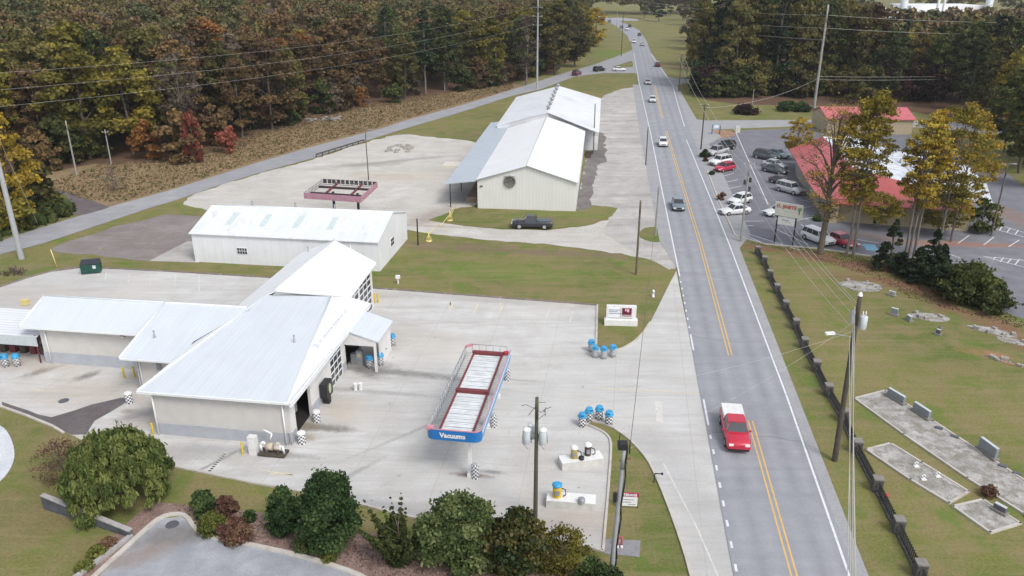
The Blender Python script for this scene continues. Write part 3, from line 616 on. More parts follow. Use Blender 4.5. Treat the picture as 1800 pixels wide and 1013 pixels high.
# kerbs
kerb([(0, 505), (45, 490), (88, 478), (140, 471)], 'kerb_dark', 0.25)
kerb([(182, 472), (300, 478), (480, 489)], 'kerb_dark', 0.2)
kerb([(655, 507), (800, 518), (1050, 537)], 'kerb_dark', 0.2)
kerb([(1050, 537), (1048, 606)], 'kerb', 0.2)
kerb([(1068, 617), (1085, 617), (1108, 607), (1128, 590), (1143, 567)], 'kerb', 0.18, it=2)
kerb([(300, 820), (450, 851), (540, 867), (640, 889), (700, 905), (770, 920), (960, 945), (1060, 970)], 'kerb', 0.16)
kerb([(1060, 970), (1068, 880), (1074, 800), (1074, 776), (1066, 764), (1050, 755), (1033, 748)], 'kerb', 0.16, it=1)
kerb([(1038, 741), (1060, 745), (1085, 757), (1112, 778), (1138, 808), (1152, 836), (1170, 878), (1196, 950), (1211, 1000), (1235, 1100)], 'kerb', 0.16, it=1)
kerb([(0, 715), (48, 732), (92, 750), (112, 762)], 'kerb', 0.2)
kerb([(1243, 300), (1262, 350), (1292, 414)], 'kerb', 0.2)
kerb([(160, 1020), (215, 970), (258, 930), (283, 910), (308, 904), (328, 908), (342, 930), (360, 943), (430, 957), (520, 976), (600, 1000), (645, 1018), (760, 1095)], 'kerb', 0.30, 0.14, it=1)
kerb([(1292, 415), (1345, 430), (1440, 438), (1530, 451)], 'kerb', 0.2)

# ------------------------------------------------------------------ car wash building (local frame: x east, y north, origin at its south-east foot)
O = G(513, 783); RZ = (0, 0, TH)
wash = thing('car_wash_building', 'white car wash hall with hipped metal roof, roll-up glass doors and side wings', 'building', (O.x, O.y, 0), TH)
def wall_band(mb, pts, z0, zt):
    """open polyline wall, z0 .. zt per point"""
    for (a, za), (b, zb) in zip(zip(pts, zt), list(zip(pts, zt))[1:]):
        mb.poly([(a[0], a[1], z0), (b[0], b[1], z0), (b[0], b[1], zb), (a[0], a[1], za)])
def solid(mb, x0, x1, y0, y1, z0, z1, mi=0): mb.box(((x0 + x1) / 2, (y0 + y1) / 2, (z0 + z1) / 2), (x1 - x0, y1 - y0, z1 - z0), 0, mi)
# hall walls with real openings on the east side
mb = MB()
solid(mb, -10.9, 0, 0, 0.25, 1.05, 3.95)                       # front, cream
mb.build('front_wall', M['stucco'], wash)
mb = MB(); solid(mb, -10.93, -0.25, -0.03, 0.22, 0, 1.05); solid(mb, -10.93, -10.7, 0.25, 9.3, 0, 1.05)
mb.build('plinth', M['stucco_grey'], wash)
mb = MB()
ez = 4.0
def ewall(y0, y1, z0, z1): solid(mb, -0.25, 0, y0, y1, z0, z1)
ewall(0.25, 1.2, 0, ez); ewall(1.2, 4.3, 3.15, ez); ewall(4.3, 8.9, 0, ez); ewall(8.9, 11.6, 3.25, ez); ewall(11.6, 12.6, 0, ez); ewall(12.6, 16.8, 3.0, ez); ewall(16.8, 18.1, 0, ez)
mb.build('side_wall', M['stucco_white'], wash)
mb = MB(); solid(mb, -10.9, -10.65, 0.25, 9.3, 1.05, 3.95); mb.build('side_wall', M['stucco_white'], wash)
mb = MB(); solid(mb, -2.4, -2.3, 12.3, 17.1, 0, 3.6); mb.build('inner_wall', M['stucco_white'], wash)
for ya_, yb_ in ((4.3, 8.9), (0.0, 1.2), (11.6, 12.5)):
    mb = MB(); solid(mb, 0.0, 0.03, ya_, yb_, 0, 0.92); mb.build('side_plinth', M['stucco_grey'], wash)
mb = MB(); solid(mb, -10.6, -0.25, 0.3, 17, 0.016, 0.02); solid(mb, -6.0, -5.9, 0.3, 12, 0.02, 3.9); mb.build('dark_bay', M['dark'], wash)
mb = MB(); solid(mb, -2.6, -1.6, 4.35, 5.0, 0.02, 3.0); mb.build('bay_column', M['stucco'], wash)
# roof of the hall
mb = MB()
Ltip, Rtip = (-11.75, -0.4, 4.05), (0.35, -0.4, 4.05); TL, TR = (-8.65, 16.0, 5.42), (-2.45, 16.4, 5.42)
BL, BP, BR, BS = (-7.35, 15.5, 6.15), (-7.1, 30.3, 6.15), (-1.45, 27.3, 4.9), (-1.0, 17.7, 4.9)
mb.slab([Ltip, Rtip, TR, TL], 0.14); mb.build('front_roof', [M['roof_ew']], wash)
mb = MB(); mb.slab([Rtip, (0.45, 18.6, 4.05), (-1.0, 18.0, 4.72), TR], 0.14); mb.build('east_roof', [M['trim']], wash)
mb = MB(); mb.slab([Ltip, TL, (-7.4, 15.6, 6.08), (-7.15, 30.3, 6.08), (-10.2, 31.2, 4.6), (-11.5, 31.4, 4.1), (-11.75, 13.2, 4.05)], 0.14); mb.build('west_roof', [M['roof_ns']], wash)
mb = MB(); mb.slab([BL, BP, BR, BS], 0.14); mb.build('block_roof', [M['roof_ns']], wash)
# caps and fascia
mb = MB()
mb.tube(TL, Ltip, 0.09, n=6); mb.tube(TR, Rtip, 0.10, n=6); mb.tube(BL, BP, 0.11, n=6)
mb.build('ridge_cap', M['trim'], wash)
mb = MB()
solid(mb, -11.8, 0.4, -0.52, -0.40, 3.82, 4.0); solid(mb, 0.45, 0.58, -0.5, 18.6, 3.62, 4.02)
mb.build('gutter', M['trim'], wash)
mb = MB()
for x, y, z in ((-0.35, -0.12, 3.85), (-10.85, -0.12, 3.85)): mb = MB(); mb.tube((x, y, z), (x, y, 0.05), 0.07, n=6); mb.build('downpipe', M['trim'], wash)
# block: walls, east face with big glazed door
mb = MB()
solid(mb, -2.1, -1.9, 17.6, 18.7, 0, 4.75); solid(mb, -2.1, -1.9, 18.7, 26.3, 4.35, 4.75); solid(mb, -2.1, -1.9, 26.3, 26.8, 0, 4.75)
mb.poly([(-7.35, 15.95, 5.95), (-8.3, 15.95, 5.2), (-1.2, 17.9, 3.9), (-1.2, 17.9, 4.8)]); mb.poly([(-1.2, 17.9, 3.4), (-1.9, 17.9, 3.4), (-1.9, 17.9, 4.8), (-1.2, 17.9, 4.8)]); mb.poly([(-2.0, 17.7, 0), (0.0, 18.1, 0), (0.0, 18.1, 4.0), (-2.0, 17.7, 4.6)][::-1])
mb.poly([(-10.9, 30.0, 0), (-7.1, 29.9, 0), (-1.9, 26.8, 0), (-1.9, 26.8, 4.8), (-7.1, 29.9, 5.95), (-10.9, 30.0, 4.3)][::-1])
solid(mb, -11.3, -11.1, 13.5, 31, 0, 3.95)
mb.build('block_wall', M['stucco_white'], wash)
def glazed_door(y0, y1, z0, z1, x, rows, cols, name='glazed_door'):
    d = MB(); solid(d, x - 0.06, x, y0, y1, z0, z1); do = d.build(name, M['trim'], wash)
    g = MB()
    dy = (y1 - y0) / cols; dz = (z1 - z0) / rows
    for r in range(rows):
        for c in range(cols):
            solid(g, x - 0.01, x + 0.02, y0 + c * dy + 0.10 * dy, y0 + (c + 1) * dy - 0.10 * dy, z0 + r * dz + 0.16 * dz, z0 + (r + 1) * dz - 0.14 * dz)
    g.build('pane', M['glass'], do)
glazed_door(8.9, 11.6, 0.02, 3.25, -0.05, 5, 3)
glazed_door(18.8, 22.3, 0.02, 4.3, -1.9, 6, 3)
glazed_door(22.6, 26.2, 0.02, 4.3, -1.9, 6, 3)
mb = MB(); solid(mb, -2.1, -1.88, 22.3, 22.6, 0, 4.35); mb.build('door_post', M['trim'], wash)
# lettering band on the mansard (unreadable at this distance: a round mark and a worn line of letters)
mb = MB(); rn = random.Random(4)
def mans(y, u):  # point on the mansard slope, u up the slope
    return Vector((0.35 - u * 0.9, y, 4.05 + u * 0.44)) + Vector((0.0, 0, 0.05))
y = 8.6
mb.poly([mans(7.9 + 0.25 * math.cos(t), 1.15 + 0.3 * math.sin(t)) for t in np.linspace(0, 2 * math.pi, 13)[:-1]])
while y < 15.2:
    wd_ = rn.uniform(0.12, 0.3); h_ = rn.choice([0.2, 0.2, 0.3])
    mb.poly([mans(y, 1.0), mans(y + wd_, 1.0), mans(y + wd_, 1.0 + h_), mans(y, 1.0 + h_)]); y += wd_ + (0.12 if rn.random() > 0.15 else 0.35)
mb.build('lettering', plain('pale_blue_grey_letters', (0.52, 0.55, 0.63), 0.6), wash)
# porch
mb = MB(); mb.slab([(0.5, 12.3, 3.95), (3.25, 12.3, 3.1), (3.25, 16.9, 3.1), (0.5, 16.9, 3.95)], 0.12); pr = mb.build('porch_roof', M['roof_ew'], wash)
mb = MB()
for y_ in (12.45, 16.75):
    solid(mb, 2.75, 2.95, y_ - 0.1, y_ + 0.1, 0, 3.0)
mb.poly([(0.02, 12.4, 2.55), (2.95, 12.4, 2.55), (2.95, 12.4, 3.05), (0.02, 12.4, 3.85)]); mb.poly([(0.02, 16.8, 2.55), (0.02, 16.8, 3.85), (2.95, 16.8, 3.05), (2.95, 16.8, 2.55)])
solid(mb, 2.80, 2.90, 13.6, 16.65, 0, 3.0)
mb.build('porch_frame', M['stucco_white'], wash)
# west wing and its projecting bay
mb = MB(); mb.slab([(-29.2, 9.3, 3.85), (-16.9, 9.3, 3.85), (-16.9, 12.9, 5.35), (-29.2, 12.9, 5.35)], 0.12)
mb.slab([(-29.2, 12.9, 5.35), (-8.9, 12.9, 5.35), (-11.3, 16.6, 3.85), (-29.2, 16.6, 3.85)], 0.12)
mb.slab([(-16.85, 5.2, 3.65), (-11.9, 5.2, 3.65), (-11.7, 8.0, 4.3), (-8.8, 12.9, 5.38), (-17.0, 12.9, 5.38)], 0.12)
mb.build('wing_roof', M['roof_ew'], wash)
mb = MB(); mb.tube((-29.3, 12.9, 5.38), (-9.1, 12.9, 5.42), 0.08, n=6); mb.tube((-16.9, 5.1, 3.68), (-17.0, 12.9, 5.42), 0.08, n=6); mb.tube((-29.25, 9.2, 3.86), (-29.25, 12.9, 5.36), 0.08, n=6)
solid(mb, -29.2, -16.9, 9.15, 9.28, 3.68, 3.84); solid(mb, -16.85, -11.9, 5.06, 5.18, 3.48, 3.64); mb.build('wing_trim', M['trim'], wash)
mb = MB(); solid(mb, -27.9, -16.0, 9.8, 10.05, 1.15, 3.8); solid(mb, -27.9, -27.65, 10.05, 15.8, 0, 3.8); solid(mb, -27.9, -11.3, 15.8, 16.0, 0, 3.8)
mb.poly([(-27.9, 9.8, 3.8), (-27.9, 12.9, 5.2), (-27.9, 16.0, 3.8)][::-1])
mb.poly([(-16.1, 5.95, 3.5), (-16.1, 12.9, 5.25), (-16.1, 12.9, 3.5)][::-1])
solid(mb, -16.0, -11.0, 6.0, 6.2, 0, 3.6); solid(mb, -16.1, -15.9, 9.0, 9.9, 0, 3.7); solid(mb, -16.1, -15.9, 6.0, 6.6, 0, 3.7)
mb.build('wing_wall', M['stucco'], wash)
mb = MB(); solid(mb, -27.93, -16.1, 9.77, 10.02, 0, 1.15); mb.build('wing_plinth', M['stucco_grey'], wash)
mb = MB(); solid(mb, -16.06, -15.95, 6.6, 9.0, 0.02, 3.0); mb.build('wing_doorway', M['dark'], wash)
mb = MB()
mb.tube((-27.3, 9.7, 3.7), (-27.3, 9.7, 0.05), 0.06, n=6); mb.tube((-15.75, 5.93, 3.5), (-15.75, 5.93, 0.05), 0.06, n=6); mb.build('wing_downpipe', M['trim'], wash)
def wall_lamp(x, y, z, d):
    mb = MB(); mb.box((x + d[0] * 0.15, y + d[1] * 0.15, z), (0.35 if not d[0] else 0.3, 0.3 if not d[0] else 0.35, 0.22)); o = mb.build('wall_lamp', M['black'], wash)
    m2 = MB(); m2.box((x + d[0] * 0.17, y + d[1] * 0.17, z - 0.17), (0.26, 0.26, 0.12)); m2.build('diffuser', M['lamp'], o)
wall_lamp(0, 6.6, 3.5, (1, 0)); wall_lamp(-19.5, 9.8, 3.5, (0, -1))
def roof_vent(parent, x, y, z, h=0.55, r=0.06):
    mb = MB(); mb.tube((x, y, z - 0.3), (x, y, z + h), r, n=8); mb.tube((x, y, z + h), (x, y, z + h + 0.08), r * 1.6, r * 1.4, n=8); mb.lathe((x, y, z - 0.1), [(r * 2.6, 0), (r * 2.2, 0.12), (r, 0.2)], 10); mb.build('vent_pipe', M['steel'], parent)
roof_vent(wash, -2.6, 8.0, 4.75); roof_vent(wash, -15.3, 8.0, 4.3); roof_vent(wash, -10.2, 30.2, 4.6)
mb = MB(); solid(mb, -14.2, -13.8, 5.9, 6.0, 2.3, 2.9); mb.build('wall_grille', M['steel'], wash)

# sheet roofed vacuum shed at the far left
sh = G(56, 545, 3.0)
shed = thing('open_shed', 'open shed with white corrugated roof beside the car wash wing', 'shed', (O.x, O.y, 0), TH)
mb = MB(); mb.slab([(-44, 9.6, 2.75), (-28.1, 9.6, 2.75), (-28.9, 14.4, 3.05), (-44, 14.4, 3.05)], 0.1); mb.build('shed_roof', ribbed('corrugated_white_roof', (0.72, 0.75, 0.78), 'Y', 0.45, 0.45, 0.05, width=0.3, dark=0.8), shed)
mb = MB(); solid(mb, -44, -28.2, 9.55, 9.62, 1.75, 2.7); mb.build('fascia_panel', M['lightgrey'], shed)
for px_ in (-43.5, -36, -28.4):
    for py_ in (9.7, 14.2):
        mb = MB(); mb.tube((px_, py_, 0), (px_, py_, 2.8), 0.07, n=6); mb.build('post', M['maroon'], shed)
rn = random.Random(3)
for i in range(9): mb = MB(); solid(mb, -38 + i * 1.05, -37.4 + i * 1.05, 11.2, 11.9, 0, rn.uniform(0.7, 1.5)); mb.build('stored_box', M['maroon' if i % 2 else 'wood_dark'], shed)
mb = MB(); solid(mb, -44, -28.3, 14.3, 14.4, 0, 1.2); mb.build('back_rail', M['wood'], shed)

# ------------------------------------------------------------------ white metal building behind the car wash
b2 = thing('metal_shed_building', 'long white metal building with rooflights behind the car wash', 'building', (O.x, O.y, 0), TH)
M['sheet_roof'] = ribbed('aged_white_sheet_roof', (0.70, 0.73, 0.76), 'X', 0.9, 0.5, 0.07, width=0.04, dark=0.85, dirt=((0.40, 0.39, 0.38), 0.35, 0.53, 0.5))
M['sheet_wall'] = ribbed('white_sheet_wall', (0.74, 0.755, 0.78), 'X', 0.9, 0.55, 0.05, width=0.06, dark=0.93, dirt=((0.34, 0.31, 0.29), 0.5, 0.66, 0.4))
M['sheet_wall_y'] = ribbed('white_sheet_wall_side', (0.74, 0.755, 0.78), 'Y', 0.9, 0.55, 0.05, width=0.06, dark=0.93, dirt=((0.34, 0.31, 0.29), 0.5, 0.66, 0.4))
x0, x1, y0, y1, ze, zr = -28.1, -4.4, 37.2, 49.6, 3.75, 5.55; ym = (y0 + y1) / 2
mb = MB(); mb.slab([(x0 - 0.2, y0 - 0.25, ze), (x1 + 0.1, y0 - 0.25, ze), (x1 + 0.1, ym, zr), (x0 - 0.2, ym, zr)], 0.1); mb.slab([(x0 - 0.2, ym, zr), (x1 + 0.1, ym, zr), (x1 + 0.1, y1 + 0.25, ze), (x0 - 0.2, y1 + 0.25, ze)], 0.1); mb.build('roof', M['sheet_roof'], b2)
mb = MB(); solid(mb, x0, x1, y0, y0 + 0.1, 0, ze); mb.build('long_wall', M['sheet_wall'], b2); mb = MB(); solid(mb, x0, x1, y1 - 0.1, y1, 0, ze); mb.build('long_wall', M['sheet_wall'], b2)
for x_ in (x0, x1 - 0.01):
    mb = MB(); P_ = [(x_, y0 + 0.1, 0), (x_, y1 - 0.1, 0), (x_, y1 - 0.1, ze - 0.1), (x_, ym, zr - 0.12), (x_, y0 + 0.1, ze - 0.1)]; mb.poly(P_ if x_ == x1 - 0.01 else P_[::-1]); mb.build('gable_wall', M['sheet_wall_y'], b2)
skl = plain('rooflight_plastic', (0.52, 0.60, 0.60), 0.3, var=0.1)
for i, xx in enumerate((-24.6, -20.2, -15.9, -11.5)):
    mb = MB(); sl = (zr - ze) / (ym - y0 + 0.25)
    ya, yb = y0 + 1.9, y0 + 4.6; za = ze + sl * (ya - y0 + 0.25) + 0.02; zb = ze + sl * (yb - y0 + 0.25) + 0.02
    mb.slab([(xx, ya, za), (xx + 0.8, ya, za), (xx + 0.8, yb, zb), (xx, yb, zb)], 0.02); mb.build('rooflight', skl, b2)
mb = MB(); mb.tube((x0 - 0.2, ym, zr + 0.02), (x1 + 0.1, ym, zr + 0.02), 0.10, n=6); mb.tube((-7.9, y0 - 0.05, 0), (-7.9, y0 - 0.05, ze), 0.05, n=6); mb.build('ridge_cap', M['trim'], b2)
for xx in (-23, -17.2, -12.0): roof_vent(b2, xx, ym + 0.4, zr, 0.5, 0.1)
def window_grid(parent, c, wd, h, axis, nx, nz, frame='trim'):
    mb = MB(); t = 0.06
    if axis == 'x': mb.box((c[0], c[1], c[2]), (wd, t, h))
    else: mb.box(c, (t, wd, h))
    o = mb.build('window', M[frame], parent); g = MB()
    for i in range(nx):
        for k in range(nz):
            u = (i + 0.5) / nx * wd - wd / 2; v = (k + 0.5) / nz * h - h / 2
            if axis == 'x': g.box((c[0] + u, c[1] - 0.02, c[2] + v), (wd / nx * 0.8, t, h / nz * 0.8))
            else: g.box((c[0] + 0.02, c[1] + u, c[2] + v), (t, wd / nx * 0.8, h / nz * 0.8))
    g.build('pane', M['glass'], o)
window_grid(b2, (-21.7, y0 - 0.03, 1.75), 1.3, 0.8, 'x', 4, 2); window_grid(b2, (x1 + 0.03, y0 + 5.4, 2.0), 1.4, 1.0, 'y', 3, 2)

# ------------------------------------------------------------------ the two long warehouses
O2 = G(1012, 372); T2 = rad(-6.4)
wh = thing('warehouse', 'long white gabled warehouse with round fan in its near gable and lean-to', 'building', (O2.x, O2.y, 0), T2)
M['wh_roof'] = ribbed('bright_white_roof', (0.80, 0.81, 0.81), 'Y', 1.2, 0.45, 0.04, width=0.04, dark=0.93)
M['wh_wall'] = ribbed('white_corrugated_wall', (0.68, 0.68, 0.655), 'X', 0.5, 0.6, 0.05, width=0.3, dark=0.94, dirt=((0.38, 0.36, 0.33), 0.4, 0.64, 0.4))
M['lean_roof'] = ribbed('grey_blue_sheet_roof', (0.44, 0.49, 0.54), 'Y', 1.2, 0.5, 0.05, width=0.05, dark=0.88, dirt=((0.62, 0.66, 0.7), 0.3, 0.62, 0.4))
L1, W1 = 41.0, 14.8; xm = -7.4
mb = MB(); mb.slab([(0.25, -0.3, 4.45), (0.25, L1, 4.45), (xm, L1, 6.85), (xm, -0.3, 6.85)], 0.12); mb.slab([(xm, -0.3, 6.85), (xm, L1, 6.85), (-W1 - 0.2, L1, 4.45), (-W1 - 0.2, -0.3, 4.45)], 0.12); mb.build('roof', M['wh_roof'], wh)
for y_, fl in ((0, False), (L1, True)):
    mb = MB(); P_ = [(-W1, y_, 0), (0, y_, 0), (0, y_, 4.4), (xm, y_, 6.74), (-W1, y_, 4.4)]; mb.poly(P_[::-1] if fl else P_); mb.build('gable_wall', M['wh_wall'], wh)
mb = MB(); mb.poly([(0, 0, 0), (0, L1, 0), (0, L1, 4.4), (0, 0, 4.4)]); mb.build('long_wall', M['sheet_wall_y'], wh); mb = MB(); mb.poly([(-W1, L1, 0), (-W1, 0, 0), (-W1, 0, 4.4), (-W1, L1, 4.4)]); mb.build('long_wall', M['sheet_wall_y'], wh)
mb = MB(); mb.tube((xm, -0.3, 6.87), (xm, L1, 6.87), 0.08, n=6); mb.tube((0.25, -0.34, 4.42), (xm, -0.34, 6.82), 0.07, n=6); mb.tube((-W1 - 0.2, -0.34, 4.42), (xm, -0.34, 6.82), 0.07, n=6); mb.build('ridge_trim', M['lightgrey'], wh)
mb = MB()
mb.lathe((0, 0, 0), [(0.85, 0), (0.9, 0.25), (0.72, 0.3), (0.7, 0.12), (0.2, 0.1)], 20)
for i in range(6):
    t = i * math.pi / 3; mb.box((0.42 * math.cos(t), 0.42 * math.sin(t), 0.18), (0.55, 0.16, 0.03), t)
fan = mb.build('gable_fan', plain('weathered_fan_metal', (0.16, 0.15, 0.14), 0.7, var=0.4, scale=2.0), wh); fan.location = (-9.9, -0.02, 4.35); fan.rotation_euler = (rad(90), 0, 0)
mb = MB(); mb.box((-9.9, -0.12, 5.1), (1.5, 0.3, 0.12)); mb.build('fan_hood', M['steel'], wh)
mb = MB(); mb.box((-14.2, -0.1, 3.5), (0.4, 0.15, 0.15)); mb.build('wall_lamp', M['black'], wh)
# lean-to on the west
mb = MB(); mb.slab([(-14.9, -0.2, 4.35), (-14.9, 50.5, 4.35), (-19.7, 50.5, 3.75), (-19.7, -0.2, 3.75)], 0.12); mb.build('lean_to_roof', M['lean_roof'], wh)
for i in range(6):
    mb = MB(); mb.tube((-19.0, 0.2 + i * 9.6, 0), (-19.0, 0.2 + i * 9.6, 3.75), 0.08, n=6); mb.build('post', M['black'], wh)
mb = MB(); mb.poly([(-14.82, 40.8, 0), (-14.82, 0.1, 0), (-14.82, 0.1, 4.3), (-14.82, 40.8, 4.3)]); solid(mb, -17.0, -14.8, 3, 40, 0, 0.9); mb.build('loading_wall', plain('tan_block', (0.26, 0.20, 0.15), 0.9, var=0.2), wh)
# second warehouse
wh2 = thing('warehouse', 'farther white gabled warehouse with a row of small ridge vents', 'building', (O2.x, O2.y, 0), T2)
A0, A1 = 41.6, 81.0; xa, xb, xr = -17.6, 2.9, -7.35
mb = MB(); mb.slab([(xb, A0 - 3.5, 4.5), (xb, A1, 4.5), (xr, A1, 7.3), (xr, A0 + 1.5, 7.3)], 0.12); mb.slab([(xr, A0 + 1.5, 7.3), (xr, A1, 7.3), (xa, A1, 4.5), (xa, A0 + 1.5, 4.5)], 0.12); mb.build('roof', ribbed('dull_white_roof', (0.70, 0.72, 0.74), 'Y', 1.2, 0.5, 0.06, width=0.04, dark=0.9, dirt=((0.48, 0.48, 0.47), 0.15, 0.50, 0.5)), wh2)
mb = MB()
for y_, fl in ((A0 + 1.6, False), (A1 - 0.2, True)):
    P_ = [(xa + 0.2, y_, 0), (xb - 0.2, y_, 0), (xb - 0.2, y_, 4.45), (xr, y_, 7.18), (xa + 0.2, y_, 4.45)]; mb.poly(P_[::-1] if fl else P_)
mb.poly([(xb - 0.2, A0 + 1.6, 0), (xb - 0.2, A1 - .2, 0), (xb - 0.2, A1 - .2, 4.4), (xb - 0.2, A0 + 1.6, 4.4)]); mb.poly([(xa + 0.2, A1 - .2, 0), (xa + 0.2, A0 + 1.6, 0), (xa + 0.2, A0 + 1.6, 4.4), (xa + 0.2, A1 - .2, 4.4)])
mb.build('wall', M['sheet_wall_y'], wh2)
for i in range(7):
    mb = MB(); yy = A0 + 5.5 + i * 5.4; mb.lathe((xr - 0.1, yy, 7.2), [(0.32, 0), (0.32, 0.45), (0.5, 0.5), (0.5, 0.62), (0.15, 0.85)], 10); mb.build('ridge_vent', M['steel'], wh2)
mb = MB(); rn = random.Random(9)
for i in range(7): solid(mb, 0.3 + rn.uniform(0, 0.4), 1.2 + rn.uniform(0, 0.8), 36.2 + i * 0.55, 36.6 + i * 0.55, 0.03, rn.uniform(0.3, 0.9))
mb.build('scrap_heap', M['wood_dark'], None); o = bpy.data.objects['scrap_heap']; o.location = (O2.x, O2.y, 0); o.rotation_euler = (0, 0, T2)
tag(o, 'heap of dark scrap timber beside the farther warehouse wall', 'scrap heap')

# ------------------------------------------------------------------ restaurant with red roof
M['redroof'] = ribbed('red_metal_roof', (0.43, 0.085, 0.085), 'X', 0.5, 0.5, 0.12, width=0.1, dark=0.85, dirt=((0.30, 0.13, 0.06), 0.35, 0.50, 0.6))
M['whiteroof'] = plain('patchy_white_membrane', (0.58, 0.61, 0.66), 0.7, var=0.15, scale=0.6, dirt=((0.30, 0.32, 0.34), 0.5, 0.50, 0.6))
M['tanwall'] = plain('tan_stucco', (0.42, 0.35, 0.24), 0.9, var=0.08, dirt=((0.3, 0.26, 0.2), 1.0, 0.58, 0.5))
M['stonewall'] = plain('grey_stone_veneer', (0.33, 0.31, 0.28), 0.9, var=0.3, scale=3.0, bump=0.6, dirt=((0.12, 0.115, 0.11), 2.5, 0.52, 0.7))
rest = thing('restaurant', 'restaurant with red metal hipped roof and white flat roof behind bare trees', 'building', (G(1460, 388).x, G(1460, 388).y, 0), rad(-9))
# local frame: x right along the front, y away
def rq(px_, py_, z):
    p = G(px_, py_, z) - rest.location; ca, sa = math.cos(rad(9)), math.sin(rad(9)); return (p.x * ca - p.y * sa, p.x * sa + p.y * ca, z)
E0, E1 = rq(1459, 357, 3.0), rq(1712, 372, 3.0)              # front eave
W0 = rq(1418, 317, 3.0); W1_ = rq(1388, 262, 3.0)            # west eave
R0, R1_ = rq(1500, 295, 5.2), rq(1705, 352, 3.6)             # top edge of the front slope
K0, K1 = rq(1446, 240, 5.6), rq(1500, 296, 5.2)              # top edge of the west slope
mb = MB(); mb.slab([E0, E1, R1_, R0], 0.15); mb.build('front_roof', M['redroof'], rest)
mb = MB(); mb.slab([W1_, W0, rq(1435, 340, 3.0), E0, R0, K0], 0.15); mb.build('west_roof', plain('red_metal_roof_faded', (0.48, 0.115, 0.12), 0.5, var=0.12, scale=1.0, dirt=((0.30, 0.13, 0.06), 0.5, 0.55, 0.5)), rest)
mb = MB(); mb.slab([K0, (R0[0] - 0.05, R0[1], R0[2] - 0.1), (R1_[0], R1_[1], 3.55), rq(1747, 363, 3.4), rq(1735, 325, 3.8), rq(1700, 290, 4.2), rq(1560, 262, 4.6), rq(1500, 240, 5.2)], 0.2); mb.build('flat_roof', M['whiteroof'], rest)
mb = MB()
def wallseg(a, b, z0, z1, mi=0, th=0.2):
    a, b = Vector((a[0], a[1], 0)), Vector((b[0], b[1], 0)); d = b - a; L = d.length; mid = (a + b) / 2
    mb.box((mid.x, mid.y, (z0 + z1) / 2), (L, th, z1 - z0), math.atan2(d.y, d.x), mi)
f0, f1 = (E0[0] + 0.3, E0[1] + 1.4), (E1[0] - 0.2, E1[1] + 0.5)
wallseg(f0, f1, 0, 3.0); wallseg(f1, (f1[0] + 1.5, f1[1] + 10), 0, 3.3); wallseg((f1[0] + 1.5, f1[1] + 10), (f1[0] + 3, f1[1] + 22), 0, 3.3)
mb.build('front_wall', M['tanwall'], rest)
mb = MB(); wv0 = rq(1440, 372, 0); wv1 = rq(1398, 305, 0); wallseg(wv0, wv1, 0, 2.9); wallseg(wv0, (E0[0] + 0.3, E0[1] + 1.4), 0, 2.9); mb.build('stone_wall', M['stonewall'], rest)
mb = MB(); wallseg((f0[0] + 1.5, f0[1] - 0.13), (f0[0] + 6.5, f0[1] - 0.9), 0.1, 2.4, th=0.05); wallseg((f0[0] + 8.2, f0[1] - 1.0 + 0.75), (f0[0] + 10.4, f0[1] - 0.85), 0.9, 2.2, th=0.05); mb.build('front_window', M['glass'], rest)
for k in (0.02, 0.12):
    px_ = E0[0] + 0.5 + k * 5; mb = MB(); mb.box((px_, E0[1] + 0.4, 1.5), (0.5, 0.5, 3.0)); mb.build('porch_pillar', M['tanwall'], rest)
mb = MB(); wallseg((E0[0] + 3.5, E0[1] + 1.9), (E0[0] + 5.4, E0[1] + 1.6), 3.4, 4.6, th=0.9); mb.build('dormer', M['redroof'], rest)
mb = MB(); c_ = rq(1540, 337, 3.9); mb.lathe((c_[0], c_[1] - 0.2, 3.5), [(0.6, 0), (0.6, 0.3), (0.5, 0.35)], 14); mb.build('dormer_window', M['glass'], rest)
for px_, py_ in ((1630, 272), (1622, 268), (1650, 285), (1590, 285)):
    q = rq(px_, py_, 4.6); mb = MB(); mb.box((q[0], q[1], 4.7), (1.3, 1.0, 0.9)); mb.build('rooftop_unit', M['lightgrey'], rest)
# red roofed building behind the restaurant
rb = thing('red_roofed_building', 'low building with faded red metal roof behind the restaurant', 'building', (G(1450, 236).x, G(1450, 236).y, 0), rad(-3))
mb = MB(); mb.slab([(0, 0, 3.3), (19, 0, 3.3), (19, 6, 5.0), (0, 6, 5.0)], 0.15); mb.slab([(0, 6, 5.0), (19, 6, 5.0), (19, 12, 3.3), (0, 12, 3.3)], 0.15); mb.build('roof', plain('pink_red_roof', (0.52, 0.13, 0.15), 0.5, var=0.15, scale=0.8, dirt=((0.35, 0.16, 0.08), 0.5, 0.53, 0.5)), rb)
mb = MB(); solid(mb, 0.4, 18.6, 0.4, 11.6, 0, 3.2); mb.poly([(0.4, 0.4, 3.2), (0.4, 6, 4.85), (0.4, 11.6, 3.2)][::-1]); mb.poly([(18.6, 0.4, 3.2), (18.6, 6, 4.85), (18.6, 11.6, 3.2)]); mb.build('wall', M['tanwall'], rb)

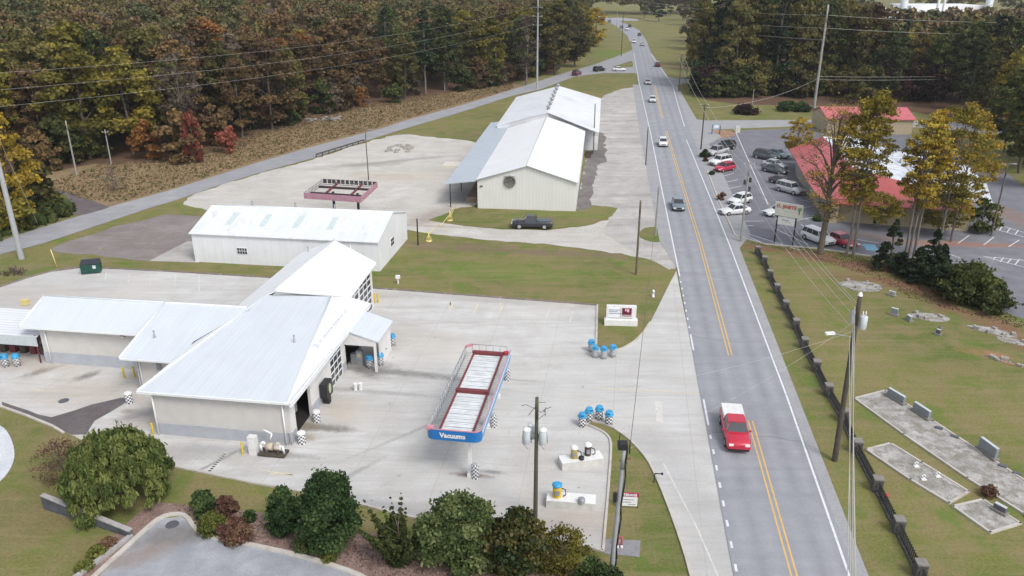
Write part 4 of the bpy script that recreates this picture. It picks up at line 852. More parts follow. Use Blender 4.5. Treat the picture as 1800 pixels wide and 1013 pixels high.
# distant white industrial plant, top right
pl = thing('industrial_plant', 'distant white industrial plant beyond the right wood', 'building', (262, 520, 0), 0)
mb = MB(); solid(mb, -16, 30, 0, 30, 0, 11.5); solid(mb, -40, -16, 5, 25, 0, 9); solid(mb, -10, 14, -6, 0, 0, 9); mb.build('shed', M['trim'], pl)
for i, (x_, y_) in enumerate(((-22, -3), (30, -3))):
    mb = MB(); mb.tube((x_, y_, 0), (x_, y_, 15), 2.2, n=14); mb.build('silo', M['lightgrey'], pl)
for px_, py_, lab in ((1630, 92, 'tall white steel mast before the industrial plant'), (1643, 80, 'second tall white steel mast just right of the other')):
    q = G(px_, py_); tm_ = thing('white_mast', lab, 'mast', (q.x, q.y, 0)); mb = MB(); mb.tube((0, 0, 0), (1.5, 0, 34), 0.7, 0.45, n=10); mb.build('shaft', M['trim'], tm_)
pw = thing('white_house', 'small white building glimpsed between trees left of the far road bend', 'building', (G(1012, 30).x, G(1012, 30).y, 0), 0)
mb = MB(); solid(mb, -7, 7, 0, 9, 0, 5); mb.build('wall', M['trim'], pw); mb = MB(); mb.slab([(-7.5, -0.5, 5), (7.5, -0.5, 5), (7.5, 4.5, 8), (-7.5, 4.5, 8)], 0.2); mb.build('roof', M['lightgrey'], pw)

# ------------------------------------------------------------------ vacuum canopy (open lattice roof with blue fascia)
vc = thing('vacuum_canopy', 'open-topped canopy with blue fascia lettered Vacuums standing in the concrete yard', 'canopy', (G(828, 838).x, G(828, 838).y, 0), rad(-9.0))
CW, CL, CZ0, CZ1 = 3.9, 13.6, 3.45, 4.25
cx0, cy0 = -2.95, -0.9                    # south-west corner in the canopy's own frame
def rrect(x0, y0, x1, y1, r, n=5):
    P_ = []
    for cx_, cy_, a0 in ((x1 - r, y0 + r, -90), (x1 - r, y1 - r, 0), (x0 + r, y1 - r, 90), (x0 + r, y0 + r, 180)):
        for k in range(n + 1):
            t = rad(a0 + 90 * k / n); P_.append((cx_ + r * math.cos(t), cy_ + r * math.sin(t)))
    return P_
ring = rrect(cx0, cy0, cx0 + CW, cy0 + CL, 0.55); inn = rrect(cx0 + 0.06, cy0 + 0.06, cx0 + CW - 0.06, cy0 + CL - 0.06, 0.5)
def band(mb, z0, z1, sel, mi=0):
    n = len(ring)
    for i in range(n):
        j = (i + 1) % n
        if not sel(ring[i], ring[j]): continue
        a, b, c, d = ring[i], ring[j], inn[i], inn[j]
        mb.poly([(a[0], a[1], z0), (b[0], b[1], z0), (b[0], b[1], z1), (a[0], a[1], z1)], mi)
        mb.poly([(d[0], d[1], z0), (c[0], c[1], z0), (c[0], c[1], z1), (d[0], d[1], z1)], mi)
        mb.poly([(a[0], a[1], z1), (b[0], b[1], z1), (d[0], d[1], z1), (c[0], c[1], z1)], mi)
front = lambda a, b: (a[1] + b[1]) / 2 < cy0 + 0.6
east = lambda a, b: (a[0] + b[0]) / 2 > cx0 + CW - 0.2 and not front(a, b) and (a[1] + b[1]) / 2 < cy0 + CL - 0.6
rest_ = lambda a, b: not front(a, b) and not east(a, b)
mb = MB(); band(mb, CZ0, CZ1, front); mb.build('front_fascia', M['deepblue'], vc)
mb = MB(); band(mb, CZ0, CZ1, east); mb.build('side_fascia', M['blue_lit'], vc)
mb = MB(); mb.box((cx0 + CW + 0.01, cy0 + CL / 2, 3.98), (0.03, CL - 1.2, 0.1)); mb.build('fascia_stripe', M['white'], vc)
mb = MB(); ring2 = ring
band(mb, CZ1 + 0.005, CZ1 + 0.07, lambda a, b: front(a, b) or east(a, b)); mb.build('fascia_cap', M['pink'], vc)
# far end and west side: bare frame with remaining panels
mb = MB()
for z_ in (CZ0, CZ1): mb.tube((cx0 + 0.05, cy0 + 0.5, z_), (cx0 + 0.05, cy0 + CL - 0.5, z_), 0.03, n=5); mb.tube((cx0 + 0.5, cy0 + CL, z_), (cx0 + CW - 0.4, cy0 + CL, z_), 0.03, n=5)
for i in range(24):
    yy = cy0 + 0.5 + i * (CL - 1) / 23; mb.tube((cx0 + 0.05, yy, CZ0), (cx0 + 0.05, yy, CZ1), 0.022, n=4)
for i in range(6):
    xx = cx0 + 0.5 + i * (CW - 0.9) / 5; mb.tube((xx, cy0 + CL, CZ0), (xx, cy0 + CL, CZ1), 0.022, n=4)
for i in range(45):
    yy = cy0 + 0.3 + i * (CL - 0.6) / 44; mb.tube((cx0 + 0.05, yy, CZ0 + 0.15), (cx0 + 0.75, yy, CZ0 + 0.18), 0.02, n=4); mb.tube((cx0 + CW - 0.7, yy, CZ0 + 0.18), (cx0 + CW - 0.07, yy, CZ0 + 0.5), 0.018, n=4)
mb.build('bare_frame', M['steel'], vc)
mb = MB(); rn = random.Random(6)
for i in range(12):
    yy = cy0 + 0.6 + i * 1.03; h = rn.uniform(0.35, 0.7)
    mb.poly([(cx0 - 0.02, yy, CZ1 - h), (cx0 - 0.06, yy + 0.75, CZ1 - h * 0.8), (cx0 + 0.02, yy + 0.75, CZ1), (cx0 + 0.0, yy, CZ1)])
mb.build('loose_panel', M['trim'], vc)
mb = MB(); band(mb, CZ1 - 0.2, CZ1 + 0.05, lambda a, b: (a[0] + b[0]) / 2 < cx0 + 0.6 and ((a[1] + b[1]) / 2 > cy0 + CL - 0.6)); 
mb.box((cx0 + 0.25, cy0 + 0.3, CZ1 - 0.03), (0.5, 0.5, 0.14)); mb.build('corner_panel', M['pink'], vc)
# roof deck of white slats between maroon beams
mb = MB()
nsl = 58
for i in range(nsl):
    yy = cy0 + 0.35 + i * (CL - 0.7) / (nsl - 1)
    mb.box((cx0 + CW / 2 + 0.02, yy, CZ0 + 0.12 + 0.015 * math.sin(i * 2.3)), (CW - 1.45, 0.17, 0.04), rn.uniform(-0.004, 0.004))
mb.build('slatted_deck', plain('white_deck_slats', (0.66, 0.69, 0.70), 0.5, var=0.14, scale=1.5), vc)
mb = MB(); mb.box((cx0 + CW / 2, cy0 + CL / 2, CZ0 + 0.05), (CW - 1.5, CL - 0.7, 0.03)); mb.build('deck_underside', M['lightgrey'], vc)
for nm, c_, d_ in (('long_beam', (cx0 + 0.75, cy0 + CL / 2, CZ0 + 0.2), (0.12, CL - 0.7, 0.2)), ('long_beam', (cx0 + CW - 0.75, cy0 + CL / 2, CZ0 + 0.2), (0.12, CL - 0.7, 0.2)),
                   ('cross_beam', (cx0 + CW / 2, cy0 + CL - 0.45, CZ0 + 0.26), (CW - 1.3, 0.34, 0.3)), ('cross_beam', (cx0 + CW / 2, cy0 + CL * 0.485, CZ0 + 0.26), (CW - 1.3, 0.34, 0.3))):
    mb = MB(); mb.box(c_, d_); mb.build(nm, M['maroon'], vc)
mb = MB(); mb.box((cx0 + CW - 0.4, cy0 + CL - 0.35, CZ0 + 0.35), (0.4, 0.4, 0.25), 0.4); mb.build('red_corner_plate', M['red'], vc)
def lettering(txt, size, mat, parent, loc, rot, name='lettering', extr=0.012, align='CENTER', bold=0.0, sx=1.0):
    c = bpy.data.curves.new('txt', 'FONT'); c.body = txt; c.size = size; c.extrude = extr; c.align_x = align; c.align_y = 'CENTER'; c.offset = bold; c.resolution_u = 3
    t = bpy.data.objects.new('txt', c); COL.objects.link(t); dg = bpy.context.evaluated_depsgraph_get(); dg.update()
    me = bpy.data.meshes.new_from_object(t.evaluated_get(dg)); bpy.data.objects.remove(t); bpy.data.curves.remove(c)
    me.materials.clear(); me.materials.append(mat)
    o = bpy.data.objects.new(name, me); COL.objects.link(o); o.parent = parent; o.location = loc; o.rotation_euler = rot; o.scale = (sx, 1, 1); return o
lettering('Vacuums', 0.50, M['white'], vc, (cx0 + CW / 2 - 0.05, cy0 - 0.02, (CZ0 + CZ1) / 2), (rad(90), 0, 0), bold=0.02)
for y_ in (0.0, CL * 0.485, CL - 2.2):
    mb = MB(); mb.box((-0.05, y_, CZ0 / 2), (0.22, 0.22, CZ0)); mb.box((-0.05, y_, 0.15), (0.4, 0.4, 0.3)); mb.build('post', M['white'], vc)
def vacuum_motor(p, label):
    t = thing('vacuum_station', label, 'vacuum machine', p, 0, 'vacuum drums at the canopy posts')
    mb = MB(); mb.lathe((0, 0, 0), [(0.27, 0), (0.27, 1.0), (0.22, 1.12), (0.08, 1.2)], 14); mb.build('drum', M['check'], t)
    mb = MB(); mb.box((-0.34, 0.02, 1.0), (0.22, 0.25, 0.4)); mb.build('coin_box', M['lightgrey'], t)
for (px_, py_), lab in zip(((835, 840), (868, 750), (892, 668)), ('checkered vacuum drum at the front post of the blue canopy', 'checkered vacuum drum beside the middle of the blue canopy', 'checkered vacuum drum under the far end of the blue canopy')):
    q = G(px_, py_); vacuum_motor((q.x, q.y, 0), lab)

# ------------------------------------------------------------------ waste barrels with blue hoods
def barrel():
    t = thing('waste_barrel', 'x', 'barrel')
    mb = MB(); mb.lathe((0, 0, 0), [(0.27, 0), (0.30, 0.02), (0.30, 0.3), (0.315, 0.32), (0.30, 0.34), (0.30, 0.62), (0.315, 0.64), (0.30, 0.66), (0.30, 0.88)], 16); mb.build('drum', M['check'], t)
    mb = MB(); mb.lathe((0, 0, 0.86), [(0.36, 0), (0.37, 0.05), (0.30, 0.12), (0.27, 0.30), (0.24, 0.34)], 16); mb.box((0, -0.25, 1.08), (0.3, 0.1, 0.12)); lid = mb.build('hood', M['blue'], t)
    mb = MB(); mb.box((0, -0.305, 1.08), (0.22, 0.02, 0.08)); mb.build('flap', M['black'], lid)
    return t
b0 = barrel(); used = False
BG = 'checkered barrels with blue hoods'
groups = [
    ([(1039, 618), (1046, 628), (1061, 630), (1077, 627)], ['leftmost blue-hooded barrel at the tip of the far grass island, behind the others', 'second blue-hooded barrel from the left at the far grass island', 'blue-hooded barrel standing foremost of the four by the far grass island', 'rightmost blue-hooded barrel by the far grass island kerb']),
    ([(1023, 749), (1035, 740), (1053, 737), (1070, 746)], ['leftmost blue-hooded barrel at the tip of the near grass island', 'second blue-hooded barrel from the left at the near grass island', 'deep blue-hooded barrel behind the tip of the near grass island', 'rightmost blue-hooded barrel at the near grass island']),
    ([(650, 646), (669, 641), (674, 628), (679, 617), (690, 607), (681, 604)], ['blue-hooded barrel in front of the porch opening', 'nearest blue-hooded barrel of the row along the porch side', 'second blue-hooded barrel of the row along the porch side', 'third blue-hooded barrel of the row along the porch side', 'farthest outer blue-hooded barrel by the porch', 'blue-hooded barrel closest to the far porch post']),
    ([(11, 644), (31, 643)], ['left blue-hooded barrel in front of the open shed', 'right blue-hooded barrel in front of the open shed'])]
for pts_, labs in groups:
    for (px_, py_), lab in zip(pts_, labs):
        q = G(px_, py_); t = b0 if not used else copy_tree(b0); used = True
        t.location = (q.x, q.y, 0.012); t.rotation_euler = (0, 0, random.Random(px_).uniform(-1, 1)); relabel(t, lab, BG)
def open_barrel(px_, py_, lab):
    q = G(px_, py_); t = thing('litter_barrel', lab, 'barrel', (q.x, q.y, 0.012))
    mb = MB(); mb.lathe((0, 0, 0), [(0.30, 0), (0.30, 0.85)], 16); mb.build('drum', M['check'], t)
    mb = MB(); mb.lathe((0, 0, 0.85), [(0.33, 0), (0.33, 0.07), (0.28, 0.14), (0.15, 0.18)], 16); mb.build('lid', M['white'], t)
for a_ in ((557, 741, 'white-topped checkered barrel just beyond the dark bay opening'), (531, 779, 'white-topped checkered barrel at the near corner of the hall'), (228, 708, 'white-topped checkered barrel outside the west doorway')): open_barrel(*a_)

# ------------------------------------------------------------------ machinery and small yard things
def at(px_, py_, z=0.012): q = G(px_, py_); return (q.x, q.y, z)
for px_, py_, lab in ((625, 686, 'left of two white buckets standing in the open yard'), (634, 685, 'right of two white buckets standing in the open yard')):
    mb = MB(); mb.lathe((0, 0, 0), [(0.17, 0), (0.2, 0.62), (0.21, 0.64), (0.15, 0.66)], 14); o = mb.build('white_bucket', M['white'], None); o.location = at(px_, py_); tag(o, lab, 'bucket')
k = thing('payment_kiosk', 'tall black payment kiosk with a pale dial beside the hall wall', 'kiosk', at(576, 708), TH)
mb = MB(); mb.box((0, 0, 0.45), (0.5, 0.45, 0.9)); mb.box((0, 0, 1.35), (0.62, 1.25, 1.3)); mb.build('housing', M['black'], k, bevel=0.04)
mb = MB(); mb.lathe((0, 0, 0), [(0.3, 0), (0.3, 0.03)], 16); o = mb.build('dial', plain('pale_green_dial', (0.45, 0.5, 0.3), 0.5), k); o.location = (0.32, 0.0, 1.4); o.rotation_euler = (0, rad(90), 0); o.scale = (1.5, 0.8, 1)
def bollard(px_, py_, lab, h=1.05, grp='yellow bollards'):
    mb = MB(); mb.lathe((0, 0, 0), [(0.085, 0), (0.085, h), (0.06, h + 0.05), (0.02, h + 0.07)], 10); o = mb.build('bollard', M['yellow'], None); o.location = at(px_, py_); tag(o, lab, 'bollard', grp)
for a_ in ((219, 665, 'left yellow bollard of the pair before the wing doorway'), (237, 664, 'right yellow bollard of the pair before the wing doorway'), (270, 765, 'yellow bollard at the south-west corner of the hall'), (427, 799, 'yellow bollard in front of the white cabinet'), (659, 533, 'left yellow bollard outside the far glazed doors'), (665, 532, 'right yellow bollard outside the far glazed doors')): bollard(*a_)
eq = thing('pump_skid', 'tan pump and motor skid with white pipes beside the hall front wall', 'pump', at(480, 800), TH)
mb = MB(); mb.box((0, 0.1, 0.12), (2.1, 0.95, 0.16)); mb.box((0.55, 0.1, 0.35), (0.1, 0.9, 0.5)); mb.build('skid', M['wood_dark'], eq)
mb = MB(); mb.tube((-0.5, 0.1, 0.65), (0.05, 0.1, 0.65), 0.28, n=12); mb.build('motor', M['tan'], eq)
mb = MB(); mb.tube((0.15, 0.1, 0.6), (0.75, 0.1, 0.6), 0.22, n=12); mb.box((0.45, 0.1, 0.9), (0.25, 0.25, 0.2)); mb.build('pump_body', plain('dull_white_casting', (0.55, 0.52, 0.47), 0.7, var=0.2), eq)
mb = MB(); pts_ = [(-0.9, 0.1, 0.2), (-0.95, 0.1, 0.8), (-0.7, 0.1, 1.0), (-0.5, 0.1, 0.8), (-0.5, 0.1, 0.2)]
for a_, b_ in zip(pts_, pts_[1:]): mb.tube(a_, b_, 0.09, n=8)
pts_ = [(0.9, 0.0, 0.2), (0.85, 0.0, 0.8)]
for a_, b_ in zip(pts_, pts_[1:]): mb.tube(a_, b_, 0.09, n=8)
pts_ = [(-0.95, 0.7, 1.7), (-0.2, 0.6, 1.45), (-0.35, 0.5, 0.9)]
for a_, b_ in zip(pts_, pts_[1:]): mb.tube(a_, b_, 0.06, n=8)
mb.build('pipe', M['trim'], eq)
cb = thing('pump_cabinet', 'tall white equipment cabinet beside the tan pump', 'cabinet', at(447, 797), TH)
mb = MB(); mb.box((0, 0, 0.75), (0.62, 0.5, 1.5)); mb.build('housing', M['stucco_white'], cb, bevel=0.03)
mb = MB(); mb.box((0, -0.26, 0.9), (0.4, 0.03, 0.8)); mb.build('door', M['white'], cb)
ma = thing('porch_machine', 'grey and tan change machine standing under the porch', 'machine', at(632, 640), TH)
mb = MB(); mb.box((0.1, 0, 0.7), (0.6, 0.5, 1.4)); mb.box((-0.5, 0.1, 0.5), (0.5, 0.5, 1.0)); mb.build('housing', M['steel'], ma, bevel=0.03)
mb = MB(); mb.box((0.1, -0.27, 1.0), (0.4, 0.04, 0.4)); mb.build('panel', M['tan'], ma)
# two island blocks with vacuum machines
def island(px_, py_, rz, lab, L=3.2):
    t = thing('island_block', lab, 'concrete block', at(px_, py_), rz)
    mb = MB(); mb.box((0, 0, 0.3), (L, 1.1, 0.6)); mb.build('block', M['conc'], t, bevel=0.03)
    mb = MB(); mb.box((0, 0, 0.604), (L - 0.06, 1.04, 0.012)); mb.build('top', M['white'], t); return t
i1 = island(1021, 816, rad(13), 'white-topped concrete island carrying two machines, nearer the canopy')
i2 = island(1004, 888, rad(-7), 'white-topped concrete island carrying a yellow machine with blue hood', 3.35)
def machine(base, lz, lab, cap, body, r=0.24, h=1.0, kind='vacuum_machine', rz=0.0):
    t = thing(kind, lab, 'vacuum machine', (base.x, base.y, 0.622), rz)
    mb = MB(); mb.lathe((0, 0, 0), [(r, 0), (r, h * 0.75), (r * 0.8, h * 0.8)], 14); mb.build('body', body, t)
    mb = MB(); mb.lathe((0, 0, h * 0.8), [(r * 1.15, 0), (r * 1.15, 0.1), (r * 0.7, 0.2)], 14); mb.build('cap', cap, t)
    mb = MB(); mb.box((0, -r - 0.06, h * 0.45), (r, 0.12, h * 0.3)); mb.build('coin_box', M['steel'], t)
    m2 = MB(); pp = [Vector((r, 0, h * 0.6)), Vector((r + 0.25, 0, h * 0.5)), Vector((r + 0.3, -0.05, 0.15)), Vector((r + 0.1, -0.1, 0.06))]
    for a_, b_ in zip(pp, pp[1:]): m2.tube(a_, b_, 0.035, n=6)
    m2.build('hose', M['black'], t)
z_ = 0.6
machine(G(1009, 805, z_), 0, 'brass-coloured vacuum machine with white cap, left on its island', M['white'], M['gold'])
machine(G(1033, 800, z_), 0, 'dark vacuum machine with white cap, right on its island', M['white'], M['wood_dark'])
machine(G(979, 873, z_), 0, 'yellow vacuum machine with a round dial and blue hood', M['blue'], plain('yellow_machine', (0.60, 0.40, 0.02), 0.4, var=0.15), 0.3, 1.1)
mb = MB(); mb.lathe((0, 0, 0), [(0.24, 0), (0.24, 0.3), (0.2, 0.34), (0.05, 0.36)], 14); o = mb.build('grey_canister', M['steel'], None); q = G(1022, 884, z_); o.location = (q.x, q.y, 0.622); tag(o, 'low grey canister at the right end of the near island', 'canister')
mb = MB(); mb.lathe((0, 0, 0), [(0.2, 0), (0.2, 0.22), (0.1, 0.26)], 12); o = mb.build('black_canister', M['black'], None); q = G(1022, 808, z_); o.location = (q.x, q.y, 0.622); tag(o, 'squat black canister between the two machines', 'canister')
# dumpster
dp = thing('dumpster', 'dark green dumpster with black lids on the kerb of the upper lot', 'dumpster', at(162, 479), rad(18))
mb = MB(); a_ = [(-0.98, 0.05), (0.98, 0.05), (1.05, 1.25), (-1.05, 1.25)]
mb.box((0, 0, 0.7), (2.1, 1.3, 1.15)); mb.build('bin', M['cedar'], dp, bevel=0.05)
mb = MB(); mb.slab([(-1.05, -0.7, 1.28), (-0.02, -0.7, 1.28), (-0.02, 0.7, 1.48), (-1.05, 0.7, 1.48)], 0.05); mb.slab([(0.02, -0.7, 1.28), (1.05, -0.7, 1.28), (1.05, 0.7, 1.48), (0.02, 0.7, 1.48)], 0.05); mb.build('lid', plain('black_lid', (0.03, 0.032, 0.045), 0.5), dp)
mb = MB(); mb.box((0.45, -0.67, 0.85), (0.35, 0.02, 0.4)); mb.build('sticker', M['lightgrey'], dp)
mb = MB()
for sx_ in (-1.1, 1.1): mb.box((sx_, 0, 0.85), (0.08, 0.9, 0.14))
mb.build('side_pocket', M['cedar'], dp)
# yellow gate across the lane
gt = thing('pipe_gate', 'pale yellow pipe gate standing open beside the gravel lane', 'gate', (0, 0, 0))
gmat = M['paleyellow']
def gpost(px_, py_, h, nm='post'):
    q = G(px_, py_); mb = MB(); mb.tube((q.x, q.y, 0), (q.x, q.y, h), 0.09, n=8); mb.tube((q.x - 0.45, q.y - 0.2, 0), (q.x, q.y, h * 0.7), 0.05, n=6); mb.tube((q.x + 0.45, q.y + 0.1, 0), (q.x, q.y, h * 0.7), 0.05, n=6); mb.lathe((q.x, q.y, 0), [(0.4, 0), (0.38, 0.12)], 10); mb.build(nm, gmat, gt)
gpost(754, 424, 1.3); gpost(791, 388, 1.5)
a_, b_, c_ = G(755, 424), G(792, 388), G(800, 370); mb = MB(); up = Vector((0, 0, 1.1)); lo = Vector((0, 0, 0.6))
mb.tube(a_ + up, a_.lerp(b_, 0.45) + up, 0.05, n=6); mb.tube(b_ + up, b_.lerp(a_, 0.5) + lo, 0.05, n=6); mb.tube(b_ + up, c_ + up, 0.05, n=6); mb.tube(b_ + lo, c_ + lo, 0.05, n=6)
mb.tube(a_ + up, G(738, 416) + lo, 0.05, n=6); mb.build('rail', gmat, gt)
# disused pink sign-canopy frame
fr = thing('bare_canopy_frame', 'faded pink canopy frame on black posts standing in the gravel yard', 'canopy frame', (O.x, O.y, 0), rad(-8.3))
def lq(px_, py_, z):
    p = G(px_, py_, z) - Vector((O.x, O.y, 0)); ca, sa = math.cos(-TH), math.sin(-TH); return Vector((p.x * ca - p.y * sa, p.x * sa + p.y * ca, z))
zt = 4.6
A_, B_, C_, D_ = lq(534, 339, zt), lq(634, 346, zt), lq(663, 320, zt), lq(568, 315, zt)
mb = MB()
for a_, b_ in ((A_, B_), (B_, C_)):
    dn = Vector((0, 0, -0.85)); mb.poly([a_ + dn, b_ + dn, b_, a_]); i_ = (Vector((0, 0.06, 0)) if a_ is A_ else Vector((-0.06, 0, 0))); mb.poly([b_ + dn + i_, a_ + dn + i_, a_ + i_, b_ + i_]); mb.poly([a_, b_, b_ + i_, a_ + i_])
mb.build('pink_fascia', plain('faded_pink_fascia', (0.42, 0.22, 0.275), 0.6, var=0.12, dirt=((0.45, 0.4, 0.42), 1.5, 0.55, 0.5)), fr)
mb = MB(); dn = Vector((0, 0, -0.6))
for k in range(12):
    a_ = D_.lerp(C_, k / 12); b_ = D_.lerp(C_, (k + 0.75) / 12); mb.poly([a_ + dn, b_ + dn, b_, a_]); mb.poly([b_ + dn + Vector((0, .03, 0)), a_ + dn + Vector((0, .03, 0)), a_ + Vector((0, .03, 0)), b_ + Vector((0, .03, 0))])
mb.build('dark_panel', plain('dark_back_panel', (0.035, 0.022, 0.03), 0.7, var=0.4), fr)
mb = MB()
for k in range(15):
    a_ = A_.lerp(D_, k / 14); mb.tube(a_ + dn * 1.3, a_, 0.035, n=4)
for z2 in (0, -0.4, -0.8): mb.tube(A_ + Vector((0, 0, z2)), D_ + Vector((0, 0, z2)), 0.04, n=4); mb.tube(D_ + Vector((0, 0, z2)), C_ + Vector((0, 0, z2)), 0.04, n=4)
for k in range(20): a_ = D_.lerp(C_, k / 19); mb.tube(a_ + dn * 1.3, a_, 0.03, n=4)
mb.build('lattice', plain('dark_lattice', (0.16, 0.15, 0.16), 0.6), fr)
mb = MB(); h = Vector((0, 0, -0.45))
for t_ in (0.22, 0.66): a_, b_ = A_.lerp(D_, t_), B_.lerp(C_, t_); d_ = b_ - a_; mid = (a_ + b_) / 2 + h; mb.box(tuple(mid), (d_.length * 0.92, 0.42, 0.26), math.atan2(d_.y, d_.x))
mb.build('long_beam', plain('charcoal_beam', (0.045, 0.025, 0.035), 0.7), fr)
mb = MB()
for t_ in (0.3, 0.75): a_, b_ = A_.lerp(B_, t_), D_.lerp(C_, t_ - 0.03); d_ = b_ - a_; mid = (a_ + b_) / 2 + h * 1.1; mb.box(tuple(mid), (d_.length * 0.9, 0.25, 0.25), math.atan2(d_.y, d_.x))
mb.build('cross_beam', M['maroon'], fr)
for t_ in (0.36, 0.80):
    a_ = A_.lerp(B_, t_).lerp(D_.lerp(C_, t_), 0.45); mb = MB(); mb.box((a_.x, a_.y, 2.0), (0.3, 0.3, 4.0)); mb.build('post', M['black'], fr)

# white slab on the ground, rock heap, guard rail
mb = MB(); q = G(795, 291); mb.box((q.x, q.y, 0.15), (3.2, 3.6, 0.3), rad(-6)); tag(mb.build('concrete_slab', plain('cream_slab', (0.62, 0.58, 0.5), 0.8), None), 'cream concrete slab beside the lean-to of the warehouse', 'slab')
mb = MB(); rn = random.Random(12); q0 = G(702, 263)
rh = thing('rubble_heap', 'low heap of broken concrete in the gravel yard', 'rubble heap')
for i in range(26):
    a_, r_ = rn.uniform(0, 6.28), rn.random() ** 0.5; mb = MB()
    mb.box((q0.x + 2.6 * r_ * math.cos(a_), q0.y + 4.2 * r_ * math.sin(a_), 0.12), (rn.uniform(0.4, 1.1), rn.uniform(0.4, 1.0), rn.uniform(0.15, 0.5)), rn.uniform(0, 3)); mb.build('chunk', M['rubble'], rh)
gr_ = thing('guard_rail', 'rusty guard rail between the gravel yard and the side road', 'guard rail')
mb = MB(); a_, b_ = G(556, 277), G(640, 251); mb.tube(a_ + Vector((0, 0, 0.6)), b_ + Vector((0, 0, 0.6)), 0.14, n=6); mb.build('rail', M['wood_dark'], gr_)
for k in range(9): c_ = a_.lerp(b_, k / 8); mb = MB(); mb.tube(c_, c_ + Vector((0, 0, 0.7)), 0.09, n=5); mb.build('post', M['wood_dark'], gr_)
mb = MB(); rn = random.Random(5); q0 = G(565, 212)
for i in range(12):
    a_ = rn.uniform(0, 3.14); c_ = Vector((q0.x + rn.uniform(-3, 4), q0.y + rn.uniform(-2, 2), 0.2 + rn.random() * 0.4)); d_ = Vector((math.cos(a_), math.sin(a_), rn.uniform(-0.1, 0.2))) * rn.uniform(0.8, 2.2); mb.tube(c_ - d_, c_ + d_, 0.14, 0.1, n=6)
tag(mb.build('cut_log_pile', M['wood_pale'], None), 'pile of pale cut branches at the edge of the wood', 'log pile')

# ------------------------------------------------------------------ signs
sg = thing('monument_sign', 'low white two-panel sign with maroon square on the grass beside the drive', 'sign', at(1091, 571, 0), rad(-4))
mb = MB(); mb.box((0, 0, 0.32), (3.35, 0.75, 0.64)); mb.build('base', M['white'], sg, bevel=0.02)
mb = MB(); mb.box((0, 0.1, 1.35), (3.0, 0.4, 1.5)); mb.build('cabinet', M['white'], sg, bevel=0.02)
mb = MB(); mb.box((-0.75, -0.115, 1.35), (1.15, 0.03, 1.05)); mb.build('left_panel', M['trim'], sg)
mb = MB(); mb.box((0.55, -0.115, 1.45), (0.95, 0.04, 0.9)); mb.build('right_panel', plain('maroon_panel', (0.13, 0.01, 0.045), 0.4), sg)
mb = MB(); mb.box((-0.75, -0.12, 0.8), (1.2, 0.03, 0.07)); mb.box((0.55, -0.12, 0.8), (1.2, 0.03, 0.07)); mb.box((-0.06, -0.12, 1.35), (0.04, 0.03, 1.1)); mb.build('panel_edge', M['steel'], sg)
mb = MB(); rn = random.Random(2)
for r_, (n0, z_) in enumerate(((6, 1.68), (5, 1.5), (7, 1.28))):
    x_ = -1.25
    for i in range(n0): w_ = rn.uniform(0.08, 0.2); mb.box((x_ + w_ / 2, -0.137, z_), (w_, 0.01, 0.09)); x_ += w_ + 0.035
mb.build('small_print', plain('slate_blue_print', (0.25, 0.28, 0.42), 0.6), sg)
mb = MB(); mb.box((0.42, -0.145, 1.7), (0.14, 0.01, 0.26)); mb.box((0.66, -0.145, 1.65), (0.22, 0.01, 0.36)); mb.build('emblem', plain('pink_white', (0.75, 0.45, 0.52), 0.5), sg)
mb = MB(); mb.box((0.55, -0.145, 1.12), (0.9, 0.01, 0.14)); mb.build('pale_stripe', plain('grey_pink', (0.5, 0.36, 0.38), 0.5), sg)
es = thing('restaurant_sign', 'tall two-post cream sign with red lettering at the edge of the restaurant lot', 'sign', (0, 0, 0))
a_, b_ = G(1361, 426), G(1393, 432); d_ = (b_ - a_).normalized(); rz_ = math.atan2(d_.y, d_.x); es.location = ((a_ + b_) / 2); es.rotation_euler = (0, 0, rz_); hw = (b_ - a_).length / 2
for s_ in (-1, 1):
    mb = MB(); mb.box((s_ * hw, 0, 1.9), (0.16, 0.16, 3.8)); mb.build('post', M['black'], es)
mb = MB(); mb.box((0.15, 0, 4.65), (3.55, 0.35, 1.75)); mb.build('cabinet', plain('sign_face_cream', (0.66, 0.66, 0.58), 0.5, var=0.04, dirt=((0.5, 0.62, 0.45), 0.8, 0.5, 0.5)), es)
lettering('EL JINETE', 0.62, M['red'], es, (-0.15, -0.20, 5.05), (rad(90), 0, 0), bold=0.015)
mb = MB(); mb.box((1.55, -0.2, 4.75), (0.12, 0.03, 0.95)); mb.box((1.38, -0.2, 4.95), (0.08, 0.03, 0.4)); mb.box((1.47, -0.2, 4.8), (0.16, 0.03, 0.08)); mb.box((1.72, -0.2, 5.05), (0.08, 0.03, 0.35)); mb.box((1.64, -0.2, 4.92), (0.16, 0.03, 0.08)); mb.build('cactus_emblem', plain('cactus_green', (0.05, 0.2, 0.1), 0.6), es)
mb = MB(); mb.box((0, 0, 3.1), (2 * hw - 0.2, 0.12, 1.0)); mb.build('reader_board', M['white'], es)
mb = MB()
for i, (x_, w_) in enumerate(((-0.45, 0.2), (-0.2, 0.14), (0.0, 0.12), (0.17, 0.2))): mb.box((x_, -0.07, 3.25), (w_, 0.02, 0.14))
mb.box((0.25, -0.07, 2.98), (0.6, 0.02, 0.05)); mb.build('small_print', M['steel'], es)
vs2 = thing('yard_sign', 'low red and white panel sign on the grass beside the dark pole', 'sign', at(1102, 893, 0), rad(-5))
mb = MB(); mb.box((0, 0, 0.55), (1.35, 0.06, 0.75)); mb.build('white_panel', M['trim'], vs2)
mb = MB(); mb.box((0.0, 0, 1.08), (1.5, 0.07, 0.3)); mb.build('red_band', plain('crimson_band', (0.38, 0.02, 0.09), 0.5), vs2)
lettering('VETERANS', 0.25, M['white'], vs2, (0.02, -0.05, 1.08), (rad(90), 0, 0), bold=0.01)
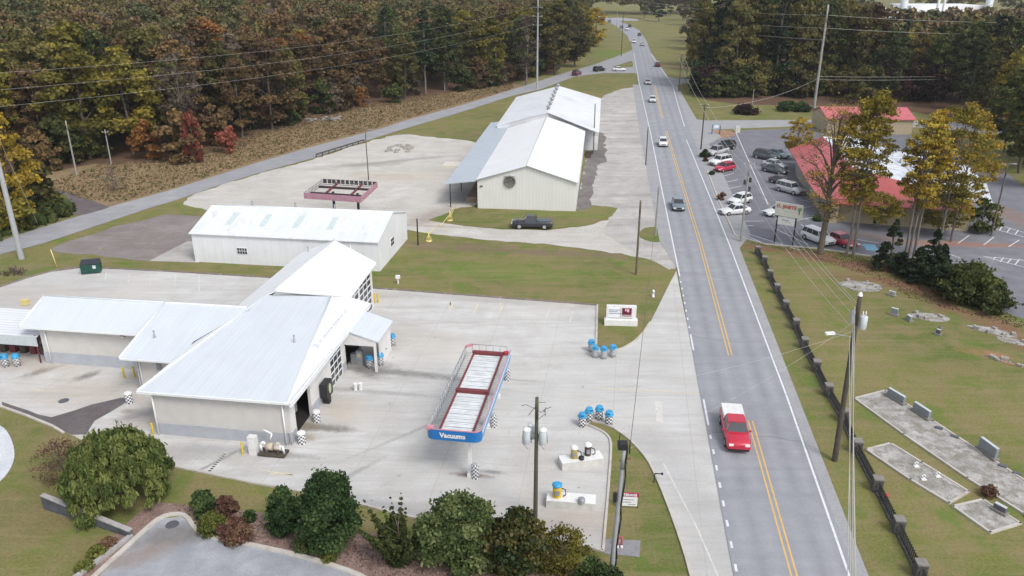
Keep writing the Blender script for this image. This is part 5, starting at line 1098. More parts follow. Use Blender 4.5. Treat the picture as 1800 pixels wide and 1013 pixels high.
for s_ in (-1, 1): mb = MB(); mb.box((s_ * 0.7, 0.05, 0.5), (0.05, 0.05, 1.0)); mb.build('leg', M['iron'], vs2)
mb = MB(); mb.box((0.0, -0.035, 0.7), (0.9, 0.01, 0.06)); mb.box((-0.1, -0.035, 0.5), (0.7, 0.01, 0.06)); mb.box((0.3, -0.035, 0.32), (0.5, 0.01, 0.05)); mb.build('small_print', M['steel'], vs2)
bs = thing('roadside_sign', 'small blue and white oval sign on two black legs by the side junction', 'sign', at(1258, 236, 0.03), 0)
for s_ in (-1, 1): mb = MB(); mb.box((s_ * 0.85, 0, 1.0), (0.14, 0.14, 2.0)); mb.build('leg', M['black'], bs)
mb = MB(); mb.box((0, 0, 1.6), (1.7, 0.12, 0.9)); mb.build('panel', plain('pale_blue_panel', (0.22, 0.42, 0.62), 0.5), bs); mb = MB(); mb.lathe((0, 0, 0), [(0.36, 0), (0.36, 0.02)], 14); o = mb.build('oval_emblem', M['white'], bs); o.location = (0, -0.06, 1.62); o.rotation_euler = (rad(90), 0, 0); o.scale = (1.6, 1, 1)
mb = MB(); mb.box((0, 0, 0.7), (1.0, 0.7, 1.4)); o = mb.build('brick_gatepost', M['conc'], None); o.location = at(1296, 233); tag(o, 'pale stone block at the corner of the clay island', 'stone block')

# ------------------------------------------------------------------ small street things
hy = thing('white_marker', 'white hydrant standing on the grass close to the road shoulder', 'hydrant', at(1148, 522, 0))
mb = MB(); mb.lathe((0, 0, 0), [(0.16, 0), (0.16, 0.1), (0.12, 0.12), (0.12, 0.6), (0.16, 0.62), (0.12, 0.78), (0.03, 0.85)], 12); mb.build('barrel', M['trim'], hy); mb = MB(); mb.tube((-0.2, 0, 0.5), (0.2, 0, 0.5), 0.06, n=8); mb.build('nozzle', M['steel'], hy)
hy = thing('white_marker', 'short white marker post on the lawn beyond the yellow bollards', 'marker', at(700, 499, 0))
mb = MB(); mb.box((0, 0, 0.4), (0.16, 0.14, 0.8)); mb.build('post', M['white'], hy); mb = MB(); mb.box((0, 0, 0.85), (0.5, 0.3, 0.35)); mb.build('head', M['trim'], hy)
fd = thing('standpipe', 'red twin-headed standpipe on the grey pad', 'standpipe', at(1088, 962, 0.03))
mb = MB(); mb.tube((-0.1, 0, 0), (-0.1, 0, 0.9), 0.07, n=8); mb.tube((0.15, 0, 0), (0.15, 0, 0.8), 0.07, n=8); mb.tube((-0.1, 0, 0.75), (0.15, 0, 0.75), 0.06, n=6); mb.build('pipe', plain('faded_red', (0.36, 0.09, 0.09), 0.6), fd)
mb = MB(); mb.lathe((-0.1, -0.1, 0.02), [(0.08, 0), (0.08, 0.14)], 8); mb.lathe((0.15, -0.1, 0.02), [(0.08, 0), (0.08, 0.14)], 8); mb.build('valve_cap', M['white'], fd)
pm = thing('utility_meter', 'small black bent post beside the kerb of the drive', 'meter post', at(1149, 848, 0))
mb = MB(); mb.tube((0, 0, 0), (0.05, 0, 0.75), 0.04, n=6); mb.tube((0.05, 0, 0.75), (0.55, 0, 0.7), 0.04, n=6); mb.build('post', M['iron'], pm); mb = MB(); mb.box((0.55, 0, 0.72), (0.16, 0.12, 0.12)); mb.build('head', M['black'], pm)
for px_, py_, lab, z_, c_ in ((303, 923, 'round dark manhole cover in the asphalt corner at the bottom left', 0.03, 'granite_dk'), (112, 705, 'small round cover in the west yard', 0.02, 'granite_dk')):
    mb = MB(); mb.lathe((0, 0, 0), [(0.42, 0), (0.42, 0.012), (0.38, 0.018)], 20); o = mb.build('manhole_cover', M[c_], None); o.location = at(px_, py_, z_); tag(o, lab, 'manhole cover')
# pale yellow leaning marker post by the upper kerb
mp_ = MB(); a_ = G(100, 470); b_ = G(87, 437, 0.9); mp_.tube(a_, Vector((a_.x - 0.45, a_.y + 0.3, 2.2)), 0.06, n=6); tag(mp_.build('guy_guard', M['paleyellow'], None), 'slanting pale yellow guy guard beside the big concrete pole', 'guy guard')
# clump on the yard in front of left shed
mb = MB(); mb.box((0, 0, 0.3), (0.7, 0.5, 0.55)); o = mb.build('yellow_crate', M['paleyellow'], None); o.location = at(45, 536); tag(o, 'small pale yellow box alone on the upper lot', 'box')

# ------------------------------------------------------------------ poles and cables
POLES = {}
def pole(key, px_, py_, h, r0, r1, mat, lab, cat='utility pole', arms=(), lean=(0, 0), name='utility_pole', z0=0.0):
    q = G(px_, py_); t = thing(name, lab, cat, (q.x, q.y, z0))
    top = Vector((lean[0], lean[1], h)); mb = MB(); n = 6
    for i in range(n):
        a_, b_ = i / n, (i + 1) / n; mb.tube(top * a_, top * b_, r0 + (r1 - r0) * a_, r0 + (r1 - r0) * b_, n=10, caps=(i == n - 1))
    mb.build('shaft', M[mat], t)
    for (z, L, ang) in arms:
        c = top * (z / h); d = Vector((math.cos(ang), math.sin(ang), 0)) * L / 2
        mb = MB(); mb.tube(c - d, c + d, 0.055, n=6); arm = mb.build('crossarm', M[mat], t)
        m2 = MB()
        for s_ in (-0.95, 0.95, 0.0): p_ = c + d * s_; m2.lathe((p_.x, p_.y, p_.z + 0.05), [(0.05, 0), (0.08, 0.06), (0.05, 0.12), (0.07, 0.16), (0.02, 0.2)], 6)
        m2.build('insulator', M['lightgrey'], arm)
    POLES[key] = (Vector((q.x, q.y, z0)), top, t); return t
def ptop(key, z, off=(0, 0)): b_, tp, _ = POLES[key]; return b_ + tp * (z / tp.z) + Vector((off[0], off[1], 0))
pole('concrete', 38, 455, 24.5, 0.36, 0.16, 'concpole', 'thick pale concrete pole at the left beside the side road', arms=[(23.5, 2.6, rad(-60)), (21.5, 2.6, rad(-60)), (19.5, 2.6, rad(-60))])
pole('w1', 135, 308, 9.5, 0.16, 0.1, 'wood_pale', 'bleached pole rising from the brown verge, left of two')
pole('w2', 196, 290, 6.5, 0.13, 0.09, 'wood_pale', 'shorter bleached pole on the verge, right of two', arms=[(6.0, 1.0, 0.3)])
pole('p4', 782, 160, 8.5, 0.13, 0.1, 'lightgrey', 'slim white service pole at the edge of the wood', arms=[(6.5, 1.2, 0.2), (5.2, 1.2, 0.2)])
pole('p5', 872, 150, 11.5, 0.14, 0.09, 'wood_pale', 'grey pole against the wood left of the tall steel pole')
pole('steel', 944, 157, 26.0, 0.34, 0.16, 'concpole', 'tall grey pole with three crossarms beyond the farther warehouse', arms=[(23.0, 2.6, 0.1), (20.6, 2.6, 0.1), (18.2, 2.6, 0.1)])
pole('p8', 1092, 99, 17, 0.16, 0.1, 'wood_dark', 'dark pole left of the far road bend', arms=[(16.3, 2.2, 0.2)])
pole('p8b', 1083, 70, 17, 0.14, 0.1, 'wood_pale', 'thin grey pole behind the dark one at the road bend')
pole('p9', 1193, 162, 10.5, 0.17, 0.1, 'wood_dark', 'dark pole right of the road near the second junction', arms=[(10, 2.0, 0.1)])
pole('p9b', 1206, 146, 9.0, 0.13, 0.1, 'wood_pale', 'thin pale pole beside the second junction')
pole('p10', 1232, 263, 9.0, 0.15, 0.1, 'wood_dark', 'dark pole at the near corner of the side junction', arms=[(8.7, 1.6, 0.1), (8.1, 1.2, 0.1)])
t = pole('p11', 1302, 425, 10.75, 0.17, 0.11, 'wood_pale', 'pole with black transformers between the road and the restaurant lot', arms=[(10.4, 1.3, 0.1)])
for z_, s_ in ((8.1, 0.35), (6.9, 0.35), (7.8, -0.35)):
    mb = MB(); mb.lathe((s_, 0, z_), [(0.17, 0), (0.17, 0.55), (0.1, 0.62)], 10); mb.build('transformer', M['black'], t)
pole('big', 1430, 195, 25.4, 0.36, 0.2, 'wood_pale', 'very tall bleached wood pole behind the restaurant')
pole('p13', 1118, 483, 9.1, 0.14, 0.11, 'wood', 'plain wooden pole on the lawn edge by the gravel lane')
pole('p14', 1152, 414, 6.9, 0.12, 0.1, 'wood_pale', 'weathered pole in the small grass circle beside the road')
pole('p15', 1135, 291, 7.0, 0.10, 0.08, 'wood_dark', 'thin dark pole at the edge of the old parking yard')
pole('p16', 735, 431, 3.6, 0.10, 0.09, 'black', 'short black post beside the yellow gate')
pole('p22', 1043, 268, 9.5, 0.12, 0.09, 'wood', 'brown pole standing against the farther warehouse')
pole('p21', 1321, 196, 5.5, 0.10, 0.08, 'wood_pale', 'short pale pole on the lawn before the right wood')
pole('p23', 1152, 205, 0.1, 0.02, 0.02, 'wood', 'x') ; bpy.data.objects.remove(POLES['p23'][2].children[0]); bpy.data.objects.remove(POLES['p23'][2]); del POLES['p23']
# light pole in the gravel yard
t = pole('lamp1', 648, 317, 8.6, 0.10, 0.07, 'wood', 'thin lamp pole in the gravel yard behind the pink frame', cat='lamp pole', name='lamp_pole')
mb = MB(); mb.tube((0, 0, 8.5), (0.8, 0, 8.7), 0.04, n=6); mb.box((1.0, 0, 8.68), (0.6, 0.25, 0.14)); mb.build('lamp_head', M['steel'], t)
t = pole('lamp2', 1742, 415, 10.0, 0.13, 0.09, 'wood', 'lamp pole with twin heads at the right of the restaurant', cat='lamp pole', name='lamp_pole')
for s_ in (-1, 1): mb = MB(); mb.tube((0, 0, 9.9), (s_ * 0.7, 0, 9.95), 0.04, n=6); mb.box((s_ * 0.85, 0, 9.95), (0.5, 0.3, 0.14)); mb.build('lamp_head', M['steel'], t)
# three-transformer pole
t = pole('tri', 941, 914, 9.25, 0.155, 0.115, 'wood_green', 'greenish wood pole carrying three grey transformers in the yard')
for (dx, dy) in ((-0.62, -0.1), (0.40, -0.15), (-0.3, 0.5)):
    mb = MB(); mb.lathe((dx, dy, 6.0), [(0.22, 0), (0.24, 0.05), (0.24, 0.95), (0.20, 1.0)], 16); tr = mb.build('transformer', M['lightgrey'], t)
    mb = MB(); mb.lathe((dx, dy, 7.0), [(0.26, 0), (0.26, 0.04), (0.16, 0.12), (0.03, 0.14)], 16); mb.build('lid', M['white'], tr)
    mb = MB(); mb.tube((dx + 0.22, dy - .05, 7.0), (dx + 0.30, dy - .1, 6.1), 0.015, n=4); mb.tube((dx - 0.22, dy - .05, 7.0), (dx - 0.30, dy - .1, 6.1), 0.015, n=4); mb.tube((dx - 0.30, dy - .1, 6.1), (dx + 0.1, dy - .2, 5.7), 0.015, n=4); mb.build('lead_wire', M['wire'], tr)
mb = MB(); mb.box((-0.1, 0, 6.5), (1.0, 0.12, 0.16)); mb.build('bracket', M['steel'], t)
mb = MB(); rn = random.Random(7); c_ = Vector((0.55, -0.05, 8.3))
for i in range(9):
    d_ = Vector((rn.uniform(-0.4, 0.4), rn.uniform(-0.2, 0.2), rn.uniform(-0.4, 0.4))); mb.tube(c_, c_ + d_, 0.02, n=4); c_ = c_ + d_ * 0.8 if rn.random() > .4 else Vector((0.5, 0, 8.4))
mb.tube((0, 0, 8.9), (0.55, 0, 8.9), 0.02, n=4); mb.tube((0, 0, 8.4), (-0.7, 0.0, 8.75), 0.02, n=4); mb.tube((-0.7, 0, 8.75), (-0.95, 0, 8.65), 0.02, n=4); mb.tube((-0.1, 0, 8.6), (-0.5, 0, 8.0), 0.02, n=4); mb.build('loose_wires', M['wire'], t)
# dark pole at the bottom, carries a street light and sleeves
q0 = G(1075, 1003); tp_ = G(1098, 785, 9.2); 
t = pole('near', 1075, 1003, 9.2, 0.17, 0.13, 'concpole', 'slanting grey pole with black cables at the bottom of the grass wedge', lean=(tp_.x - q0.x, tp_.y - q0.y))
L_ = Vector((tp_.x - q0.x, tp_.y - q0.y, 9.2))
mb = MB()
for k in range(9): a_ = L_ * (k / 9); b_ = L_ * ((k + 1) / 9); w1_ = 0.17 + 0.05 * math.sin(k * 2.1); w2_ = 0.17 + 0.05 * math.sin((k + 1) * 2.1); mb.tube(a_ + Vector((w1_, -0.12, 0)), b_ + Vector((w2_, -0.12, 0)), 0.05, n=6)
mb.build('black_cable', M['black'], t)
mb = MB(); c_ = L_ * 0.62; mb.box((c_.x - 0.28, c_.y - 0.1, c_.z), (0.2, 0.2, 0.6)); mb.build('junction_box', M['black'], t)
mb = MB(); c_ = L_ * 0.99; mb.box((c_.x - 0.1, c_.y + 0.1, c_.z + 0.1), (0.55, 0.5, 0.35)); mb.tube((c_.x - 0.3, c_.y, c_.z), (c_.x - 0.3, c_.y, c_.z + 0.9), 0.03, n=5); mb.tube((c_.x + 0.3, c_.y, c_.z - .4), (c_.x + 0.3, c_.y, c_.z + 0.5), 0.04, n=5); mb.build('street_light', M['black'], t)
mb = MB(); c_ = L_ * 0.9; rn = random.Random(3)
for i in range(8): d_ = Vector((rn.uniform(-0.2, 0.55), rn.uniform(-0.2, 0.2), rn.uniform(-0.35, 0.35))); mb.tube(c_, c_ + d_, 0.03, n=4)
mb.build('terminal', M['maroon'], t)
# big pole on the right verge
q0 = G(1467, 810); tp_ = G(1512, 520, 13.0)
t = pole('right', 1467, 810, 13.0, 0.21, 0.15, 'wood_dark', 'dark wood pole with a grey transformer and bundled cables between road and cemetery', lean=(tp_.x - q0.x, tp_.y - q0.y))
L_ = Vector((tp_.x - q0.x, tp_.y - q0.y, 13.0)); c_ = L_ * 0.82
mb = MB(); mb.lathe((c_.x + 0.48, c_.y, c_.z - 0.1), [(0.25, 0), (0.27, 0.04), (0.27, 0.9), (0.2, 0.98)], 14); tr = mb.build('transformer', M['lightgrey'], t)
mb = MB()
for s_ in (-0.1, 0.1): mb.tube((c_.x + 0.48 + s_, c_.y, c_.z + 0.85), (c_.x + 0.48 + s_, c_.y, c_.z + 1.2), 0.035, n=6)
mb.build('bushing', M['trim'], tr)
mb = MB(); c_ = L_ * 0.76; mb.tube(c_, c_ + Vector((-1.5, -0.1, 0.35)), 0.035, n=6); arm = mb.build('lamp_arm', M['steel'], t); mb = MB(); mb.box((c_.x - 1.75, c_.y - 0.1, c_.z + 0.38), (0.65, 0.28, 0.14), 0.15); mb.build('lamp_head', M['trim'], arm)
mb = MB(); c_ = L_ * 1.0; mb.tube((c_.x - 0.1, c_.y, c_.z - 0.1), (c_.x + 0.05, c_.y, c_.z + 0.25), 0.06, n=6); mb.lathe((c_.x, c_.y, c_.z), [(0.18, 0), (0.12, 0.2), (0.02, 0.24)], 8); mb.build('pole_cap', M['white'], t)
mb = MB(); c_ = L_ * 0.93; mb.box((c_.x - 0.35, c_.y - 0.12, c_.z - 0.6), (0.25, 0.2, 0.9), 0, M=None); mb.build('guard', M['steel'], t)

def span(name, lab, pairs, sag, r=0.022, mat='wire_pale', grp=None, n=18):
    t = thing(name, lab, 'overhead cable', (0, 0, 0), 0, grp)
    for a_, b_ in pairs:
        mb = MB(); prev = None
        for i in range(n + 1):
            u = i / n; p_ = a_.lerp(b_, u) - Vector((0, 0, sag * 4 * u * (1 - u)))
            if prev is not None: mb.tube(prev, p_, r, n=4, caps=False)
            prev = p_
        mb.build('conductor', M[mat], t)
V3 = Vector
south = V3((6.6, 8.0, 10.5))
span('overhead_cable', 'bundle of pale cables running from the right pole toward the viewer', [(ptop('right', 12.2, (-0.25, 0)), south + V3((0.1, 0, 1.6))), (ptop('right', 11.7, (-0.3, 0)), south + V3((0.45, 0, 1.0))), (ptop('right', 11.0, (-0.2, 0)), south + V3((0.0, 0, 0.4))), (ptop('right', 10.0, (-0.3, 0)), south + V3((0.55, 0, -0.4))), (ptop('right', 9.4, (0.0, 0)), south + V3((0.9, 0, -0.9)))], 0.5, 0.02)
span('overhead_cable', 'pale cables from the right pole to the pole with black transformers', [(ptop('right', 12.6, (-0.5, 0)), ptop('p11', 10.4, (-0.6, 0))), (ptop('right', 12.4, (-0.1, 0)), ptop('p11', 10.4, (0.6, 0))), (ptop('right', 11.6, (-0.3, 0)), ptop('p11', 9.5)), (ptop('right', 10.8, (-0.4, 0)), ptop('p11', 7.5))], 0.8, 0.02)
span('overhead_cable', 'cables from the black-transformer pole to the junction corner pole', [(ptop('p11', 10.4, (-0.6, 0)), ptop('p10', 8.7, (-0.7, 0))), (ptop('p11', 10.4, (0.6, 0)), ptop('p10', 8.7, (0.7, 0))), (ptop('p11', 8.5), ptop('p10', 7.6))], 0.8, 0.03)
span('overhead_cable', 'cables from the junction corner pole to the farther dark pole', [(ptop('p10', 8.7, (-0.7, 0)), ptop('p9', 10, (-0.8, 0))), (ptop('p10', 8.7, (0.7, 0)), ptop('p9', 10, (0.8, 0)))], 0.8, 0.03)
ca_, sa_ = math.cos(rad(-60)), math.sin(rad(-60))
span('overhead_cable', 'three long pale cables crossing in front of the wood', [(ptop('concrete', 22.6, (1.0 * ca_, 1.0 * sa_)), ptop('steel', 23.2, (-1.2, 0))), (ptop('concrete', 20.7, (1.0 * ca_, 1.0 * sa_)), ptop('steel', 20.8, (-1.2, 0))), (ptop('concrete', 18.8, (1.0 * ca_, 1.0 * sa_)), ptop('steel', 18.4, (-1.2, 0)))], 2.2, 0.012, n=30)
for z_, dx in ((24.0, 0), (21.4, 0), (18.9, 0)):
    pass
span('overhead_cable', 'cables from the very tall pole leftward across the far road', [(ptop('big', 23.0), ptop('p8', 16.4, (1, 0)) + V3((0, 0, 6.0))), (ptop('big', 20.0), ptop('p8', 16.4, (1, 0)) + V3((0, 0, 2.5))), (ptop('big', 17.2), ptop('p8', 16.4, (1, 0)))], 1.5, 0.03, n=24)
span('overhead_cable', 'cables from the very tall pole rightward over the restaurant trees', [(ptop('big', 23.0), V3((190, 245, 20))), (ptop('big', 20.0), V3((190, 245, 17))), (ptop('big', 8.5), V3((190, 240, 8))), (ptop('big', 8.0), ptop('p10', 8.2)), (ptop('big', 7.7), V3((190, 240, 7.4)))], 1.5, 0.03, n=24)
span('overhead_cable', 'thin dark cable from the slanting near pole to the pole in the grass circle', [(ptop('near', 9.0, (0.3, 0)), ptop('p14', 6.8))], 0.9, 0.018, 'wire')
span('overhead_cable', 'guy wire from the concrete pole down to the side road verge', [(ptop('concrete', 19.0), G(68, 398))], 0.1, 0.03)
span('overhead_cable', 'thin pale cables from the right pole across the road to the near pole', [(ptop('right', 11.2), ptop('near', 8.9)), (ptop('right', 10.4), ptop('tri', 8.9))], 0.7, 0.008)

# ------------------------------------------------------------------ cemetery fence of stone pillars and iron panels
fc = thing('cemetery_fence', 'low iron fence between dark stone pillars along the cemetery', 'fence')
PIL = [(1331, 447), (1343, 465), (1353, 490), (1365, 515), (1380, 545), (1398, 578), (1413, 612), (1434, 652), (1455, 695), (1482, 740), (1505, 795), (1540, 862), (1577, 935), (1615, 1013)]
PW = [G(*p) for p in PIL]; PW.append(PW[-1] + (PW[-1] - PW[-2]))
for i, p in enumerate(PW):
    mb = MB(); mb.box((p.x, p.y, 0.5), (0.62, 0.62, 1.0), TH + 0.03 * math.sin(i * 5)); pl_ = mb.build('pillar', M['stonepillar'], fc, bevel=0.04)
    mb = MB(); mb.box((p.x, p.y, 1.04), (0.66, 0.66, 0.09), TH + 0.03 * math.sin(i * 5)); mb.build('cap', M['stonecap'], pl_, bevel=0.02)
for a_, b_ in zip(PW, PW[1:]):
    d_ = b_ - a_; L = d_.length; rz_ = math.atan2(d_.y, d_.x); mb = MB(); mid = (a_ + b_) / 2
    for z_ in (0.18, 0.78): mb.box((mid.x, mid.y, z_), (L - 0.6, 0.05, 0.05), rz_)
    k_ = int((L - 0.7) / 0.26)
    for i in range(k_): c_ = a_ + d_ * ((0.35 + (i + 0.5) * 0.26) / L); mb.box((c_.x, c_.y, 0.48), (0.07, 0.07, 0.85), rz_)
    mb.box((mid.x, mid.y, 0.07), (L - 0.6, 0.34, 0.14), rz_, 1)
    mb.build('iron_panel', [M['iron'], M['stonepillar']], fc)
mb = MB(); q = G(1556, 882); mb.lathe((q.x, q.y, 0.3), [(0.10, 0), (0.16, 0.25), (0.08, 0.35)], 10); o = mb.build('ribbon_bow', M['red'], None); mb = MB(); mb.lathe((q.x - 0.02, q.y - 0.1, 0.0), [(0.16, 0), (0.22, 0.2), (0.1, 0.32)], 10); tag(o, 'red bow tied to the fence between two near pillars', 'bow')
tag(mb.build('green_garland', plain('garland_green', (0.02, 0.08, 0.04), 0.8), None), 'dark green garland under the red bow on the fence', 'garland')

# ------------------------------------------------------------------ cemetery plots
def plot(pts_, lab, mat='plot', h=0.10, border=True):
    P_ = GP(pts_); t = thing('burial_plot', lab, 'grave plot')
    mb = MB(); mb.prism([(p.x, p.y) for p in P_], 0.0, h, 0); mb.build('gravel_bed', M[mat], t)
    if border:
        mb = MB(); n = len(P_)
        for i in range(n):
            a_, b_ = P_[i], P_[(i + 1) % n]; d_ = b_ - a_; mid = (a_ + b_) / 2; mb.box((mid.x, mid.y, h / 2 + 0.02), (d_.length + 0.12, 0.16, h + 0.05), math.atan2(d_.y, d_.x))
        mb.build('border', M['kerb'], t)
plot([(1502, 702), (1556, 688), (1640, 742), (1860, 885), (1860, 985), (1800, 905), (1700, 842), (1588, 765)], 'long raised gravel plot with several headstones')
plot([(1522, 792), (1565, 781), (1620, 815), (1702, 866), (1668, 886), (1600, 845)], 'middle gravel plot with white ornaments on it')
plot([(1675, 892), (1727, 880), (1793, 922), (1740, 938)], 'smallest bordered plot at the lower right of the cemetery')
def stone(pa, pb, h, lab, mat='granite', th=0.25, base=True, name='headstone', z=0.1):
    a_, b_ = G(*pa), G(*pb); d_ = b_ - a_; t = thing(name, lab, 'headstone', ((a_ + b_) / 2 + V3((0, 0, z))), math.atan2(d_.y, d_.x)); L = d_.length
    if base: mb = MB(); mb.box((0, 0, 0.09), (L + 0.25, th + 0.25, 0.18)); mb.build('base', M['stonecap'], t)
    mb = MB(); mb.box((0, 0, 0.18 + h / 2), (L, th, h)); mb.build('tablet', M[mat], t, bevel=0.03)
    mb = MB(); mb.box((0, 0, 0.2 + h), (L * 0.98, th * 0.95, 0.06)); mb.build('top_face', M['lightgrey'], t)
stone((1560, 697), (1588, 714), 0.55, 'long low grey headstone at the upper end of the long plot')
stone((1605, 723), (1632, 741), 0.6, 'second long grey headstone on the upper edge of the long plot')
stone((1720, 790), (1749, 812), 0.8, 'tall pale green-grey headstone midway along the long plot')
stone((1565, 553), (1577, 556), 0.6, 'small square grey headstone alone on the lawn', z=0)
stone((1562, 519), (1573, 522), 0.35, 'weathered brown marker near the upper rubble plot', 'rubble', z=0)
stone((1645, 588), (1652, 590), 0.4, 'tiny dark marker on the lawn', 'granite_dk', z=0)
stone((1594, 562), (1601, 566), 0.35, 'pale marker at the left of the gravel patch grave', z=0)
stone((1746, 897), (1766, 908), 0.35, 'low dark headstone within the smallest bordered plot', 'granite_dk')
for i, (pa, lab) in enumerate((((1650, 755), 'dark flat marker beside the second long headstone'), ((1678, 770), 'dark flat marker halfway to the tall headstone'), ((1762, 822), 'dark flat marker just past the tall headstone'), ((1787, 835), 'dark flat marker at the right frame edge'))):
    q = G(*pa); mb = MB(); mb.box((0, 0, 0.05), (0.55, 0.3, 0.1)); o = mb.build('flat_marker', M['granite_dk'], None); o.location = (q.x, q.y, 0.1); o.rotation_euler = (0, 0, rad(-40)); tag(o, lab, 'grave marker', 'flat markers along the long plot')
for px_, py_, lab in ((1610, 822, 'white ornament left on the middle plot'), (1623, 845, 'small white cross ornament on the middle plot'), (1648, 840, 'white heart ornament right on the middle plot')):
    q = G(px_, py_); mb = MB(); mb.box((0, 0, 0.03), (0.35, 0.3, 0.06)); mb.box((0, 0.05, 0.2), (0.1, 0.08, 0.35)); mb.box((0, 0.05, 0.26), (0.28, 0.08, 0.09)); o = mb.build('grave_ornament', M['white'], None); o.location = (q.x, q.y, 0.1); tag(o, lab, 'grave ornament', 'white ornaments on the middle plot')
def rubble_plot(px_, py_, rx, ry, ang, lab, n, seed, mat='rubble', slab_mat='plot'):
    q = G(px_, py_); t = thing('old_grave', lab, 'grave', (q.x, q.y, 0), ang); rn = random.Random(seed)
    mb = MB(); m_ = 22; mb.prism([(rx * math.cos(2 * math.pi * i / m_) * rn.uniform(0.8, 1.1), ry * math.sin(2 * math.pi * i / m_) * rn.uniform(0.8, 1.1)) for i in range(m_)], 0, 0.05); mb.build('bare_patch', M[slab_mat], t)
    for i in range(n):
        a_ = rn.uniform(0, 6.28); r_ = rn.uniform(0.5, 1.0); mb = MB(); s_ = rn.uniform(0.2, 0.6); mb.box((rx * r_ * math.cos(a_), ry * r_ * math.sin(a_), s_ * 0.3), (s_, s_ * 0.7, s_ * 0.6), rn.uniform(0, 3)); mb.build('stone', M[mat], t, bevel=0.04)
rubble_plot(1512, 503, 2.3, 1.7, rad(-15), 'old grave ringed with broken stones nearest the pine trees', 16, 5)
rubble_plot(1632, 558, 2.0, 1.1, rad(-10), 'bare gravel grave with a ring of grey stones', 7, 6)
rubble_plot(1745, 583, 2.2, 0.9, rad(-35), 'bare grey grave patch left of a dark stone', 6, 7)
rubble_plot(1778, 600, 1.5, 0.7, rad(-35), 'smaller grey grave patch at the right edge', 3, 8)
rubble_plot(1768, 637, 2.0, 0.25, rad(-48), 'row of low white stones by the red soil', 8, 9, slab_mat='orange_dirt')
mb = MB(); mb.lathe((0, 0, 0), [(0.16, 0), (0.2, 0.4), (0.05, 0.5)], 10); o = mb.build('small_urn', M['granite_dk'], None); q = G(1652, 582); o.location = (q.x, q.y, 0); tag(o, 'dark urn beside the tiny marker', 'urn')

# ------------------------------------------------------------------ retaining wall (bottom left)
rw = thing('retaining_wall', 'dark block retaining wall with pale coping beside the weeping tree', 'retaining wall')
a_, b_ = G(80, 870, 0.0), G(232, 935, 0.0)
a_ = G(80, 893); b_ = G(232, 944); c_ = G(118, 1030)
mb = MB()
for p0, p1, h0, h1 in ((a_, b_, 1.05, 0.5),):
    d_ = (p1 - p0).normalized(); o_ = V3((-d_.y, d_.x, 0)) * 0.14
    q_ = [p0 - o_, p1 - o_, p1 + o_, p0 + o_]
    mb.poly([q_[0], q_[1], q_[1] + V3((0, 0, h1)), q_[0] + V3((0, 0, h0))]); mb.poly([q_[3], q_[0], q_[0] + V3((0, 0, h0)), q_[3] + V3((0, 0, h0))]); mb.poly([q_[1], q_[2], q_[2] + V3((0, 0, h1)), q_[1] + V3((0, 0, h1))]); mb.poly([q_[2], q_[3], q_[3] + V3((0, 0, h0)), q_[2] + V3((0, 0, h1))])
    mb.poly([q_[0] + V3((0, 0, h0)), q_[1] + V3((0, 0, h1)), q_[2] + V3((0, 0, h1)), q_[3] + V3((0, 0, h0))])
mb.build('blockwork', M['blockdk'], rw)
mb = MB(); mb.slab([q_[0] + V3((0, -0.05, h0 + 0.08)), q_[1] + V3((0, -0.05, h1 + 0.08)), q_[2] + V3((0, 0.02, h1 + 0.08)), q_[3] + V3((0, 0.02, h0 + 0.08))], 0.075); mb.build('coping', M['blocktop'], rw)
mb = MB(); d2 = (c_ - b_).normalized(); mid = (b_ + c_) / 2; mb.box((mid.x, mid.y, 0.12), ((c_ - b_).length, 0.3, 0.24), math.atan2(d2.y, d2.x)); mb.build('low_wall', M['blocktop'], rw)

# ------------------------------------------------------------------ vehicles
_vc = {}
GL = plain('vehicle_glass', (0.03, 0.035, 0.042), 0.08, var=0.1, spec=0.8)
_paint = {}
def paint(c, name='car_paint'):
    k = tuple(c)
    if k not in _paint:
        m = plain(name, c, 0.28, metal=0.0, var=0.03, spec=0.6, coat=0.5); _paint[k] = m
    return _paint[k]
KINDS_ = {  # length, width, body stations (x, z low, z top, half width factor), cabin (x0 base, x1 base, x0 top, x1 top, z base, z top), wheel r
    'sedan': (4.7, 1.82, [(1, .38, .60, .74), (.95, .24, .70, .90), (.62, .20, .86, .99), (.36, .20, .93, 1), (-.55, .20, .97, 1), (-.82, .22, .98, .97), (-.95, .28, .92, .88), (-1, .40, .84, .80)], (.40, -.74, .10, -.46, .90, 1.43), .32),
    'suv': (4.8, 1.9, [(1, .42, .78, .80), (.95, .28, .95, .92), (.62, .24, 1.08, .99), (.42, .24, 1.12, 1), (-.60, .24, 1.14, 1), (-.90, .26, 1.12, .97), (-.97, .32, 1.05, .92), (-1, .45, .95, .86)], (.45, -.96, .24, -.84, 1.06, 1.73), .37),
    'hatch': (4.3, 1.8, [(1, .38, .66, .76), (.94, .24, .80, .92), (.62, .22, .95, .99), (.38, .22, .99, 1), (-.60, .22, 1.02, 1), (-.90, .26, 1.02, .96), (-1, .40, .92, .84)], (.48, -.95, .14, -.72, .94, 1.52), .32),
    'pickup': (5.7, 1.96, [(1, .50, .85, .84), (.95, .34, 1.0, .95), (.66, .30, 1.10, 1), (.42, .30, 1.12, 1), (-.30, .30, 1.14, 1), (-.92, .32, 1.12, 1), (-.98, .38, 1.10, .97), (-1, .46, 1.06, .95)], (.46, -.22, .26, -.16, 1.08, 1.80), .40)}
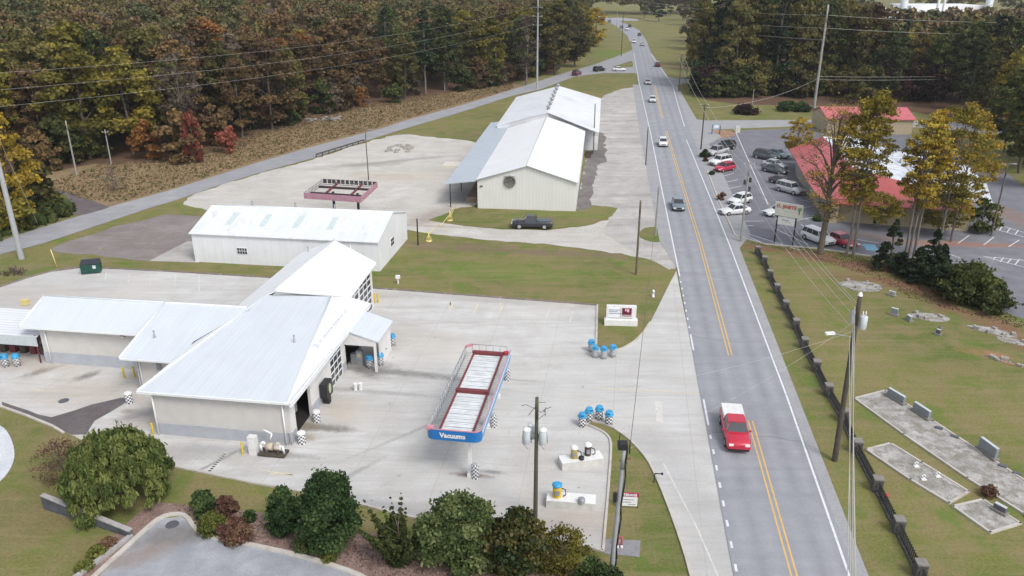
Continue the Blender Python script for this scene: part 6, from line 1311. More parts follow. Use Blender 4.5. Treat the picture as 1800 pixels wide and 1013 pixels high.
def _vmesh(kind):
    if kind in _vc: return _vc[kind]
    L, W, st, cb_, wr = KINDS_[kind]; hx = L / 2; hw = W / 2; out = {}
    mb = MB(); rings = []
    for fx, zl, zt, wf in st:
        x, w_ = fx * hx, hw * wf
        zm = zl + (zt - zl) * 0.55
        rings.append([(x, -w_ * .9, zl), (x, -w_, zl + .12), (x, -w_, zm), (x, -w_ * .95, zt - .07), (x, -w_ * .80, zt), (x, w_ * .80, zt), (x, w_ * .95, zt - .07), (x, w_, zm), (x, w_, zl + .12), (x, w_ * .9, zl)])
    for a_, b_ in zip(rings, rings[1:]):
        for i in range(10): j = (i + 1) % 10; mb.poly([a_[j], a_[i], b_[i], b_[j]], 0, True)
    mb.poly(rings[0]); mb.poly(rings[-1][::-1])
    bm = bmesh.new(); me = bpy.data.meshes.new('body'); me.from_pydata(mb.v, [], mb.f); bm.from_mesh(me); bmesh.ops.remove_doubles(bm, verts=bm.verts[:], dist=1e-4); bmesh.ops.recalc_face_normals(bm, faces=bm.faces[:])
    for f in bm.faces: f.smooth = len(f.verts) == 4
    bm.to_mesh(me); bm.free(); out['body'] = me
    x0, x1, x0t, x1t, zb, zt = cb_; zb -= 0.05
    def cab(inset_b, inset_t, z0, z1, e=0.0):
        bw, tw = hw * .90 + inset_b, hw * .70 + inset_t
        lo = [(x0 * hx + e, -bw, z0), (x0 * hx + e, bw, z0), (x1 * hx - e, bw, z0), (x1 * hx - e, -bw, z0)]
        hi = [(x0t * hx + e, -tw, z1), (x0t * hx + e, tw, z1), (x1t * hx - e, tw, z1), (x1t * hx - e, -tw, z1)]; return lo, hi
    lo, hi = cab(0, 0, zb, zt - 0.03)
    mb = MB()
    for i in range(4): j = (i + 1) % 4; mb.poly([lo[j], lo[i], hi[i], hi[j]][::-1])
    mb.poly(hi[::-1]); out['glass'] = mb
    mb = MB()
    tw = hw * .70 + .03; r = [(x0t * hx + .02, -tw * .92), (x0t * hx + .08, 0), (x0t * hx + .02, tw * .92), (x0t * hx - .15, tw), (x1t * hx + .1, tw), (x1t * hx - .02, tw * .9), (x1t * hx - .02, -tw * .9), (x1t * hx + .1, -tw), (x0t * hx - .15, -tw)]
    mb.prism(r, zt - .045, zt + .02, 0, True)
    for i in range(4): mb.tube(lo[i], hi[i], .045, .035, n=5)
    for s_ in (0, 1):
        ya = lo[0][1] if s_ == 0 else lo[1][1]; yb = hi[0][1] if s_ == 0 else hi[1][1]
        for t_ in ((.46,) if kind == 'pickup' else (.40, .74)):
            mb.tube((lo[0][0] + (lo[2][0] - lo[0][0]) * t_, ya, zb), (hi[0][0] + (hi[2][0] - hi[0][0]) * t_, yb, zt - .04), .022, n=4)
    out['roof'] = mb
    mb = MB(); mb.box((hx * .965, 0, st[0][2] - .01), (.24, .36, .17)); out['headlight'] = mb
    mb = MB(); mb.box((-hx * .975, 0, st[-1][2] - .05), (.12, .26, .2)); out['tail_light'] = mb
    mb = MB(); mb.box((hx * .985, 0, .55), (.08, W * .5, .2)); out['grille'] = mb
    mb = MB(); mb.box((0, 0, .35), (.1, W * .84, .15)); out['bumper'] = mb
    mb = MB(); mb.box((x0 * hx - .25, 0, zb + .12), (.12, .2, .14)); out['mirror'] = mb
    mb = MB(); mb.tube((0, -.11, 0), (0, .11, 0), wr, n=18); out['tyre'] = mb
    mb = MB(); mb.tube((0, -.12, 0), (0, .12, 0), wr * .62, n=12); out['rim'] = mb
    if kind == 'pickup':
        mb = MB(); mb.box((-.60 * hx, 0, 1.135), (.66 * hx, W * .78, .04)); out['bed_liner'] = mb
    for k, v in list(out.items()):
        if isinstance(v, MB):
            o = v.build(k, M['black']); me = o.data; bpy.data.objects.remove(o); out[k] = me
    _vc[kind] = out; return out
def vehicle(kind, name, label, cat, c, rear=None, frontp=None, pos=None, heading=None, group=None, z=0.02, bed=None, scale=1.0, rimc='rim'):
    if pos is None:
        a_, b_ = G(*rear), G(*frontp); pos = (a_ + b_) / 2; heading = math.atan2((b_ - a_).y, (b_ - a_).x)
    t = thing(name, label, cat, (pos[0], pos[1], z), heading, group); t.scale = (scale,) * 3
    ms = _vmesh(kind); L, W, st, cb_, wr = KINDS_[kind]; P_ = paint(c)
    def add(nm, me, m, parent, loc=(0, 0, 0)):
        o = bpy.data.objects.new(nm, me); COL.objects.link(o); o.parent = parent; o.location = loc
        o.material_slots[0].link = 'OBJECT'; o.material_slots[0].material = m; return o
    if not ms['body'].materials: ms['body'].materials.append(M['black'])
    add('body', ms['body'], P_, t); add('windows', ms['glass'], GL, t); add('roof', ms['roof'], P_, t); add('grille', ms['grille'], M['black'], t); add('bumper', ms['bumper'], M['black'], t, (L / 2 * .97, 0, 0)); add('bumper', ms['bumper'], M['black'], t, (-L / 2 * .985, 0, .03))
    for sy_ in (-1, 1): add('headlight', ms['headlight'], M['lamp'], t, (0, sy_ * W / 2 * .66, 0)); add('tail_light', ms['tail_light'], M['tail'], t, (0, sy_ * W / 2 * .72, 0)); add('mirror', ms['mirror'], P_, t, (0, sy_ * (W / 2 + .08), 0))
    for sx_ in (.62, -.60):
        for sy_ in (-1, 1):
            w_ = add('wheel', ms['tyre'], M['tyre'], t, (sx_ * L / 2, sy_ * (W / 2 - .08), wr)); add('rim', ms['rim'], M[rimc], w_)
    if kind == 'pickup': add('bed_liner', ms['bed_liner'], bed or M['black'], t)
    return t
WHT, SLV, BLK, DGR, RED_, MAR = (0.72, 0.73, 0.74), (0.42, 0.43, 0.44), (0.012, 0.014, 0.02), (0.075, 0.08, 0.09), (0.42, 0.012, 0.035), (0.11, 0.012, 0.03)
HB = RD + math.pi
t = vehicle('pickup', 'pickup_truck', 'red pickup with a white covered bed driving toward the viewer in the near lane', 'pickup truck', (0.52, 0.02, 0.05), pos=rp(12.2, -1.60), heading=HB, z=0.06, bed=M['white'], scale=0.93)
mb = MB(); mb.box((-1.75, 0, 1.30), (2.05, 1.72, 0.36)); mb.build('bed_cover', M['white'], t, bevel=0.06)
def road_car(kind, nm, lab, cat, c, px_, py_, off, back=True):
    q = G(px_, py_); s_ = (q - RC0).dot(RDIR); return vehicle(kind, nm, lab, cat, c, pos=rp(s_, off), heading=HB if back else RD, z=0.06)
road_car('sedan', 'car', 'grey-blue sedan in the near lane level with the restaurant lot', 'car', (0.16, 0.20, 0.24), 1187, 366, -1.9)
road_car('hatch', 'car', 'white car in the near lane level with the warehouse', 'car', WHT, 1158, 256, -2.0)
road_car('sedan', 'car', 'white car following close behind another near the side junction', 'car', (0.62, 0.66, 0.66), 1141, 179, -2.1)
road_car('sedan', 'car', 'dark-windowed silver car farther along near the second junction', 'car', SLV, 1133, 148, -2.3)
road_car('suv', 'car', 'maroon car driving away in the far lane', 'car', MAR, 1147, 117, 2.6, False)
for a_ in (('sedan', 'silver car driving away where the road starts to bend', (0.5, 0.52, 0.55), (1130, 84), (1129, 77)), ('suv', 'white car approaching where the road starts to bend', WHT, (1113, 72), (1115, 80)), ('sedan', 'dark car driving away on the bend', DGR, (1126, 66), (1122, 60)),
           ('suv', 'white car approaching on the bend', WHT, (1100, 50), (1104, 57)), ('suv', 'dark car driving away high on the bend', BLK, (1109, 50), (1104, 46)), ('sedan', 'dark car approaching high on the bend', DGR, (1090, 48), (1095, 52)), ('sedan', 'tiny dark car where the road leaves the picture', DGR, (1069, 38), (1074, 41))):
    vehicle(a_[0], 'car', a_[1], 'car', a_[2], a_[3], a_[4], z=0.06)
vehicle('suv', 'car', 'dark maroon car last in the queue on the side road', 'car', MAR, (1005, 135), (1022, 130), z=0.05)
vehicle('suv', 'car', 'black car in the middle of the side road queue', 'car', BLK, (1040, 127), (1066, 124), z=0.05)
vehicle('sedan', 'car', 'white car first in the side road queue', 'car', WHT, (1075, 125), (1102, 125), z=0.05)
vehicle('pickup', 'pickup_truck', 'black pickup parked on the grass before the warehouse', 'pickup truck', BLK, (966, 401), (905, 400), z=0.035, bed=plain('grey_bed', (0.10, 0.12, 0.14), 0.6))
vehicle('pickup', 'pickup_truck', 'silver pickup in the roadside row next to the round bush', 'pickup truck', SLV, (1276, 268), (1243, 276))
vehicle('suv', 'suv', 'black off-roader at the far end of the roadside row', 'car', BLK, (1287, 261), (1262, 266))
vehicle('suv', 'suv', 'white SUV beside the red car in the roadside row', 'car', WHT, (1283, 286), (1248, 293))
vehicle('hatch', 'car', 'red car in the roadside row beside the empty bays', 'car', (0.45, 0.02, 0.06), (1290, 297), (1256, 304))
vehicle('hatch', 'car', 'white hatchback second from the lot entrance', 'car', WHT, (1318, 353), (1282, 362))
vehicle('sedan', 'car', 'white sedan nearest the lot entrance', 'car', WHT, (1314, 374), (1268, 378))
vehicle('sedan', 'car', 'white sedan partly hidden behind the tall restaurant sign', 'car', WHT, (1388, 376), (1348, 380))
vehicle('suv', 'suv', 'dark grey SUV at the far left end of the restaurant row', 'car', DGR, (1330, 277), (1362, 283))
vehicle('sedan', 'car', 'pale blue sedan at the far end of the restaurant row', 'car', (0.32, 0.42, 0.46), (1350, 272), (1384, 280))
vehicle('sedan', 'car', 'light grey sedan third in the restaurant row', 'car', (0.5, 0.52, 0.55), (1344, 291), (1379, 299))
vehicle('sedan', 'car', 'dark sedan fourth in the restaurant row', 'car', DGR, (1344, 300), (1380, 308))
vehicle('sedan', 'car', 'dark red-brown car behind the silver SUV', 'car', (0.06, 0.035, 0.04), (1358, 320), (1392, 329))
vehicle('suv', 'suv', 'silver SUV nearest in the restaurant row', 'car', SLV, (1366, 333), (1410, 345))
vehicle('suv', 'suv', 'white SUV parked beside the thick bare trunk', 'car', WHT, (1416, 417), (1458, 434))
vehicle('sedan', 'car', 'red sedan parked behind the bare trunks', 'car', (0.42, 0.015, 0.04), (1456, 421), (1500, 438))

# ------------------------------------------------------------------ vegetation
def leaf_mesh(name, centres, radii, tones, n, size, seed, asp=1.0, flat=0.0, shell=0.55, droop=0.0, squash=0.8, mat=None, tn=0.16):
    """many small leaf-clump faces spread over a set of lumps; tone = per-lump colour"""
    r = np.random.RandomState(seed); centres = np.asarray(centres, float); radii = np.asarray(radii, float); tones = np.asarray(tones, float)
    w_ = radii ** 2; k = r.choice(len(centres), n, p=w_ / w_.sum())
    d = r.normal(size=(n, 3)); d /= np.linalg.norm(d, axis=1)[:, None]; d[:, 2] = np.where(d[:, 2] < -0.3, -d[:, 2] * 0.6, d[:, 2])
    rr = radii[k] * (shell + (1 - shell) * r.rand(n) ** 0.6) * (1 + 0.17 * r.normal(size=n)) * np.where(r.rand(n) < 0.07, 1.35, 1.0)
    p = centres[k] + d * rr[:, None] * np.array([1, 1, squash]); p[:, 2] = np.maximum(p[:, 2], 0.03)
    nn = d * 0.7 + r.normal(size=(n, 3)) * 0.7; nn[:, 2] += flat; nn /= np.linalg.norm(nn, axis=1)[:, None]
    up = np.tile([0.01, 0.02, 1.0], (n, 1)); a = np.cross(nn, up); a /= (np.linalg.norm(a, axis=1)[:, None] + 1e-9); b = np.cross(nn, a)
    if droop == 0:
        t = r.rand(n) * 6.28; a2 = a * np.cos(t)[:, None] + b * np.sin(t)[:, None]; b = -a * np.sin(t)[:, None] + b * np.cos(t)[:, None]; a = a2
    s_ = size * (0.6 + 0.8 * r.rand(n))[:, None] * 0.5
    # an uneven 5-sided clump outline
    q = []
    for ax, bx in ((-1, -0.7), (0.3, -1.1), (1.1, -0.1), (0.5, 1.0), (-0.9, 0.8)):
        j = 1 + 0.35 * (r.rand(n)[:, None] - 0.5); q.append(p + (a * ax * j + b * bx * asp * j) * s_)
    V = np.stack(q, 1).reshape(-1, 3); F = np.arange(n * 5).reshape(n, 5)
    me = bpy.data.meshes.new(name); me.vertices.add(n * 5); me.vertices.foreach_set('co', V.ravel().astype(np.float32)); me.loops.add(n * 5); me.loops.foreach_set('vertex_index', F.ravel().astype(np.int32))
    me.polygons.add(n); me.polygons.foreach_set('loop_start', np.arange(0, n * 5, 5).astype(np.int32)); me.update(calc_edges=True)
    at = me.attributes.new('tone', 'FLOAT', 'POINT'); tv = np.clip(tones[k] + tn * r.normal(size=n), 0, 1); at.data.foreach_set('value', np.repeat(tv, 5).astype(np.float32))
    me.materials.append(mat or bpy.data.materials[0]); return me
def trunk_mesh(name, h, r0, seed, targets, bare=0, mat=None, lean=0.03, top=0.75):
    rn = random.Random(seed); mb = MB(); pts = [V3((0, 0, 0))]; n = 6
    for i in range(n): pts.append(pts[-1] + V3((rn.gauss(0, lean * h / n), rn.gauss(0, lean * h / n), h * top / n)))
    for i in range(n): mb.tube(pts[i], pts[i + 1], r0 * (1 - i / n * 0.75), r0 * (1 - (i + 1) / n * 0.75), n=7, caps=False)
    for c in targets:
        c = V3(c); z = max(h * 0.25, min(h * top * 0.95, c.z * 0.72)); k = z / (h * top) * n; i = min(n - 1, int(k)); a_ = pts[i].lerp(pts[i + 1], k - i)
        m_ = a_.lerp(c, 0.5) + V3((0, 0, 0.04 * h)); rr = r0 * 0.32; mb.tube(a_, m_, rr, rr * 0.6, n=5, caps=False); mb.tube(m_, c, rr * 0.6, rr * 0.2, n=4, caps=False)
        for _ in range(bare): d_ = V3((rn.gauss(0, 1), rn.gauss(0, 1), rn.gauss(0.5, 0.7))) * h * 0.045; s_ = m_.lerp(c, rn.random()); mb.tube(s_, s_ + d_, rr * 0.2, rr * 0.06, n=3, caps=False); mb.tube(s_ + d_ * .6, s_ + d_ * 1.1 + V3((rn.gauss(0, 1), rn.gauss(0, 1), .5)) * h * .02, rr * 0.12, rr * 0.05, n=3, caps=False)
    o = mb.build(name, mat or M['bark']); me = o.data; bpy.data.objects.remove(o); return me
def lumps_broad(rn, H, R, n, z0=0.38, zc=0.66, zr=0.34, rad_=(0.22, 0.34), crown_top=1.0):
    C_, R_, T_ = [], [], []
    for i in range(n):
        a_ = rn.uniform(0, 6.283); v = rn.uniform(-1, 1); rr = (0.35 + 0.65 * rn.random() ** 0.5); w_ = math.sqrt(max(0, 1 - v * v))
        prof = 1.0 - 0.35 * max(0, v); rad0 = rn.uniform(*rad_) * R
        C_.append((R * rr * w_ * prof * math.cos(a_) * 0.86, R * rr * w_ * prof * math.sin(a_) * 0.86, H * (zc + zr * v * (0.6 + 0.4 * rr)) - rad0 * 0.5)); R_.append(rad0); T_.append(rn.uniform(0.1, 0.9))
    return C_, R_, T_
LM = {
    'olive': leafmat('olive_leaves', (0.060, 0.062, 0.020), (0.105, 0.098, 0.030), (0.165, 0.14, 0.04)),
    'green': leafmat('mid_green_leaves', (0.034, 0.052, 0.016), (0.066, 0.085, 0.024), (0.12, 0.13, 0.034)),
    'rust': leafmat('rust_leaves', (0.085, 0.056, 0.030), (0.145, 0.092, 0.042), (0.205, 0.135, 0.055)),
    'brown': leafmat('grey_brown_leaves', (0.070, 0.052, 0.040), (0.12, 0.092, 0.066), (0.17, 0.14, 0.10)),
    'yellow': leafmat('yellow_green_leaves', (0.11, 0.105, 0.020), (0.20, 0.175, 0.028), (0.32, 0.25, 0.042)),
    'gold': leafmat('golden_leaves', (0.18, 0.125, 0.020), (0.31, 0.215, 0.028), (0.42, 0.30, 0.04)),
    'orange': leafmat('orange_leaves', (0.15, 0.065, 0.025), (0.26, 0.115, 0.035), (0.34, 0.17, 0.05)),
    'red': leafmat('red_leaves', (0.14, 0.04, 0.03), (0.27, 0.07, 0.05), (0.30, 0.13, 0.07)),
    'pine': leafmat('dark_pine_needles', (0.012, 0.024, 0.012), (0.022, 0.040, 0.018), (0.045, 0.062, 0.026)),
    'shrub_dark': leafmat('dark_evergreen_leaves', (0.012, 0.030, 0.010), (0.030, 0.062, 0.020), (0.085, 0.13, 0.04)),
    'shrub_mid': leafmat('mid_evergreen_leaves', (0.03, 0.055, 0.018), (0.06, 0.10, 0.03), (0.12, 0.16, 0.05)),
    'willow': leafmat('weeping_leaves', (0.045, 0.070, 0.018), (0.085, 0.115, 0.030), (0.17, 0.19, 0.055)),
    'cedar': leafmat('cedar_sprays', (0.025, 0.040, 0.014), (0.05, 0.068, 0.018), (0.09, 0.10, 0.025)),
    'silver': leafmat('silvery_olive_leaves', (0.040, 0.066, 0.022), (0.080, 0.115, 0.035), (0.17, 0.20, 0.08)),
    'magnolia': leafmat('glossy_magnolia_leaves', (0.012, 0.024, 0.009), (0.028, 0.045, 0.013), (0.10, 0.085, 0.025), rough=0.4),
    'redshrub': leafmat('dull_red_shrub', (0.08, 0.04, 0.03), (0.15, 0.075, 0.055), (0.20, 0.13, 0.07)),
    'limeshrub': leafmat('yellow_green_shrub', (0.08, 0.10, 0.02), (0.15, 0.17, 0.035), (0.25, 0.24, 0.06)),
    'weeds': leafmat('brown_weeds', (0.19, 0.14, 0.07), (0.30, 0.20, 0.115), (0.42, 0.30, 0.19)),
    'verge_green': leafmat('verge_green', (0.10, 0.10, 0.035), (0.16, 0.15, 0.055), (0.24, 0.20, 0.09)),
    'tulip': leafmat('yellow_tulip_leaves', (0.17, 0.145, 0.028), (0.30, 0.245, 0.040), (0.46, 0.34, 0.055)),
    'chips': leafmat('bark_chips', (0.14, 0.09, 0.075), (0.26, 0.18, 0.15), (0.40, 0.30, 0.26)),
    'darkred': leafmat('dark_burgundy_shrub', (0.025, 0.012, 0.012), (0.045, 0.02, 0.02), (0.07, 0.035, 0.03)),
}
TV = {}
def tree_variants():
    for k in range(6):
        rn = random.Random(100 + k); H, R = 20.0, 5.9 - 0.4 * (k % 3); C_, R_, T_ = lumps_broad(rn, H, R, 70, rad_=(0.14, 0.30), zc=0.55 + 0.03 * (k % 3), zr=0.44)
        TV['broad', k] = (leaf_mesh('crown', C_, R_, T_, 7000, 0.44, k), trunk_mesh('trunk', H, 0.30, k, C_[:10]))
    for k in range(3):
        rn = random.Random(200 + k); H, R = 20.0, 4.4; C_, R_, T_ = lumps_broad(rn, H, R, 40, zc=0.66, zr=0.33, rad_=(0.2, 0.36))
        TV['thin', k] = (leaf_mesh('crown', C_, R_, T_, 1900, 0.42, 20 + k, shell=0.15), trunk_mesh('trunk', H, 0.26, 20 + k, C_[:24], bare=6, mat=M['bark_pale']))
    for k in range(3):
        rn = random.Random(300 + k); H = 22.0; C_, R_, T_ = [], [], []
        for i in range(46):
            u = rn.random() ** 0.8; z = H * (0.34 + 0.64 * u); rr = 3.3 * (1 - u * 0.8) * rn.uniform(0.3, 1); a_ = rn.uniform(0, 6.28); C_.append((rr * math.cos(a_), rr * math.sin(a_), z)); R_.append(1.25 * (1 - u * 0.5) * rn.uniform(0.7, 1.2)); T_.append(rn.uniform(0.1, 0.9))
        TV['pine', k] = (leaf_mesh('crown', C_, R_, T_, 3400, 0.45, 40 + k, shell=0.3, squash=0.6), trunk_mesh('trunk', H, 0.25, 40 + k, C_[:8], top=0.9, mat=M['bark_pale']))
    for k in range(3):
        rn = random.Random(400 + k); H, R = 8.0, 3.0; C_, R_, T_ = lumps_broad(rn, H, R, 24, zc=0.52, zr=0.46, rad_=(0.25, 0.4))
        TV['low', k] = (leaf_mesh('crown', C_, R_, T_, 1800, 0.42, 60 + k), trunk_mesh('trunk', H, 0.12, 60 + k, C_[:6]))
tree_variants()
def tree(form, k, mat, x, y, s_, lab, group, z=0.0, name='tree', rz=None, sxy=1.0):
    cm, tm = TV[form, k]; rn_ = random.Random(int(x * 37 + y * 91)); t = thing(name, lab, 'tree', (x, y, z), rn_.uniform(0, 6.28) if rz is None else rz, group); t.scale = (s_ * sxy, s_ * sxy, s_)
    o = bpy.data.objects.new('trunk', tm); COL.objects.link(o); o.parent = t
    c = bpy.data.objects.new('crown', cm); COL.objects.link(c); c.parent = t; c.material_slots[0].link = 'OBJECT'; c.material_slots[0].material = LM[mat]
    return t
DESC = {'olive': 'olive green tree', 'green': 'dark green tree', 'rust': 'rust coloured tree', 'brown': 'half-bare grey tree', 'yellow': 'yellow-green tree', 'orange': 'orange tree', 'gold': 'golden tree', 'red': 'red maple', 'pine': 'slender evergreen'}
# hand-placed trees of the wood's front row: (foot px, py, form, variant, leaf, scale, label)
front_row = [
    (22, 398, 'broad', 0, 'gold', 0.82, 'golden yellow tree at the left frame edge behind the concrete pole', 1.0),
    (160, 281, 'broad', 1, 'yellow', 1.05, 'wide yellow-green tree rising behind the bleached pole', 1.25), (262, 282, 'low', 1, 'orange', 0.95, 'small russet tree on the verge behind the bare shrub', 1.0),
    (60, 372, 'low', 0, 'olive', 1.0, 'low olive thicket tree beside the gravel drive', 1.3), (20, 410, 'low', 2, 'yellow', 0.85, 'low yellow-green thicket at the left edge below the golden tree', 1.2),
    (345, 287, 'low', 0, 'red', 1.25, 'bright red maple at the edge of the wood', 0.55), (402, 270, 'low', 2, 'red', 0.85, 'smaller red maple right of the bright one', 0.8),
    (634, 188, 'low', 1, 'orange', 0.65, 'tiny orange tree at the foot of the wood', 1.0), (975, 132, 'broad', 2, 'olive', 1.15, 'big olive tree beside the tall steel pole', 1.15), (1010, 118, 'broad', 4, 'olive', 1.0, 'olive tree right of the tall steel pole', 1.1),
    (925, 150, 'thin', 0, 'brown', 1.05, 'half-bare grey tree left of the tall steel pole', 1.0), (870, 138, 'thin', 1, 'brown', 1.0, 'half-bare brown tree at the right end of the wood', 1.1),
    (1047, 82, 'broad', 3, 'gold', 0.86, 'orange-gold tree above the dark pole at the road bend', 1.1), (1034, 92, 'low', 1, 'olive', 1.2, 'low green tree under the orange-gold one', 1.2),
    (330, 275, 'thin', 2, 'brown', 1.0, 'half-bare tree behind the red maples', 1.0)]
random.seed(11)
FR = []
for px_, py_, form, k, leaf, s_, lab, sxy in front_row:
    q = G(px_, py_); tree(form, k, leaf, q.x, q.y, s_, lab, None, z=hillz(q.x, q.y), sxy=sxy); FR.append((q.x, q.y))
# the wood itself: Poisson-spaced, nearest rows as individuals, the rest as one mass
def in_view(x, y, m=8): return abs(x) < 0.655 * (y * _c + 12) + m
cand = []; rn = random.Random(77); grid = {}
def ok(x, y, d):
    gx, gy = int(x // 8), int(y // 8)
    for i in range(gx - 1, gx + 2):
        for j in range(gy - 1, gy + 2):
            for (u, v) in grid.get((i, j), ()):
                if (u - x) ** 2 + (v - y) ** 2 < d * d: return False
    grid.setdefault((gx, gy), []).append((x, y)); return True
for u, v in FR: grid.setdefault((int(u // 8), int(v // 8)), []).append((u, v))
for _ in range(26000):
    y = rn.uniform(100, 460); x = rn.uniform(-330, 75)
    if not in_view(x, y): continue
    e = edge_dist(x, y)
    if e < 3.5 or e > 215: continue
    if y < 150 and abs(x - G(150, 330).x) < 5 and y < 135: continue
    if ok(x, y, 6.2 if e < 40 else 7.2): cand.append((e, x, y))
cand.sort(key=lambda c: c[0] + max(0, c[2] - 150) * 0.10)
NI = 118
# colour of the canopy drifts across the wood
def leaf_for(x, y, r_):
    h = math.sin(x * 0.045 + 1.3) + math.sin(y * 0.06 + x * 0.02) + r_.uniform(-1.3, 1.3)
    if h < -1.3: return r_.choice(['rust', 'rust', 'brown', 'orange'])
    if h < -0.3: return r_.choice(['brown', 'rust', 'olive', 'olive', 'yellow'])
    if h < 0.9: return r_.choice(['olive', 'olive', 'green', 'rust', 'yellow'])
    return r_.choice(['green', 'olive', 'yellow', 'pine'])
GW = 'trees of the wood behind the side road'
def wood_label(leaf, form, s_, e, x, y):
    u_ = 900 + FPX * x / (y * _c + CAMH * _s)
    marks = [(70, 'by the left edge'), (150, 'behind the gravel drive'), (235, 'behind the two bleached poles'), (320, 'left of the red maples'), (410, 'behind the red maples'), (500, 'right of the red maples'), (590, 'above the cut log pile'), (680, 'past the tiny orange one'), (760, 'left of the slim white pole'), (840, 'by the slim white pole'), (915, 'by the grey pole'), (1400, 'near the tall steel pole')]
    where = next(t_ for m_, t_ in marks if u_ < m_); row = 'front row' if e < 11 else 'second row' if e < 20 else 'third row' if e < 30 else 'back rows'
    size = 'short ' if s_ < 0.88 and form != 'low' else 'tall ' if s_ > 1.02 and form != 'low' else 'small ' if form == 'low' else ''
    return size + DESC[leaf] + (' in the ' + row + ' ' + where)
for e, x, y in cand[:NI]:
    leaf = leaf_for(x, y, rn); form = 'pine' if leaf == 'pine' else ('thin' if leaf == 'brown' else 'broad')
    if e < 7 and rn.random() < 0.35: form, leaf = 'low', rn.choice(['olive', 'rust', 'green', 'orange'])
    s_ = rn.uniform(0.78, 1.12) if form != 'low' else rn.uniform(0.8, 1.3)
    k = rn.randrange(6 if form == 'broad' else 3); z = hillz(x, y)
    tree(form, k, leaf, x, y, s_, wood_label(leaf, form, s_, e, x, y), GW, z=z, sxy=rn.uniform(0.9, 1.15))
def mass(name, lst, leaf_cycle, seed, n_each=420, size=1.25):
    """far trees that only show as one canopy: one object"""
    r = np.random.RandomState(seed); C_, R_, T_ = [], [], []
    for x, y, z, H, R in lst:
        tt = r.rand()
        for i in range(14):
            a_ = r.rand() * 6.28; v_ = r.rand(); rr = R * r.rand() ** 0.5 * 0.9 * (1 - 0.55 * v_ ** 2); C_.append((x + rr * math.cos(a_), y + rr * math.sin(a_), z + H * (0.5 + 0.45 * v_) - 1)); R_.append(R * (0.24 + 0.16 * r.rand())); T_.append(0.9 * tt + 0.1 * r.rand())
    me = leaf_mesh(name, C_, R_, T_, n_each * len(lst), size, seed, mat=leaf_cycle, tn=0.05); o = bpy.data.objects.new(name, me); COL.objects.link(o); return o
rest_c = cand[NI:]
k_ = 0
while k_ < 44:
    y = rn.uniform(118, 300); x = rn.uniform(-130, 60)
    if not in_view(x, y, 0) or not (1.5 < edge_dist(x, y) < 9): continue
    leaf = rn.choice(['green', 'green', 'olive', 'rust', 'brown', 'pine']); k_ += 1
    tree('low', rn.randrange(3), leaf, x, y, rn.uniform(0.55, 1.25), wood_label(leaf, 'low', 1.0, 5, x, y).replace('in the front row', 'at the wood edge'), 'understory trees along the wood edge', z=hillz(x, y), sxy=rn.uniform(1.0, 1.3))
for i, (m_, nm) in enumerate((('olive', 0), ('rust', 1), ('brown', 2), ('green', 3))):
    pass
mixm, mnt, mb_ = newmat('mixed_autumn_canopy')
at_ = mnt.nodes.new('ShaderNodeAttribute'); at_.attribute_name = 'tone'; cr = mnt.nodes.new('ShaderNodeValToRGB'); el = cr.color_ramp.elements
el[0].position = 0.0; el[0].color = rgba((0.05, 0.06, 0.02)); el[1].position = 1.0; el[1].color = rgba((0.13, 0.10, 0.07))
for p_, c_ in ((0.25, (0.10, 0.10, 0.03)), (0.45, (0.16, 0.08, 0.035)), (0.62, (0.09, 0.09, 0.028)), (0.8, (0.17, 0.13, 0.03))): k_ = el.new(p_); k_.color = rgba(c_)
mnt.links.new(at_.outputs['Fac'], cr.inputs[0]); mnt.links.new(cr.outputs[0], mb_.inputs['Base Color']); mb_.inputs['Roughness'].default_value = 0.8
o = mass('forest', [(x, y, hillz(x, y), rn.uniform(16, 21), rn.uniform(4.2, 5.6)) for e, x, y in rest_c], mixm, 5, n_each=900, size=0.54); tag(o, 'far canopy of the autumn wood behind the side road', 'wood', kind='stuff')

# ---- right wood (beyond the side junction) and right edge
GR_ = 'trees of the wood behind the restaurant'
right = []
rn = random.Random(31)
for i in range(34):   # front row
    px_ = 1236 + i * 17.5; q = G(px_, 163 + 10 * (px_ > 1500) + rn.uniform(-6, 6)); right.append((q.x, q.y, 0))
back_rows = []
for row, py_ in ((1, 145), (2, 128), (3, 112)):
    for i in range(24):
        px_ = 1232 + i * 24 + rn.uniform(-8, 8) + row * 6
        if 1590 < px_ < 1665 and row >= 1: continue
        q = G(px_, py_ + rn.uniform(-5, 5)); (right if row == 1 else back_rows).append((q.x, q.y, row))
n_ = 0
for x, y, row in right:
    leaf = rn.choice(['green', 'olive', 'olive', 'olive', 'pine', 'green', 'yellow', 'rust'] if row < 2 else ['green', 'olive', 'rust']); form = 'pine' if leaf == 'pine' else 'broad'
    tall = 1.28 if x < 100 else 0.95
    u_ = 900 + FPX * x / (y * _c + CAMH * _s)
    where = next(t_ for m_, t_ in ((1300, 'behind the dark red-brown lawn shrub'), (1370, 'left of the hedge shrubs'), (1430, 'behind the hedge shrubs'), (1490, 'right of the very tall pole'), (1560, 'behind the red-roofed building'), (1640, 'before the white masts'), (2500, 'right of the white masts')) if u_ < m_)
    s_, w__ = rn.uniform(0.92, 1.08), rn.uniform(0.75, 0.95)
    tree(form, rn.randrange(3), leaf, x, y, s_ * tall, ('tall ' if s_ > 1.03 else 'shorter ' if s_ < 0.97 else '') + ('slim ' if w__ < 0.82 else 'broad ' if w__ > 0.89 else '') + DESC[leaf].replace(' tree', '-leaved tree') + ' in the ' + ('front', 'second', 'third', 'fourth')[row] + ' row ' + where, GR_, sxy=w__); n_ += 1
